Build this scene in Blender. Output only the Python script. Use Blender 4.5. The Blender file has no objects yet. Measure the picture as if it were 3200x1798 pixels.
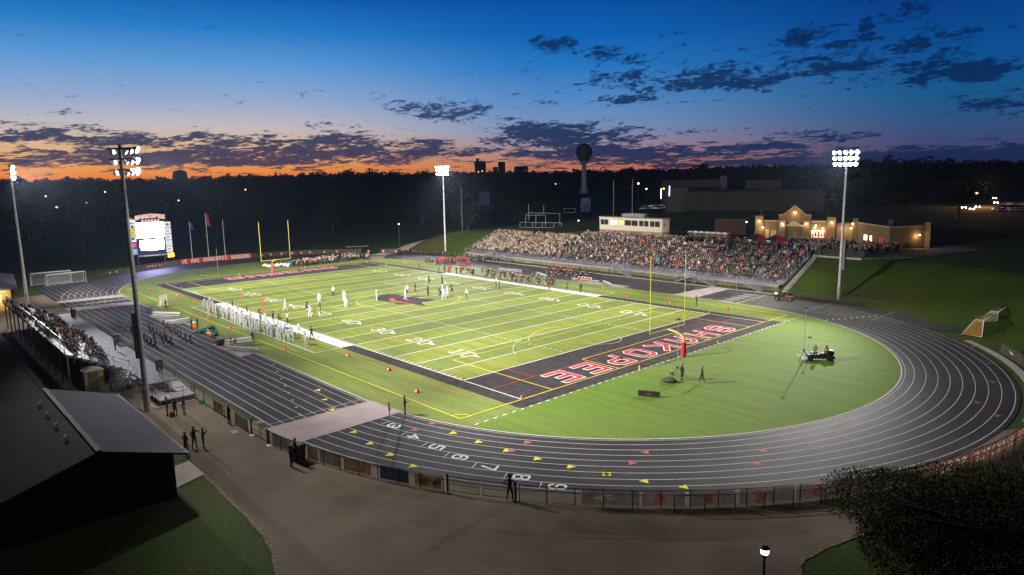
import bpy, math, random
import numpy as np
from mathutils import Vector, Matrix, Euler
random.seed(7); rng = np.random.default_rng(7)
SC = bpy.context.scene
COL = SC.collection
R = math.radians
# ------------------------------------------------------------------ camera
CAM = Vector((101.662, -68.531, 21.556)); CE = Euler((1.41026222, 0.0175265, 0.823187)); FPX = 2145.2
CM = CE.to_matrix()
cd = bpy.data.cameras.new('camera'); co = bpy.data.objects.new('camera', cd); COL.objects.link(co)
co.location = CAM; co.rotation_euler = CE; cd.sensor_width = 36; cd.lens = 36*FPX/3200; cd.clip_end = 9000; cd.clip_start = .3
SC.camera = co
def ray(u, v): return CM @ Vector(((u-1600)/FPX, -(v-899)/FPX, -1))
def G(u, v, z=0.):                      # photo position -> point on the level z
    d = ray(u, v); t = (z-CAM.z)/d.z; p = CAM+d*t; return Vector((p.x, p.y, z))
def D(u, v, dist):                      # point at a horizontal distance
    d = ray(u, v); d = d/math.hypot(d.x, d.y); return CAM+d*dist
def PX(p):
    q = CM.transposed() @ (Vector(p)-CAM); return (1600+FPX*q.x/-q.z, 899-FPX*q.y/-q.z)
# ------------------------------------------------------------------ materials
def s2l(c): return tuple(((x/255)/12.92 if x/255 <= .04045 else ((x/255+.055)/1.055)**2.4) for x in c)
MATS = {}
def mat(name, col, rough=.7, metal=0., noise=0., scale=3., bump=0., emit=0., ecol=None, spec=.3, col2=None):
    if name in MATS: return MATS[name]
    m = bpy.data.materials.new(name); m.use_nodes = True; nt = m.node_tree; b = nt.nodes['Principled BSDF']
    b.inputs['Base Color'].default_value = (*col, 1); b.inputs['Roughness'].default_value = rough
    b.inputs['Metallic'].default_value = metal; b.inputs['Specular IOR Level'].default_value = spec
    if noise or bump:
        tc = nt.nodes.new('ShaderNodeTexCoord'); n = nt.nodes.new('ShaderNodeTexNoise'); n.inputs['Scale'].default_value = scale
        n.inputs['Detail'].default_value = 6; nt.links.new(tc.outputs['Object'], n.inputs['Vector'])
        if noise:
            mx = nt.nodes.new('ShaderNodeMix'); mx.data_type = 'RGBA'
            c2 = col2 or tuple(c*(1-noise) for c in col)
            mx.inputs[6].default_value = (*c2, 1); mx.inputs[7].default_value = (*(col if col2 else tuple(min(1, c*(1+noise)) for c in col)), 1)
            mr = nt.nodes.new('ShaderNodeMapRange'); mr.inputs[1].default_value = .35; mr.inputs[2].default_value = .65
            nt.links.new(n.outputs['Fac'], mr.inputs[0]); nt.links.new(mr.outputs[0], mx.inputs[0]); nt.links.new(mx.outputs[2], b.inputs['Base Color'])
        if bump:
            bp = nt.nodes.new('ShaderNodeBump'); bp.inputs['Strength'].default_value = bump; bp.inputs['Distance'].default_value = .05
            nt.links.new(n.outputs['Fac'], bp.inputs['Height']); nt.links.new(bp.outputs['Normal'], b.inputs['Normal'])
    if emit:
        b.inputs['Emission Color'].default_value = (*(ecol or col), 1); b.inputs['Emission Strength'].default_value = emit
        m.cycles.emission_sampling = 'FRONT' if name.startswith('screen') else 'NONE'
    MATS[name] = m; return m
def cmat(c, rough=.8): # plain cloth colour by rounded rgb
    c = tuple(round(x, 3) for x in c); return mat('cloth_%d_%d_%d' % tuple(int(x*1000) for x in c), c, rough, noise=.12, scale=9)
def layered(name, colA, colB, scaleA, colC=None, scaleC=.2, fine=25., fineamt=.25, rough=.9, bump=.3, bscale=40., extra=None, spec=.2):
    """ground-like surface: two noise scales of colour plus fine grain"""
    m = bpy.data.materials.new(name); m.use_nodes = True; nt = m.node_tree; N = nt.nodes; L = nt.links; b = N['Principled BSDF']
    b.inputs['Roughness'].default_value = rough; b.inputs['Specular IOR Level'].default_value = spec
    tc = N.new('ShaderNodeTexCoord')
    def noise(sc, det=6):
        n = N.new('ShaderNodeTexNoise'); n.inputs['Scale'].default_value = sc; n.inputs['Detail'].default_value = det; L.new(tc.outputs['Object'], n.inputs['Vector']); return n.outputs['Fac']
    def rng_(f, a, b_, c=0, d=1):
        r = N.new('ShaderNodeMapRange'); r.inputs[1].default_value = a; r.inputs[2].default_value = b_; r.inputs[3].default_value = c; r.inputs[4].default_value = d; L.new(f, r.inputs[0]); return r.outputs[0]
    def mix(f, a, c, bt='MIX'):
        x = N.new('ShaderNodeMix'); x.data_type = 'RGBA'; x.blend_type = bt
        for i, s in ((0, f), (6, a), (7, c)):
            if isinstance(s, tuple): x.inputs[i].default_value = (*s, 1)
            elif isinstance(s, float): x.inputs[i].default_value = s
            else: L.new(s, x.inputs[i])
        return x.outputs[2]
    c = mix(rng_(noise(scaleA), .38, .62), colA, colB)
    if colC: c = mix(rng_(noise(scaleC, 4), .5, .7), c, colC)
    if extra: c = extra(N, L, tc, mix, rng_, noise, c)
    g = rng_(noise(fine, 3), .3, .7, 1-fineamt, 1+fineamt)
    v = N.new('ShaderNodeVectorMath'); v.operation = 'SCALE'; L.new(c, v.inputs[0]); L.new(g, v.inputs['Scale'])
    L.new(v.outputs[0], b.inputs['Base Color'])
    bp = N.new('ShaderNodeBump'); bp.inputs['Strength'].default_value = bump; bp.inputs['Distance'].default_value = .03; L.new(noise(bscale, 3), bp.inputs['Height']); L.new(bp.outputs['Normal'], b.inputs['Normal'])
    MATS[name] = m; return m
# ------------------------------------------------------------------ objects
def tag(o, label=None, cat=None, group=None, kind=None):
    if label: o['label'] = label
    if cat: o['category'] = cat
    if group: o['group'] = group
    if kind: o['kind'] = kind
    return o
def thing(name, label, cat, loc=(0, 0, 0), rz=0., group=None):
    o = bpy.data.objects.new(name, None); COL.objects.link(o); o.location = loc; o.rotation_euler = (0, 0, rz)
    o.empty_display_size = .3
    return tag(o, label, cat, group)
def copytree(o, parent=None):
    c = o.copy(); COL.objects.link(c); c.parent = parent
    for ch in o.children: copytree(ch, c)
    return c
class MB:
    def __init__(s): s.v = []; s.f = []; s.m = []; s.sm = []
    def add(s, vs, fs, mi=0, sm=False):
        n = len(s.v); s.v += [tuple(v) for v in vs]; s.f += [tuple(i+n for i in f) for f in fs]; s.m += [mi]*len(fs); s.sm += [sm]*len(fs); return s
    def box(s, c, d, rz=0., mi=0, rx=0., ry=0.):
        M = Euler((rx, ry, rz)).to_matrix(); hx, hy, hz = d[0]/2, d[1]/2, d[2]/2; c = Vector(c)
        vs = [c+M@Vector((x, y, z)) for x in (-hx, hx) for y in (-hy, hy) for z in (-hz, hz)]
        return s.add(vs, [(0, 1, 3, 2), (4, 6, 7, 5), (0, 4, 5, 1), (2, 3, 7, 6), (0, 2, 6, 4), (1, 5, 7, 3)], mi)
    def b0(s, x0, x1, y0, y1, z0, z1, mi=0): return s.box(((x0+x1)/2, (y0+y1)/2, (z0+z1)/2), (x1-x0, y1-y0, z1-z0), 0, mi)
    def tube(s, pts, r, n=8, mi=0, cap=True, sm=True):
        pts = [Vector(p) for p in pts]; rs = r if isinstance(r, (list, tuple)) else [r]*len(pts); vs = []; fs = []
        for i, p in enumerate(pts):
            t = (pts[min(i+1, len(pts)-1)]-pts[max(i-1, 0)]).normalized()
            a = Vector((0, 0, 1)) if abs(t.z) < .9 else Vector((1, 0, 0)); x = t.cross(a).normalized(); y = t.cross(x)
            vs += [p+(x*math.cos(2*math.pi*k/n)+y*math.sin(2*math.pi*k/n))*rs[i] for k in range(n)]
        for i in range(len(pts)-1):
            for k in range(n): fs.append((i*n+k, i*n+(k+1) % n, (i+1)*n+(k+1) % n, (i+1)*n+k))
        s.add(vs, fs, mi, sm)
        if cap: s.add(vs[:n], [tuple(range(n))[::-1]], mi); s.add(vs[-n:], [tuple(range(n))], mi)
        return s
    def bar(s, a, b, w, h=None, mi=0):
        a = Vector(a); b = Vector(b); h = h or w; t = (b-a).normalized(); up = Vector((0, 0, 1)) if abs(t.z) < .95 else Vector((1, 0, 0))
        x = t.cross(up).normalized()*w/2; y = x.cross(t).normalized()*h/2
        vs = [p+i*x+j*y for p in (a, b) for i, j in ((-1, -1), (1, -1), (1, 1), (-1, 1))]
        return s.add(vs, [(0, 1, 2, 3), (7, 6, 5, 4), (0, 4, 5, 1), (1, 5, 6, 2), (2, 6, 7, 3), (3, 7, 4, 0)], mi)
    def lathe(s, prof, c=(0, 0, 0), n=16, mi=0, sm=True):
        vs = [(c[0]+r*math.cos(2*math.pi*k/n), c[1]+r*math.sin(2*math.pi*k/n), c[2]+z) for r, z in prof for k in range(n)]
        fs = [(i*n+k, i*n+(k+1) % n, (i+1)*n+(k+1) % n, (i+1)*n+k) for i in range(len(prof)-1) for k in range(n)]
        return s.add(vs, fs, mi, sm)
    def ell(s, c, r, nu=10, nv=6, mi=0, M=None):
        prof = [(math.sin(math.pi*j/nv), -math.cos(math.pi*j/nv)) for j in range(nv+1)]
        vs = [Vector((a*math.cos(2*math.pi*k/nu)*r[0], a*math.sin(2*math.pi*k/nu)*r[1], z*r[2])) for a, z in prof for k in range(nu)]
        if M: vs = [M@v for v in vs]
        vs = [v+Vector(c) for v in vs]
        return s.add(vs, [(i*nu+k, i*nu+(k+1) % nu, (i+1)*nu+(k+1) % nu, (i+1)*nu+k) for i in range(nv) for k in range(nu)], mi, True)
    def poly(s, pts, z=None, mi=0):
        vs = [(p[0], p[1], p[2] if z is None else z) for p in pts]; return s.add(vs, [tuple(range(len(vs)))], mi)
    def prism(s, pts, z0, z1, mi=0):
        n = len(pts); vs = [(x, y, z0) for x, y in pts]+[(x, y, z1) for x, y in pts]
        return s.add(vs, [tuple(range(n))[::-1], tuple(range(n, 2*n))]+[(i, (i+1) % n, n+(i+1) % n, n+i) for i in range(n)], mi)
    def line(s, a, b, w, z, mi=0):
        a = Vector((a[0], a[1])); b = Vector((b[0], b[1])); t = (b-a).normalized(); n = Vector((-t.y, t.x))*w/2
        return s.poly([a-n, b-n, b+n, a+n], z, mi)
    def path(s, pts, w, z, mi=0, closed=False):
        P = [Vector((p[0], p[1])) for p in pts]; n = len(P); vs = []
        for i in range(n):
            a = P[(i-1) % n] if closed or i > 0 else P[i]; b = P[(i+1) % n] if closed or i < n-1 else P[i]
            t1 = (P[i]-a); t2 = (b-P[i]); t1 = t1.normalized() if t1.length else t2.normalized(); t2 = t2.normalized() if t2.length else t1
            nn = Vector((-t1.y-t2.y, t1.x+t2.x)); nn = nn.normalized() if nn.length > 1e-6 else Vector((-t1.y, t1.x)); k = max(.35, nn.dot(Vector((-t1.y, t1.x))))
            o = nn*(w/2/k); zz = z(i) if callable(z) else z; vs += [(P[i].x-o.x, P[i].y-o.y, zz), (P[i].x+o.x, P[i].y+o.y, zz)]
        m = n if closed else n-1
        return s.add(vs, [(2*i, 2*((i+1) % n), 2*((i+1) % n)+1, 2*i+1) for i in range(m)], mi)
    def build(s, name, mats, parent=None, loc=None):
        me = bpy.data.meshes.new(name); me.from_pydata(s.v, [], s.f)
        for m in (mats if isinstance(mats, (list, tuple)) else [mats]): me.materials.append(m)
        me.polygons.foreach_set('material_index', s.m); me.polygons.foreach_set('use_smooth', s.sm); me.update()
        o = bpy.data.objects.new(name, me); COL.objects.link(o); o.parent = parent
        if loc: o.location = loc
        return o
def struct(name, mb, m): return tag(mb.build(name, m), kind='structure')
# ------------------------------------------------------------------ stroke lettering
FONT = {
'A': [[(0, 0), (0, 4.6), (1.2, 6), (2.8, 6), (4, 4.6), (4, 0)], [(0, 2.6), (4, 2.6)]],
'a': [[(0, 0), (2, 6), (4, 0)], [(1, 2.2), (3, 2.2)]],
'B': [[(0, 3.1), (3.2, 3.1), (3.9, 3.8), (3.9, 5.3), (3.2, 6), (0, 6), (0, 0), (3.2, 0), (4, .8), (4, 2.3), (3.2, 3.1)]],
'C': [[(4, 4.6), (4, 5.2), (3.2, 6), (.8, 6), (0, 5.2), (0, .8), (.8, 0), (3.2, 0), (4, .8), (4, 1.4)]],
'D': [[(0, 0), (0, 6), (3, 6), (4, 5), (4, 1), (3, 0), (0, 0)]],
'E': [[(4, 6), (0, 6), (0, 0), (4, 0)], [(0, 3), (3, 3)]], 'F': [[(4, 6), (0, 6), (0, 0)], [(0, 3), (3, 3)]],
'G': [[(4, 4.8), (3.2, 6), (.8, 6), (0, 5.2), (0, .8), (.8, 0), (3.2, 0), (4, .8), (4, 2.8), (2.4, 2.8)]],
'H': [[(0, 0), (0, 6)], [(4, 0), (4, 6)], [(0, 3), (4, 3)]], 'I': [[(2, 0), (2, 6)]],
'K': [[(0, 0), (0, 6)], [(4, 6), (.6, 3), (4, 0)]], 'L': [[(0, 6), (0, 0), (4, 0)]],
'M': [[(0, 0), (0, 6), (2, 3), (4, 6), (4, 0)]], 'N': [[(0, 0), (0, 6), (4, 0), (4, 6)]],
'O': [[(.8, 0), (0, .8), (0, 5.2), (.8, 6), (3.2, 6), (4, 5.2), (4, .8), (3.2, 0), (.8, 0)]],
'P': [[(0, 0), (0, 6), (3.2, 6), (4, 5.2), (4, 3.4), (3.2, 2.6), (0, 2.6)]],
'R': [[(0, 0), (0, 6), (3.2, 6), (4, 5.2), (4, 3.6), (3.2, 2.8), (0, 2.8)], [(2.2, 2.8), (4, 0)]],
'S': [[(4, 4.6), (4, 5.2), (3.2, 6), (.8, 6), (0, 5.2), (0, 3.9), (.8, 3.1), (3.2, 3.1), (4, 2.3), (4, .8), (3.2, 0), (.8, 0), (0, .8), (0, 1.5)]],
'T': [[(2, 0), (2, 6)], [(0, 6), (4, 6)]], 'V': [[(0, 6), (2, 0), (4, 6)]], 'W': [[(0, 6), (1, 0), (2, 4), (3, 0), (4, 6)]],
'Y': [[(0, 6), (2, 3), (4, 6)], [(2, 3), (2, 0)]], 'y': [[(0, 3.6), (1.6, 0)], [(3.2, 3.6), (.8, -2)]], 'v': [[(0, 4), (1.6, 0), (3.2, 4)]], 'e': [[(0, 2), (3.4, 2), (3.4, 3.4), (2.6, 4), (.8, 4), (0, 3.2), (0, .8), (.8, 0), (3.2, 0)]],
'U': [[(0, 6), (0, .8), (.8, 0), (3.2, 0), (4, .8), (4, 6)]],
'0': [[(1, 0), (0, 1), (0, 5), (1, 6), (3, 6), (4, 5), (4, 1), (3, 0), (1, 0)]],
'1': [[(.8, 4.8), (2.1, 6), (2.1, 0)], [(.6, 0), (3.6, 0)]],
'2': [[(0, 4.6), (0, 5.2), (.8, 6), (3.2, 6), (4, 5.2), (4, 4), (0, .6), (0, 0), (4, 0)]],
'3': [[(0, 5), (.9, 6), (3.2, 6), (4, 5.2), (4, 3.8), (3.2, 3.1), (1.4, 3.1)], [(3.2, 3.1), (4, 2.3), (4, .8), (3.2, 0), (.8, 0), (0, 1)]],
'4': [[(3, 0), (3, 6), (0, 2), (4.4, 2)]], '5': [[(4, 6), (0, 6), (0, 3.4), (3.2, 3.4), (4, 2.6), (4, .8), (3.2, 0), (.8, 0), (0, .8)]],
'6': [[(4, 4.8), (3.2, 6), (.8, 6), (0, 5.2), (0, .8), (.8, 0), (3.2, 0), (4, .8), (4, 2.6), (3.2, 3.3), (0, 3.3)]],
'7': [[(0, 6), (4, 6), (4, 5), (1.6, 0)]],
'8': [[(.8, 3.1), (0, 3.8), (0, 5.3), (.8, 6), (3.2, 6), (4, 5.3), (4, 3.8), (3.2, 3.1), (.8, 3.1), (0, 2.4), (0, .8), (.8, 0), (3.2, 0), (4, .8), (4, 2.4), (3.2, 3.1)]],
'9': [[(0, 1.2), (.8, 0), (3.2, 0), (4, .8), (4, 5.2), (3.2, 6), (.8, 6), (0, 5.2), (0, 3.4), (.8, 2.7), (4, 2.7)]],
}
def text(mb, s, o, u, v, h, w=.9, track=1.6, wid=1., mi=0, n=None, dz=.0015, ext=0.):
    """stroke lettering: o start corner, u reading direction, v up direction, h cap height"""
    o = Vector(o); u = Vector(u).normalized(); v = Vector(v).normalized(); nrm = Vector(n) if n else u.cross(v); k = h/6; x = 0.
    for ch in s:
        if ch == ' ': x += 3*k*wid; continue
        cw = {'I': .6, '1': 4, 'M': 4.6, 'W': 5.4}.get(ch, 4); sx = cw/4 if ch in 'MW' else 1
        off = -1.7 if ch == 'I' else 0
        for j, pl in enumerate(FONT[ch]):
            P = [Vector(((a+off)*k*wid*sx, b*k)) for a, b in pl]; q = w*k/2+ext; cnt = len(P); vs = []; cl = (P[0]-P[-1]).length < 1e-6
            if cl: P = P[:-1]; cnt -= 1
            else:
                P[0] = P[0]+(P[0]-P[1]).normalized()*q*.98; P[-1] = P[-1]+(P[-1]-P[-2]).normalized()*q*.98
            for i in range(cnt):
                t1 = (P[i]-P[i-1]).normalized() if cl or i else None; t2 = (P[(i+1) % cnt]-P[i]).normalized() if cl or i < cnt-1 else None
                t1 = t1 or t2; t2 = t2 or t1; nn = Vector((-t1.y-t2.y, t1.x+t2.x)); nn = nn.normalized() if nn.length > 1e-3 else Vector((-t1.y, t1.x)); kk = max(.45, nn.dot(Vector((-t1.y, t1.x))))
                for sg in (-1, 1):
                    p = P[i]+nn*sg*q/kk; vs.append(o+u*(x+p.x)+v*p.y+nrm*dz*j)
            m = cnt if cl else cnt-1
            mb.add(vs, [(2*i, 2*((i+1) % cnt), 2*((i+1) % cnt)+1, 2*i+1) for i in range(m)], mi)
        x += (cw*wid+track)*k
    return x
ONES = 'first second third fourth fifth sixth seventh eighth ninth tenth eleventh twelfth thirteenth fourteenth fifteenth sixteenth seventeenth eighteenth nineteenth'.split()
def ordn(i):
    if i < 19: return ONES[i]
    t, r = divmod(i+1, 10); T = ['', '', 'twent', 'thirt', 'fort', 'fift', 'sixt', 'sevent', 'eight', 'ninet']
    return T[t]+'ieth' if r == 0 else T[t]+'y-'+ONES[r-1]
def by_photo(objs, fmt, cat=None, group=None):
    """labels a family by its order along the picture"""
    objs = sorted(objs, key=lambda o: PX(o.location)[0])
    for i, o in enumerate(objs):
        o['label'] = fmt(i, o) if callable(fmt) else fmt.replace('#', ordn(i))
        if cat: o['category'] = cat
        if group: o['group'] = group
# ================================================================== ground, turf, track
GL, EL, SW = 45.72, 54.864, 24.384
CX, RI, LW = 44.0, 35.15, 1.067
def sm(a, b, x): t = min(1, max(0, (x-a)/(b-a))); return t*t*(3-2*t)
def height(x, y):
    hill = 5.6*min(1, max(0, (y-49.4)/13.4))*sm(-92, -62, x)
    hill = max(hill, 3.2*sm(49.2, 66, math.hypot(x+44, y))*sm(-120, -95, x)*0) if x > -62 else hill
    if x > 44: # the hill curls round the right-hand bend, fading toward the near side
        rr = math.hypot(x-CX, max(0, y)); h2 = 5.6*min(1, max(0, (rr-50)/16))*sm(18, 46, y); hill = max(hill, h2)
    d = math.hypot(x, y); far = 6*sm(170, 620, d)+10*sm(700, 1500, d)
    return max(hill, far*1.0) if d < 400 else max(hill*sm(700, 400, d) if d < 700 else 0, far)
def axis():
    a = list(np.arange(-130, 131, 2.6)); s = 3.2; x = a[-1]
    while x < 4200: s *= 1.16; x += s; a = [-x]+a+[x]
    return a
ax = axis(); T = MB(); nA = len(ax)
vs = []
for y in ax:
    for x in ax: vs.append((x, y, height(x, y)-.03))
T.add(vs, [(j*nA+i, j*nA+i+1, (j+1)*nA+i+1, (j+1)*nA+i) for j in range(nA-1) for i in range(nA-1)], 0, True)
grass_m = layered('rough_grass', (.034, .068, .005), (.055, .085, .008), .12, (.08, .07, .014), .035, 4, .38, bump=.7, bscale=6)
struct('ground', T, grass_m)
# --- paved concourse round the near side
pv = layered('worn_asphalt', (.165, .130, .094), (.205, .162, .118), .3, (.115, .090, .066), .07, 7, .18, bump=.3, bscale=24)
def arc(r, a0, a1, n=40, cx=CX): return [(cx+r*math.cos(R(a0+(a1-a0)*i/n)), r*math.sin(R(a0+(a1-a0)*i/n))) for i in range(n+1)]
P_ = MB()
outer = [tuple(G(*p)[:2]) for p in ((930, 1798), (798, 1642), (720, 1560), (638, 1483), (599, 1448))]
ring = arc(45.3, -90, 0, 36)
lft = [(CX, -45.65), (-60, -45.65), (-60, -55), (-24, -57.5), (18, -56.8), (30, -56), (46.3, -52.6)]
edge_r = [(100, 2), (95, -12), (91.5, -20), (88.5, -25.5), (86.6, -31), (87.0, -34.2), (90.5, -37.5), (94, -42), (97, -50), (99, -58), (101, -75)]
def curvy(pts, n=7, j=.07):
    out = []; Q = [pts[0]]+list(pts)+[pts[-1]]; rr_ = random.Random(5)
    for i in range(1, len(Q)-2):
        for k in range(n):
            t = k/n; f = [0.5*((2*Q[i][c])+(-Q[i-1][c]+Q[i+1][c])*t+(2*Q[i-1][c]-5*Q[i][c]+4*Q[i+1][c]-Q[i+2][c])*t*t+(-Q[i-1][c]+3*Q[i][c]-3*Q[i+1][c]+Q[i+2][c])*t**3) for c in (0, 1)]
            out.append((f[0]+rr_.uniform(-j, j), f[1]+rr_.uniform(-j, j)))
    return out+[pts[-1]]
eL = curvy([(46.3, -52.6), (50.33, -52.8), (60.6, -53.2), (66, -54.2), (72, -56.4), (80, -61.5), (90, -76)]); eR = curvy(edge_r)
poly = lft[:-1]+eL+[(101, -76)]+eR[::-1]+[(91.5, 2)]+ring[::-1][1:]
P_.prism(poly, -.3, .0); struct('pavement', P_, pv)
for nm, pp in (('edge_left', eL[6:]), ('edge_right', eR)): # worn strip of dirt and grit along the paving edge
    em = MB(); em.path(pp, .22, .006); struct('path', em, mat('edge_grit', (.20, .16, .10), .95, noise=.5, scale=4))
pw = MB(); pts = [(46.9, -52.75), (50.33, -52.78), (51.4, -55.3), (47.6, -55.7)]; pw.prism(pts, -.2, .03)
struct('path', pw, layered('pale_concrete', (.42, .36, .31), (.48, .42, .36), .8, rough=.85, bump=.15))
# service path left of the near stand, ending at the road
sp = MB(); a = [G(*p) for p in ((0, 1085), (60, 1130), (140, 1235), (230, 1330), (330, 1420))]; b = [G(*p) for p in ((30, 1050), (110, 1130), (190, 1215), (330, 1255), (420, 1310))]
sp.poly([(p.x, p.y) for p in a]+[(p.x, p.y) for p in b[::-1]], -.012); struct('path', sp, pv)
# far approach path climbing beyond the far bend
def ribbon(ptsL, ptsR, off=.02):
    m = MB()
    for i in range(len(ptsL)-1):
        q = [ptsL[i], ptsR[i], ptsR[i+1], ptsL[i+1]]; n = 6
        for k in range(n):
            f0, f1 = k/n, (k+1)/n
            l0 = Vector(ptsL[i]).lerp(Vector(ptsL[i+1]), f0); l1 = Vector(ptsL[i]).lerp(Vector(ptsL[i+1]), f1); r0 = Vector(ptsR[i]).lerp(Vector(ptsR[i+1]), f0); r1 = Vector(ptsR[i]).lerp(Vector(ptsR[i+1]), f1)
            m.add([(p.x, p.y, height(p.x, p.y)+off) for p in (l0, r0, r1, l1)], [(0, 1, 2, 3)])
    return m
fp = ribbon([(-69.5, 33.5), (-74, 42), (-85, 62), (-103, 90)], [(-64.8, 36.5), (-70, 45), (-80.5, 65), (-98, 94)], .05)
struct('path', fp, MATS['pale_concrete'])
# plaza behind the big stand
pz = MB(); pz.prism([(-30, 62.95), (44.4, 62.95), (53.8, 62.9), (62, 72), (66, 90), (45, 110), (0, 100), (-30, 80)], 5.3, 5.66); struct('pavement', pz, layered('plaza_concrete', (.2, .18, .15), (.25, .22, .19), .6))
# --- running track
rub = layered('track_rubber', (.022, .019, .020), (.031, .027, .028), .35, (.042, .037, .037), .12, 12, .28, rough=.6, bump=.3, bscale=90, spec=.22)
tr = MB()
def oval(r, n=64, sx=CX): return arc(r, -90, 90, n)+[(-x, y) for x, y in arc(r, -90, 90, n)[::-1]]
RO = RI+9*LW+.15
oo = oval(RO+.35); oi = oval(RI); n = len(oo)
tr.add([(x, y, .012) for x, y in oi]+[(x, y, .012) for x, y in oo], [(i, (i+1) % n, n+(i+1) % n, n+i) for i in range(n)])
# the straights run on as chutes on both diagonals (butted against the bends)
def chute(x0, x1, y0, y1, sgn):
    # region between the outer arc of the bend and the rectangle
    pts = []
    for i in range(25):
        x = x0+(x1-x0)*i/24; dx = abs(x)-CX; rr = (RO+.35)**2-dx*dx; ya = math.sqrt(rr) if rr > 0 else 0; lo = max(ya, y0)
        pts.append((x, min(lo, y1)))
    for i in range(24):
        (xa, la), (xb, lb) = pts[i], pts[i+1]
        if la >= y1-1e-3 and lb >= y1-1e-3: continue
        q = [(xa, la*sgn), (xb, lb*sgn), (xb, y1*sgn), (xa, y1*sgn)]
        tr.poly(q if sgn*(x1-x0) > 0 else q[::-1], .012)
chute(CX, 78, RI+.05, 46.9, 1); chute(-CX, -76.5, RI+.05, 45.6, -1)
chute(-CX, -76, RI+.05, 47.2, 1)
tr.poly([(-44, RO+.35), (44, RO+.35), (44, 46.9), (-44, 46.9)], .012)
struct('track', tr, rub)
# --- turf
def turf_extra(N, L, tc, mix, rng_, noise, c):
    sep = N.new('ShaderNodeSeparateXYZ'); L.new(tc.outputs['Object'], sep.inputs[0])
    def m(op, a, b=None, c_=None):
        x = N.new('ShaderNodeMath'); x.operation = op
        for i, s in enumerate((a, b, c_)):
            if s is None: continue
            if isinstance(s, (int, float)): x.inputs[i].default_value = s
            else: L.new(s, x.inputs[i])
        return x.outputs[0]
    X, Y = sep.outputs[0], sep.outputs[1]
    st = m('GREATER_THAN', m('MODULO', m('ADD', X, 4.572*40), 9.144), 4.572)
    infield = m('MULTIPLY', m('LESS_THAN', m('ABSOLUTE', X), GL), m('LESS_THAN', m('ABSOLUTE', Y), SW))
    dz = m('GREATER_THAN', X, 56.9)
    base = mix(infield, (.165, .215, .045), mix(st, (.155, .205, .038), (.225, .265, .035)))
    base = mix(dz, base, (.112, .195, .018))
    worn = mix(rng_(noise(.06, 3), .42, .66, 0, .35), base, (.16, .17, .06))
    nap = N.new('ShaderNodeTexNoise'); nap.inputs['Scale'].default_value = 1.; nap.inputs['Detail'].default_value = 5
    mp = N.new('ShaderNodeMapping'); mp.inputs['Scale'].default_value = (.10, .9, 1); mp.inputs['Rotation'].default_value = (0, 0, R(35)); L.new(tc.outputs['Object'], mp.inputs[0]); L.new(mp.outputs[0], nap.inputs['Vector'])
    return mix(rng_(nap.outputs['Fac'], .40, .64, 0, .42), worn, (.075, .115, .012))
turf = layered('turf', (.1, .16, .02), (.1, .16, .02), .3, None, 1, 6, .24, rough=.85, bump=.6, bscale=12, extra=turf_extra)
tf = MB(); tf.poly(oval(RI-.02), .03); o_turf = struct('turf', tf, turf)
kerb = MB(); kerb.path(oval(RI-.02, 96), .12, .034, closed=True); kerb.path(oval(RI+.32, 96), .05, .034, closed=True)
white = mat('line_white', (.78, .78, .74), .8, noise=.08, scale=6)
off = mat('line_white_dim', (.62, .58, .54), .8, noise=.15, scale=4)
yel = mat('line_yellow', (.75, .62, .03), .8); org = mat('line_orange', (.62, .2, .03), .8); redl = mat('line_red', (.45, .04, .04), .8); pink = mat('mark_red', (.45, .11, .12), .8)
blk = layered('black_turf', (.028, .022, .023), (.05, .04, .042), 1.2, None, 1, 30, .4, rough=.9, bump=.6, bscale=25)
def sub(name, mb, m, parent): return mb.build(name, m, parent)
sub('kerb_line', kerb, off, bpy.data.objects['track'])
# black borders + end zones
B = MB(); bw = 1.83
for s in (-1, 1):
    B.poly([(s*GL, -SW), (s*EL, -SW), (s*EL, SW), (s*GL, SW)][::s], .042)
    B.poly([(s*EL, -SW-bw), (s*(EL+bw), -SW-bw), (s*(EL+bw), SW+bw), (s*EL, SW+bw)][::s], .042)
    for x0, x1 in ((-EL, -22.86), (22.86, EL)):
        B.poly([(x0, s*SW), (x1, s*SW), (x1, s*(SW+bw)), (x0, s*(SW+bw))][::s], .042)
sub('black_border', B, blk, o_turf)
W = MB(); z = .052
for s in (-1, 1): W.poly([(-22.86, s*SW), (22.86, s*SW), (22.86, s*(SW+bw)), (-22.86, s*(SW+bw))][::s], z)
for i in range(-10, 11): W.line((i*4.572, -SW), (i*4.572, SW), .13, .056)
for s in (-1, 1):
    W.line((-EL, s*(SW-.05)), (EL, s*(SW-.05)), .12, .060)
    for yy in (SW-.35, 8.12):
        for i in range(-49, 50):
            if i % 5: W.line((i*.9144, s*yy-.3), (i*.9144, s*yy+.3), .10, z)
    for i in range(-9, 10): W.line((i*4.572-.3, s*8.12), (i*4.572+.3, s*8.12), .10, .064)
W.line((-EL, -SW), (-EL, SW), .15, .056)
for s in (-1, 1): # team box restraining line
    W.line((-22.86, s*29.87), (22.86, s*29.87), .11, .056)
    for x in (-22.86, 22.86): W.line((x, s*(SW+bw)), (x, s*29.87), .1, .060)
for x in (-EL-2, EL+2): # dashed line behind the end zones
    y = -32
    while y < 32: W.line((x, y), (x, y+.45), .12, z); y += 1.12
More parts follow.
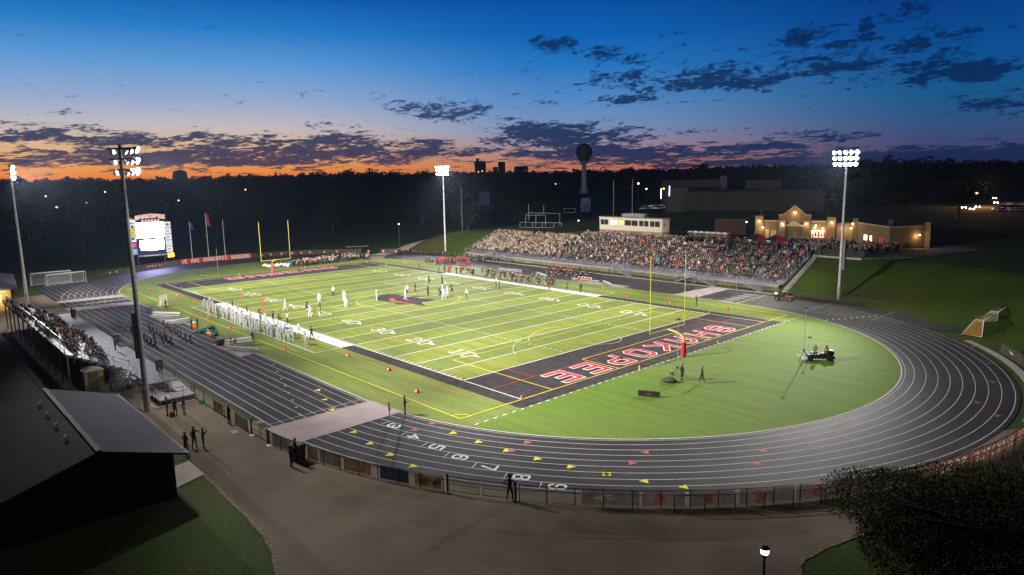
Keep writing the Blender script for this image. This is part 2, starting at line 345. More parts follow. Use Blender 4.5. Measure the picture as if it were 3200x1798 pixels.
# yard numbers with arrow heads
for k in range(-4, 5):
    num = str(50-abs(k)*10); x = k*9.144
    for s in (-1, 1):
        u = Vector((-s, 0, 0)); vv = Vector((0, -s, 0)); y0 = s*18.0
        for j, ch in enumerate(num):
            st = Vector((x, y0, .058))+u*(-1.75 if j == 0 else .55)
            text(W, ch, st, u, vv, 1.85, w=.66, wid=1.0, dz=.004)
        if k:
            g = math.copysign(1, k); ax0 = Vector((x+g*2.15, s*16.9, 0)); W.poly([(ax0.x, ax0.y-.35), (ax0.x+g*1.05, ax0.y), (ax0.x, ax0.y+.35)][::int(g)], .058)
sub('field_lines', W, white, o_turf)
# soccer / lacrosse lines
Yl = MB(); z = .070
for a, b in (((-EL, -32), (EL, -32)), ((-EL, 31.3), (EL, 31.3)), ((EL, -32), (EL, 31.3)), ((-EL, -32), (-EL, 31.3)), ((38.4, -20), (EL, -20)), ((38.4, -20), (38.4, 20)), ((38.4, 20), (EL, 20)),
             ((49.3, -9.2), (EL, -9.2)), ((49.3, 9.2), (EL, 9.2)), ((49.3, -9.2), (49.3, 9.2)), ((-38.4, -20), (-EL, -20)), ((-38.4, 20), (-EL, 20)), ((-38.4, -20), (-38.4, 20)), ((0, -32), (0, -30))):
    Yl.line(a, b, .11, z); z += .0007
circ = [(9.15*math.cos(R(a)), 9.15*math.sin(R(a))) for a in range(0, 360, 5)]; Yl.path(circ, .11, .085, closed=True)
Yl.path([(EL-1.2*math.cos(R(a)), -32+1.2*math.sin(R(a))) for a in range(0, 91, 15)], .1, .085)
Yl.path([(43.9-9.15*math.cos(R(a)), 9.15*math.sin(R(a))) for a in range(-50, 51, 5)], .11, .086)
sub('yellow_lines', Yl, yel, o_turf)
Ol = MB(); Ol.line((-50, -27.9), (50.24, -27.45), .10, .090); Ol.line((50.24, -27.45), (50.24, -26.3), .10, .0915)
for s in (-1, 1): Ol.line((18 if s < 0 else -34, s*18.3), (GL, s*18.3), .09, .0905); Ol.line((-34, s*18.3), (-12, s*18.3), .09, .092) if s < 0 else None
sub('orange_lines', Ol, org, o_turf)
Rl = MB(); Rl.line((50.24, -SW+.2), (50.4, SW-.2), .09, .0925); Rl.line((GL, -18.3), (50.2, -18.3), .09, .094); Rl.line((GL, 18.3), (50.2, 18.3), .09, .094); sub('red_lines', Rl, redl, o_turf)
Wc = MB(); Wc.path([(47.5-11.5*math.cos(R(a)), 11.5*math.sin(R(a))-3) for a in range(-62, 34, 5)], .07, .0955); Wc.path([(44.2+2.9*math.cos(R(a)), 2.9*math.sin(R(a))) for a in range(-90, 91, 12)], .09, .097); Wc.line((41, 1.5), (44.2, 2.9), .05, .097)
sub('arc_lines', Wc, off, o_turf)
# end zone words: red letters outlined in white
er = mat('letter_red', (.45, .022, .04), .85, noise=.12, scale=3); L1 = MB(); L2 = MB()
for j, ch in enumerate('SHAKOPEE'):
    o = (50.85, 17.25-j*4.56, 0)
    text(L1, ch, (o[0]+.15, o[1]-.15, .110), (0, -1, 0), (1, 0, 0), 3.1, w=1.66, wid=1.12, dz=.003); text(L2, ch, (o[0]+.15, o[1]-.15, .130), (0, -1, 0), (1, 0, 0), 3.1, w=1.1, wid=1.12, dz=.003)
for j, ch in enumerate('SABERS'):
    o = (-50.7, -12.4+j*4.6, 0)
    text(L1, ch, (o[0]-.3, o[1]+.2, .110), (0, 1, 0), (-1, 0, 0), 3.5, w=1.6, wid=1.2, dz=.003); text(L2, ch, (o[0]-.3, o[1]+.2, .130), (0, 1, 0), (-1, 0, 0), 3.5, w=1.05, wid=1.2, dz=.003)
sub('word_outline', L1, white, o_turf); sub('word', L2, er, o_turf)
# midfield emblem: dark feline head with a curved red sabre
E_ = MB(); E_.poly([(-3.6, -4.3), (-5.8, -3.4), (-7.4, -1.6), (-8.1, -.4), (-7.6, .8), (-6.4, 1.6), (-4.4, 1.9), (-2.6, 1.5), (-2.9, 2.2), (-1.0, 4.2), (-.4, 4.5), (-1.3, 2.6), (.3, 2.0), (1.6, 2.2), (2.8, 3.0), (4.4, 2.7), (4.0, 1.2), (3.6, .1), (4.6, -.5), (7.3, -1.6), (3.8, -2.3), (2.6, -2.9), (2.3, -4.2), (1.3, -3.2), (-1.2, -3.6)], .100); sub('emblem', E_, blk, o_turf)
E2 = MB(); a = [(-3.3, -1.3), (-3.0, -2.3), (-1.6, -2.9), (.2, -3.0), (2.4, -2.7), (4.8, -2.1), (7.2, -1.5)]; b = [(-2.4, -1.2), (-2.2, -1.8), (-1.2, -2.2), (.3, -2.35), (2.4, -2.25), (4.8, -1.9)]
E2.poly(a+b[::-1], .108); sub('emblem_blade', E2, mat('letter_red2', (.6, .05, .04)), o_turf)
E3 = MB(); E3.line((-5.4, 3.2), (-3.4, 3.9), .14, .108); E3.line((-4.6, 1.1), (-.6, 2.4), .12, .108); sub('emblem_lines', E3, white, o_turf)
# --- lane markings on the track
Ln = MB(); tz = .022; tobj = bpy.data.objects['track']
for i in range(1, 10):
    r = RI+i*LW+.1; w = .05 if i < 9 else .06
    Ln.path(oval(r, 96), w, tz, closed=True)
for i in range(1, 10): # straight lanes running on into the chutes
    yy = RI+i*LW+.1
    Ln.line((CX+.5, yy), (77.5-.6*(9-i)*.5, yy), .05, tz+.002); Ln.line((-CX-.5, -yy), (-74.5, -yy), .05, tz+.002); Ln.line((-CX-.5, yy), (-72, yy), .05, tz+.002)
Ln.line((-44, RO+.55), (44, RO+.55), .05, tz)
for x in (44.15, 55.6, 65.4): Ln.line((x, (RI+.4)), (x, 46.6), .06, tz+.004)
Ln.line((43.3, -35.2), (43.6, -45.2), .05, tz+.004)
for x in (-36.2, -43.9+1.5): Ln.line((x, -35.4), (x, -45.2), .05, tz+.004)
for lane, ang in ((1, 1.8), (2, 6), (3, 10.2), (4, 15.1), (5, 19.5), (6, 23.4), (7, 27.4), (8, 31.2), (9, 34.9)):
    if lane < 3: continue
    a = R(-90+ang); rd = Vector((math.cos(a), math.sin(a), 0)); tg = Vector((-math.sin(a), math.cos(a), 0)); c = Vector((CX, 0, 0))
    r0 = RI+(lane-1)*LW+.14; Ln.line((c+rd*r0)[:2], (c+rd*(r0+LW-.06))[:2], .06, tz+.004)
    a2 = a+.62/r0; rd2 = Vector((math.cos(a2), math.sin(a2), 0)); tg2 = Vector((-math.sin(a2), math.cos(a2), 0))
    text(Ln, str(lane), c+rd2*(r0+.2)+Vector((0, 0, tz+.004)), rd2, tg2, 1.15, w=.95, wid=.86, dz=.003)
for i in range(9): # relay numbers squeezed between the two left mats
    yy = -(RI+(i+.5)*LW+.1)
    for k in range(3): Ln.line((-41.6, yy-.36+k*.34), (-41.0, yy-.36+k*.34), .2, tz+.004)
    if i % 2 == 0: Ln.line((40.6-i*.0, 35.6+i*LW), (43.6, 35.6+i*LW), .12, tz+.005)
for i in range(9):
    yy = RI+(i+.6)*LW
    Ln.line((41.2, yy), (42.9, yy+.25), .13, tz+.006)
for k in range(4): Ln.line((42.4+k*.22-.5, -45.6), (42.55+k*.22-.5, -44.9), .05, tz+.005)
sub('lane_lines', Ln, mat('lane_white', (.7, .7, .68), .8, noise=.15, scale=3), tobj)
Tr = MB(); Tk = MB()
def tri(u, v, m, s=.36, back=1):
    p = G(u, v); q = Vector((p.x, p.y)); dx = q.x-CX
    if dx > 0 and p.y < 35: rd = Vector((dx, q.y)).normalized()
    else: rd = Vector((0, -1))
    tg = Vector((-rd.y, rd.x)); m.poly([(q+tg*(s*1.05)*back)[:2], (q-tg*s*.8*back+rd*s)[:2], (q-tg*s*.8*back-rd*s)[:2]][::back], tz+.005)
s5 = 640/2058
for a_, b_ in ((1270, 548), (1340, 643), (1410, 745), (1630, 970), (1795, 1085), (1995, 1197)): tri(600+a_*s5, 1050+b_*s5, Tr)
for a_, b_ in ((300, 670), (700, 335), (955, 425), (1240, 512), (1545, 595), (1882, 675), (2235, 748)): tri(1200+a_*.31104, 1250+b_*.31104, Tr)
for a_, b_ in ((325, 595), (683, 648), (-10, 530)): tri(1900+a_*.34423, 1300+b_*.34423, Tr, back=-1)
for a_, b_ in ((485, 240), (310, 305), (1445, 430), (1285, 515), (2500, 638)): tri(1200+a_*.31104, 1250+b_*.31104, Tk, .36)
for a_, b_ in ((335, 333), (1400, 318), (1350, 437)): tri(1900+a_*.34423, 1300+b_*.34423, Tk, .36, -1)
for a_, b_ in ((1740, 660), (1905, 825), (1935, 1015), (1780, 1218), (1985, 1352)): tri(2500+a_*.31097, 880+b_*.31097, Tk, .34, -1)
for i in range(9): # yellow zone ticks
    yy = RI+(i+.6)*LW+.1
    Tr.line((43.9, yy), (45.0, yy+.35), .14, tz+.007); 
    a = R(62); Tr.line((CX+(RI+(i+.35)*LW)*math.cos(a), (RI+(i+.35)*LW)*math.sin(a)), (CX+(RI+(i+.95)*LW)*math.cos(a+.012), (RI+(i+.95)*LW)*math.sin(a+.012)), .2, tz+.006)
    for xx in (-34+i*3.1, ):
        Tr.poly([(xx, -(RI+(i+.35)*LW)), (xx+.5, -(RI+(i+.6)*LW)), (xx, -(RI+(i+.85)*LW))][::-1], tz+.005)
for i in range(5):
    Tr.line((-42.4+i*.4, -(38+i*1.067)), (-40.8+i*.4, -(38.2+i*1.067)), .12, tz+.006)
    a = R(-100+(-14)*i); Tr.line((-CX+(RI+i*LW+.5)*math.cos(a), (RI+i*LW+.5)*math.sin(a)), (-CX+(RI+i*LW+.6)*math.cos(a-.04), (RI+i*LW+.6)*math.sin(a-.04)), .13, tz+.006)
for i in range(8):
    p = G(600+(820+i*38)*s5, 1050+(288+i*72)*s5); Tr.lathe([(0, 0), (.14, .0)], (p.x, p.y, tz+.005), 10)
sub('yellow_marks', Tr, yel, tobj); sub('red_marks', Tk, pink, tobj)
# --- crossing mats laid over the track: each can be lifted away
matm = layered('mat_fabric', (.34, .275, .27), (.39, .32, .31), .5, None, 1, 40, .12, rough=.9, bump=.2, bscale=8)
def mat_sheet(pts, label):
    m = MB()
    c = [Vector(p) for p in pts]; n = 14; vs = []
    for j in range(n+1):
        for i in range(n+1):
            p = c[0].lerp(c[1], i/n).lerp(c[3].lerp(c[2], i/n), j/n); vs.append((p.x, p.y, .045+.012*math.sin(p.x*1.3+p.y*.4)*math.cos(p.y*.9)))
    m.add(vs, [(j*(n+1)+i, j*(n+1)+i+1, (j+1)*(n+1)+i+1, (j+1)*(n+1)+i) for j in range(n) for i in range(n)], 0, True)
    return tag(m.build('track_mat', matm), label, 'floor mat', 'mats protecting the track')
mat_sheet([(44.4, -45.5), (49.6, -45.5), (49.4, -34.5), (44.4, -34.9)], 'widest pinkish grey mat laid across the near bend beside the concourse fence')
mat_sheet([(-48.3, -45.6), (-45.9, -45.7), (-44.4, -34.8), (-48.4, -34.5)], 'narrow pinkish mat across the track nearest the white soccer goals on the left')
mat_sheet([(-39.5, -46.0), (-34.9, -45.9), (-33.0, -35.0), (-37.2, -35.0)], 'pinkish mat across the track beside the far end of the spectators\' small stand')
mat_sheet([(32.4, 47.2), (36.2, 47.3), (36.5, 35.0), (31.7, 35.0)], 'long pinkish mat crossing the track below the stairs of the crowded stand')
mat_sheet([(8.4, -37.4), (17.9, -37.3), (17.3, -34.9), (8.6, -35.1)], 'small mat under the aluminium bench beside the white team')
mat_sheet([(8.3, 35.3), (20.5, 35.3), (20.3, 37.8), (8.8, 37.8)], 'mat under the white benches on the crowd side')
mat_sheet([(-21.6, -37.4), (-10.0, -37.2), (-9.2, -35.6), (-21.4, -35.0)], 'mat under the folded white bench by the small netted goal')
mat_sheet([(-67.5, 33.5), (-63.2, 35.8), (-59.5, 31.9), (-62.6, 29.6)], 'tan mat at the far bend below the climbing path')
# ================================================================== structures
steel = mat('galvanised', (.36, .35, .35), .45, .6, noise=.2, scale=4); alu = mat('aluminium', (.42, .42, .43), .42, .55, noise=.1, scale=3)
dark = mat('black_metal', (.012, .013, .013), .5, .2); blackp = mat('black_plastic', (.012, .012, .014), .6); conc = mat('concrete', (.36, .33, .29), .9, noise=.18, scale=2, bump=.2)
poleg = mat('pole_steel', (.50, .47, .46), .6, .1, noise=.15, scale=2); wht = mat('white_paint', (.78, .78, .77), .5, noise=.05, scale=3); deckm = mat('deck_aluminium', (.27, .27, .30), .5, .3, noise=.12, scale=1.5)
lampm = mat('lamp_glass', (1, 1, 1), emit=60, ecol=(1., .96, 1.)); bin_brown = mat('bin_brown', (.06, .035, .03), .6, noise=.2, scale=3)
LIGHTS = []
def lamp(kind, loc, power, col=(1, .93, .8), size=.2, tgt=None, angle=None, blend=.5, name='lamp'):
    l = bpy.data.lights.new(name, kind); l.energy = power; l.color = col; o = bpy.data.objects.new(name, l); COL.objects.link(o); o.location = loc
    if kind in ('POINT', 'SPOT'): l.shadow_soft_size = size
    if tgt is not None: o.rotation_euler = (Vector(tgt)-Vector(loc)).to_track_quat('-Z', 'Y').to_euler()
    if angle: l.spot_size = R(angle); l.spot_blend = blend
    return o
# ---- floodlight towers
POLES = [((31.7, -51.6), 25.0, (16, 10)), ((-46.5, -50.2), 25.2, (-38, 4)), ((-56.2, 51.2), 25.0, (-38, -6)), ((55.4, 48.8), 25.0, (44, -8))]
PL = ['tallest looking floodlight pole beside the end ramp of the small stand', 'floodlight pole standing by the lit tan building, furthest left in the picture', 'blazing floodlight pole on the grass bank left of the crowded stand', 'floodlight pole on the grass bank right of the crowded stand, near the utility cart']
for pi, ((x, y), h, (tx, ty)) in enumerate(POLES):
    z0 = height(x, y)
    t = thing('floodlight_tower', PL[pi], 'floodlight', (x, y, z0), group='floodlight towers at the four corners'); h -= z0
    MB().tube([(0, 0, -.3), (0, 0, 2.6), (0, 0, h*.5), (0, 0, h)], [.27, .26, .21, .14], 14).build('pole', poleg, t)
    m = MB(); m.tube([(0, 0, 0), (0, 0, 2.4)], .31, 14); m.build('base_sleeve', conc if pi != 0 else poleg, t)
    a = Vector((tx-x, ty-y, 0)).normalized(); sd = Vector((-a.y, a.x, 0)); m = MB()
    if pi in (0, 3): MB().bar(sd*.55+Vector((0, 0, 5.2)), sd*.55+Vector((0, 0, 10.2 if pi == 3 else 9.6)), .5, .35).build('control_cabinet', mat('cabinet_grey', (.14, .14, .15) if pi == 0 else (.2, .2, .2), .6), t)
    for k in range(3):
        zz = h-.35-k*.95; hw = 2.1-.12*k
        m.bar(sd*-hw+Vector((0, 0, zz)), sd*hw+Vector((0, 0, zz)), .12)
    m.build('cross_arm', steel, t)
    for k in range(3):
        for j in range(5):
            if k == 0 and j == 2 and pi == 1: continue
            zz = h-.35-k*.95; p = sd*(-1.9+j*.95)*(1-.05*k)+Vector((0, 0, zz-.12))+a*.28
            d = (a*1.0+Vector((0, 0, -.52))+sd*((-1.1+.5*j) if pi == 0 else (-.6+.3*j))).normalized(); M = d.to_track_quat('Z', 'Y').to_matrix()
            f = MB(); prof = [(0, -.26), (.10, -.26), (.14, -.1), (.28, .1), (.32, .24)]; nn = 12
            vs = [M@Vector((r*math.cos(2*math.pi*q/nn), r*math.sin(2*math.pi*q/nn), zp)) for r, zp in prof for q in range(nn)]
            f.add([v+p for v in vs], [(i*nn+q, i*nn+(q+1) % nn, (i+1)*nn+(q+1) % nn, (i+1)*nn+q) for i in range(4) for q in range(nn)], 0, True)
            fx = f.build('floodlight', wht, t)
            g = MB(); vs = [p+M@Vector((r*math.cos(2*math.pi*q/nn), r*math.sin(2*math.pi*q/nn), zp)) for r, zp in ((.0, .38), (.22, .32), (.31, .22)) for q in range(nn)]
            g.add(vs, [(i*nn+q, i*nn+(q+1) % nn, (i+1)*nn+(q+1) % nn, (i+1)*nn+q) for i in range(2) for q in range(nn)], 0, True); g.build('lens', lampm, fx)
BEAMS = [(1, 75, 60, 80, 1.811), (1, -45, 60, 80, 2.178), (0, 75, 60, 115, 1.076), (3, 15, 20, 115, 0.972), (3, 60, 10, 50, 1.561), (1, 75, -30, 50, 1.726), (0, -30, 60, 50, 3.423), (1, -60, -20, 115, 0.7), (2, -45, 30, 80, 0.693), (1, -30, -50, 50, 0.863), (3, 60, 20, 115, 0.26), (0, -15, 50, 80, 1.999), (0, 75, -10, 50, 2.317), (0, 45, -40, 115, 0.25), (3, -30, 0, 50, 3.125), (0, 45, 10, 50, 2.2), (1, -45, 60, 50, 3.09), (1, -30, -20, 50, 0.683), (3, 15, -10, 50, 1.927), (3, -15, 50, 50, 1.493), (0, 15, -40, 80, 0.05), (2, 0, 20, 50, 1.5), (0, -45, -10, 50, 1.771), (3, 45, 50, 50, 0.2), (2, -60, 0, 50, 0.549), (0, -60, 40, 50, 2.45), (0, 72, -42, 60, .35)]
for i, (pi, ax_, ay_, an, k) in enumerate(BEAMS): # one beam per bank of floodlights on a head
    (x, y), h, _ = POLES[pi]; d_ = Vector((ax_-x, ay_-y, 0)).normalized(); LIGHTS.append((Vector((x, y, h-1.0-.5*(i % 3)))+d_*1.5, (ax_, ay_, 0), k, an, pi))
# ---- near fence round the concourse
def mesh_wire(name='chain_link', col=(.05, .055, .05), fac=.24, sc=13):
    m = bpy.data.materials.new(name); m.use_nodes = True; nt = m.node_tree; N = nt.nodes; L = nt.links; b = N['Principled BSDF']; out = N['Material Output']
    b.inputs['Base Color'].default_value = (*col, 1); b.inputs['Roughness'].default_value = .5
    uv = N.new('ShaderNodeUVMap'); sep = N.new('ShaderNodeSeparateXYZ'); L.new(uv.outputs[0], sep.inputs[0])
    def mm(op, a, b_):
        x = N.new('ShaderNodeMath'); x.operation = op
        for i, s in enumerate((a, b_)):
            if isinstance(s, (int, float)): x.inputs[i].default_value = s
            else: L.new(s, x.inputs[i])
        return x.outputs[0]
    p = mm('FRACT', mm('MULTIPLY', mm('ADD', sep.outputs[0], sep.outputs[1]), sc), 0); q = mm('FRACT', mm('MULTIPLY', mm('SUBTRACT', sep.outputs[0], sep.outputs[1]), sc), 0)
    k = mm('MAXIMUM', mm('LESS_THAN', p, fac/2), mm('LESS_THAN', q, fac/2))
    t = N.new('ShaderNodeBsdfTransparent'); mx = N.new('ShaderNodeMixShader'); L.new(k, mx.inputs[0]); L.new(t.outputs[0], mx.inputs[1]); L.new(b.outputs[0], mx.inputs[2]); L.new(mx.outputs[0], out.inputs[0])
    MATS[name] = m; return m
wire = mesh_wire(); wire_w = mesh_wire('net_white', (.6, .6, .6), .22, 6); wire_y = mesh_wire('net_orange', (.45, .22, .02), .55, 6); wire_s = mesh_wire('chain_link_silver', (.16, .165, .175), .22, 13)
def sheet(name, strips, m, parent, thick=0):
    """vertical sheet(s) with metre UVs. strips: lists of (bottom, top) pairs"""
    vs = []; fs = []; uv = []
    for st in strips:
        d = 0.; n0 = len(vs)
        for i, (b, t_) in enumerate(st):
            if i: d += (Vector(b)-Vector(st[i-1][0])).length
            vs += [tuple(b), tuple(t_)]; uv += [(d, 0), (d, (Vector(t_)-Vector(b)).length)]
        for i in range(len(st)-1): fs.append((n0+2*i, n0+2*i+2, n0+2*i+3, n0+2*i+1))
    me = bpy.data.meshes.new(name); me.from_pydata(vs, [], fs); ul = me.uv_layers.new(name='UVMap')
    for lp in me.loops: ul.data[lp.index].uv = uv[lp.vertex_index]
    me.materials.append(m); o = bpy.data.objects.new(name, me); COL.objects.link(o); o.parent = parent; return o
def fence(name, label, cat, pts, h, gap=2.6, m=wire, pm=dark, pr=.035, group=None, mid=False):
    t = thing(name, label, cat, group=group); P = [Vector(p) for p in pts]; ps = [P[0]]
    for i in range(len(P)-1):
        n = max(1, round((P[i+1]-P[i]).length/gap)); ps += [P[i].lerp(P[i+1], k/n) for k in range(1, n+1)]
    rl = MB(); rl.tube([p+Vector((0, 0, h)) for p in ps], pr*.75, 6, sm=False); rl.build('top_rail', pm, t)
    if mid: MB().tube([p+Vector((0, 0, h*.5)) for p in ps], pr*.6, 5, sm=False).build('mid_rail', pm, t)
    MB().tube([p+Vector((0, 0, .06)) for p in ps], pr*.5, 5, sm=False).build('bottom_rail', pm, t)
    for k, p in enumerate(ps[:100]): MB().tube([p-Vector((0, 0, .2)), p+Vector((0, 0, h+.05))], pr, 6, sm=False).build('post', pm, t)
    if m: sheet('mesh', [[(p+Vector((0, 0, .06)), p+Vector((0, 0, h))) for p in ps]], m, t)
    return t
RF = 46.95
fa = [(30.9, -47.0, 0), (44.2, -47.0, 0)]
fence('fence', 'low black chain link fence between the small stand and the gate opening', 'fence', fa, 1.2)
gt = thing('gate', 'low black metal gate by the wide pinkish mat', 'gate', (44.9, -46.95, 0))
g_ = MB(); g_.tube([(0, 0, 0), (0, 0, 1.45)], .07, 8); g_.tube([(3.0, .12, 0), (3.0, .12, 1.3)], .07, 8); g_.build('post', dark, gt)
g_ = MB(); g_.tube([(.1, 0, .2), (1.5, .15, .2), (1.5, .15, 1.05), (.1, 0, 1.05), (.1, 0, .2)], .025, 6); g_.tube([(2.9, .1, .2), (1.6, .15, .2), (1.6, .15, 1.05), (2.9, .1, 1.05)], .025, 6); g_.tube([(.1, 0, .62), (2.9, .1, .62)], .02, 6); g_.build('gate_leaf', dark, gt)
a0 = [(p[0], p[1], 0) for p in arc(RF, -85, -63, 10)]
fence('fence', 'curved black fence hung with brown and blue banners beside the bin', 'fence', [(48.1, -46.8, 0)]+a0[0:], 1.15)
g2 = thing('gate', 'double black metal gate in the near curved fence, behind the lone man', 'gate', group=None)
q = [Vector((p[0], p[1], 0)) for p in arc(RF, -62.6, -56.6, 2)]
for i, p in enumerate(q):
    if i != 1: MB().tube([p, p+Vector((0, 0, 1.42))], .075, 8).build('post', dark, g2); MB().tube([p+Vector((0, 0, -.02)), p+Vector((0, 0, .05))], .22, 8).build('footing', conc, g2)
for i in (0, 1):
    a, b = q[i]+(q[i+1]-q[i])*.05, q[i]+(q[i+1]-q[i])*.97; m = MB(); up = lambda z_: Vector((0, 0, z_))
    m.tube([a+up(.15), b+up(.15), b+up(1.2), a+up(1.2), a+up(.15)], .028, 6); m.tube([a+up(.66), b+up(.66)], .022, 6); lf = m.build('gate_leaf', dark, g2); sheet('mesh', [[(a+up(.15), a+up(1.2)), (b+up(.15), b+up(1.2))]], wire, lf)
fence('fence', 'long curved black chain link fence round the near right-hand bend', 'fence', [(p[0], p[1], 0) for p in arc(RF, -56.3, 3, 26)], 1.2)
fence('fence', 'outer bare rail fence running just outside the right-hand bend', 'fence', [(p[0], p[1], 0) for p in arc(RF+.55, -44, -6, 16)], 1.12, gap=3.1)
# ---- banners hung on the fences (each could be taken down)
def banner(a, b, h0, h1, m, label, txt=None, tm=None, mirror=False, inset=.0, th=None, face=1, cat='banner', group='banners hung on the fences', frame=None, tw=.95, wid=1., fill=.84):
    """a->b along the fence on the ground, text readable from the field side unless mirror"""
    a = Vector((a[0], a[1], 0)); b = Vector((b[0], b[1], 0)); L_ = (b-a).length; u = (b-a).normalized(); nrm = Vector((u.y, -u.x, 0))*face
    n = max(2, int(L_/1.2)); t = MB(); vs = []
    for sgn in (0, 1):
        for i in range(n+1):
            for zz in (h0, h1): p = a+u*(L_*i/n)+nrm*(.05+sgn*.012+.02*math.sin(i*2.1)); vs.append((p.x, p.y, zz-(.02*math.sin(i*1.7) if zz == h1 else 0)))
    k = 2*(n+1); t.add(vs, [(2*i, 2*i+2, 2*i+3, 2*i+1) for i in range(n)]+[(k+2*i, k+2*i+1, k+2*i+3, k+2*i+2) for i in range(n)], 0)
    o = t.build('banner', m); tag(o, label, cat, group)
    if txt:
        for side in ((1, -1) if mirror else (1,)):
            x = MB(); hh = (h1-h0)*(.52 if th is None else th); tmp = MB(); wtot = text(tmp, txt, (0, 0, 0), u, (0, 0, 1), hh, w=tw, wid=wid); sc = min(wid, wid*fill*L_/wtot); wt = wtot*sc/wid
            off_ = nrm*(.085 if side > 0 else .022); st = a+u*((L_-wt)/2)+Vector((0, 0, h0+(h1-h0-hh)/2)); text(x, txt, st+off_, u, (0, 0, 1), hh, w=tw, wid=sc, n=nrm*side, dz=.0008, track=1.6*sc/wid)
            x.build('lettering', tm or white, o)
    return o
def vinyl(name, col, noise, scale, tr=.3, tl=.5):
    if name in MATS: return MATS[name]
    m = mat(name, col, .9, noise=noise, scale=scale); nt = m.node_tree; N = nt.nodes; L = nt.links; b = N['Principled BSDF']; src = b.inputs['Base Color'].links[0].from_socket
    t = N.new('ShaderNodeBsdfTranslucent'); L.new(src, t.inputs[0]); x = N.new('ShaderNodeMixShader'); x.inputs[0].default_value = tl; L.new(b.outputs[0], x.inputs[1]); L.new(t.outputs[0], x.inputs[2])
    q = N.new('ShaderNodeBsdfTransparent'); y = N.new('ShaderNodeMixShader'); y.inputs[0].default_value = tr; L.new(x.outputs[0], y.inputs[1]); L.new(q.outputs[0], y.inputs[2]); L.new(y.outputs[0], N['Material Output'].inputs[0]); return m
gb = vinyl('banner_grey', (.15, .12, .10), .45, 2.5, .42); tb = vinyl('banner_tan', (.40, .27, .15), .35, 2, .15); bb = vinyl('banner_blue', (.07, .10, .19), .3, 2, .12); rb_ = mat('banner_red', (.42, .05, .04), .85, noise=.12, scale=1); ob = vinyl('banner_orange', (.36, .12, .06), .4, 2, .62)
faded = mat('letter_faded', (.30, .22, .16), .9); maro = mat('letter_maroon', (.12, .03, .025), .9); plat = mat('letter_pale', (.45, .40, .36), .9)
def fpt(ang, r=RF): return (CX+r*math.cos(R(ang)), r*math.sin(R(ang)))
def fang(px, py): p = G(px, py); return math.degrees(math.atan2(p.y, p.x-CX))
# reverse sides seen from the concourse: text runs the other way round
banner((38.4, -47), (36.0, -47), .12, 1.08, tb, 'pinkish tan banner on the fence right of the small stand')
banner((44.0, -47), (41.4, -47), .12, 1.08, gb, 'pale grey banner on the fence right beside the heavy man in black')
A1 = [(850, 915, gb, 'brown-grey banner on the fence behind the couple', None), (962, 995, tb, 'small yellowish banner just right of the bin', None), (1000, 1062, gb, 'greyish banner with faint round emblems right of the bin', None), (1076, 1158, tb, 'tan banner with faint writing, left of the blue one', None),
      (1188, 1278, bb, 'dark blue banner on the near curved fence', None), (1292, 1380, tb, 'tan banner with mirrored maroon shop name', 'HyVee')]
for u0, u1, m, lb, tx in A1:
    def gu(u): # fence angle seen in picture column u
        return min((x/10 for x in range(-900, 30, 2)), key=lambda a: abs(PX((*fpt(a), .3))[0]-u))
    p0, p1 = fpt(gu(u0)), fpt(gu(u1))
    o = banner(p1, p0, .12, 1.08, m, lb, tx, maro if tx else None, th=.55, tw=1.3) if tx else banner(p1, p0, .12, 1.08, m, lb)
    if lb.startswith('greyish'):
        e = MB(); c = Vector((*p1, 0)).lerp(Vector((*p0, 0)), .2)
        for rr in (.34, .22):
            d = (Vector((*p1, 0))-Vector((*p0, 0))).normalized(); nn = Vector((d.y, -d.x, 0))
            for s_ in (-.09,): e.tube([c+nn*s_+d*rr*math.cos(k/12*2*math.pi)+Vector((0, 0, .6+rr*math.sin(k/12*2*math.pi))) for k in range(13)], .02, 4)
        e.build('emblem', faded, o)
RB = [(1815, 2000), (2010, 2140), (2155, 2300), (2310, 2480), (2490, 2640), (2650, 2760), (2765, 2850)]
for i, (u0, u1) in enumerate(RB):
    p0, p1 = fpt(gu(u0)), fpt(gu(u1)); o = banner(p1, p0, .1, 1.1, gb, 'dark see-through banner with %s, %s on the right-hand bend fence' % (['pale winged mark', 'red upright mark', 'red and gold mark', 'orange shield mark', 'red shield and white V', 'red splash', 'pinkish figure'][i], ordn(i)))
    d = (Vector((*p1, 0))-Vector((*p0, 0))); c = Vector((*p0, 0))+d*.4; d.normalize(); nn = Vector((d.y, -d.x, 0)); e = MB()
    for s_ in (-.085,):
        if i == 0: pp = [(-.7, .55), (0, .75), (.7, .85), (.2, .6), (.6, .45), (0, .35)]
        else: pp = [(-.32, .95), (.32, .95), (.3, .4), (0, .12), (-.3, .4)]
        e.poly([c+d*a_+nn*s_+Vector((0, 0, b_)) for a_, b_ in pp])
    e.build('emblem', vinyl('emblem_orange', (.6, .13, .06), .6, 6, .25, .6) if i else vinyl('emblem_pale', (.8, .7, .6), .2, 5, 0., .6), o)
    e = MB()
    text(e, 'V' if i == 4 else 'S', c-nn*.095+d*(.16 if i != 4 else 1.1)+Vector((0, 0, .45)), -d, (0, 0, 1), .34 if i != 4 else .6, w=1.3, n=-nn)
    e.build('emblem_mark', vinyl('emblem_pale', (.8, .7, .6), .2, 5, 0., .6), o)
p0, p1 = fpt(gu(2862)), fpt(-3.2)
o = tag(MB().build('banner', rb_), 'orange red banner with mirrored white team slogan on the bend at lower right', 'banner', 'banners hung on the fences')
aL, aR = gu(2862), 1.; nn = 22; vs = []
for s_ in (.03, .042):
    for i in range(nn+1):
        x, y = fpt(aL+(aR-aL)*i/nn, RF+s_); vs += [(x, y, .1), (x, y, 1.12)]
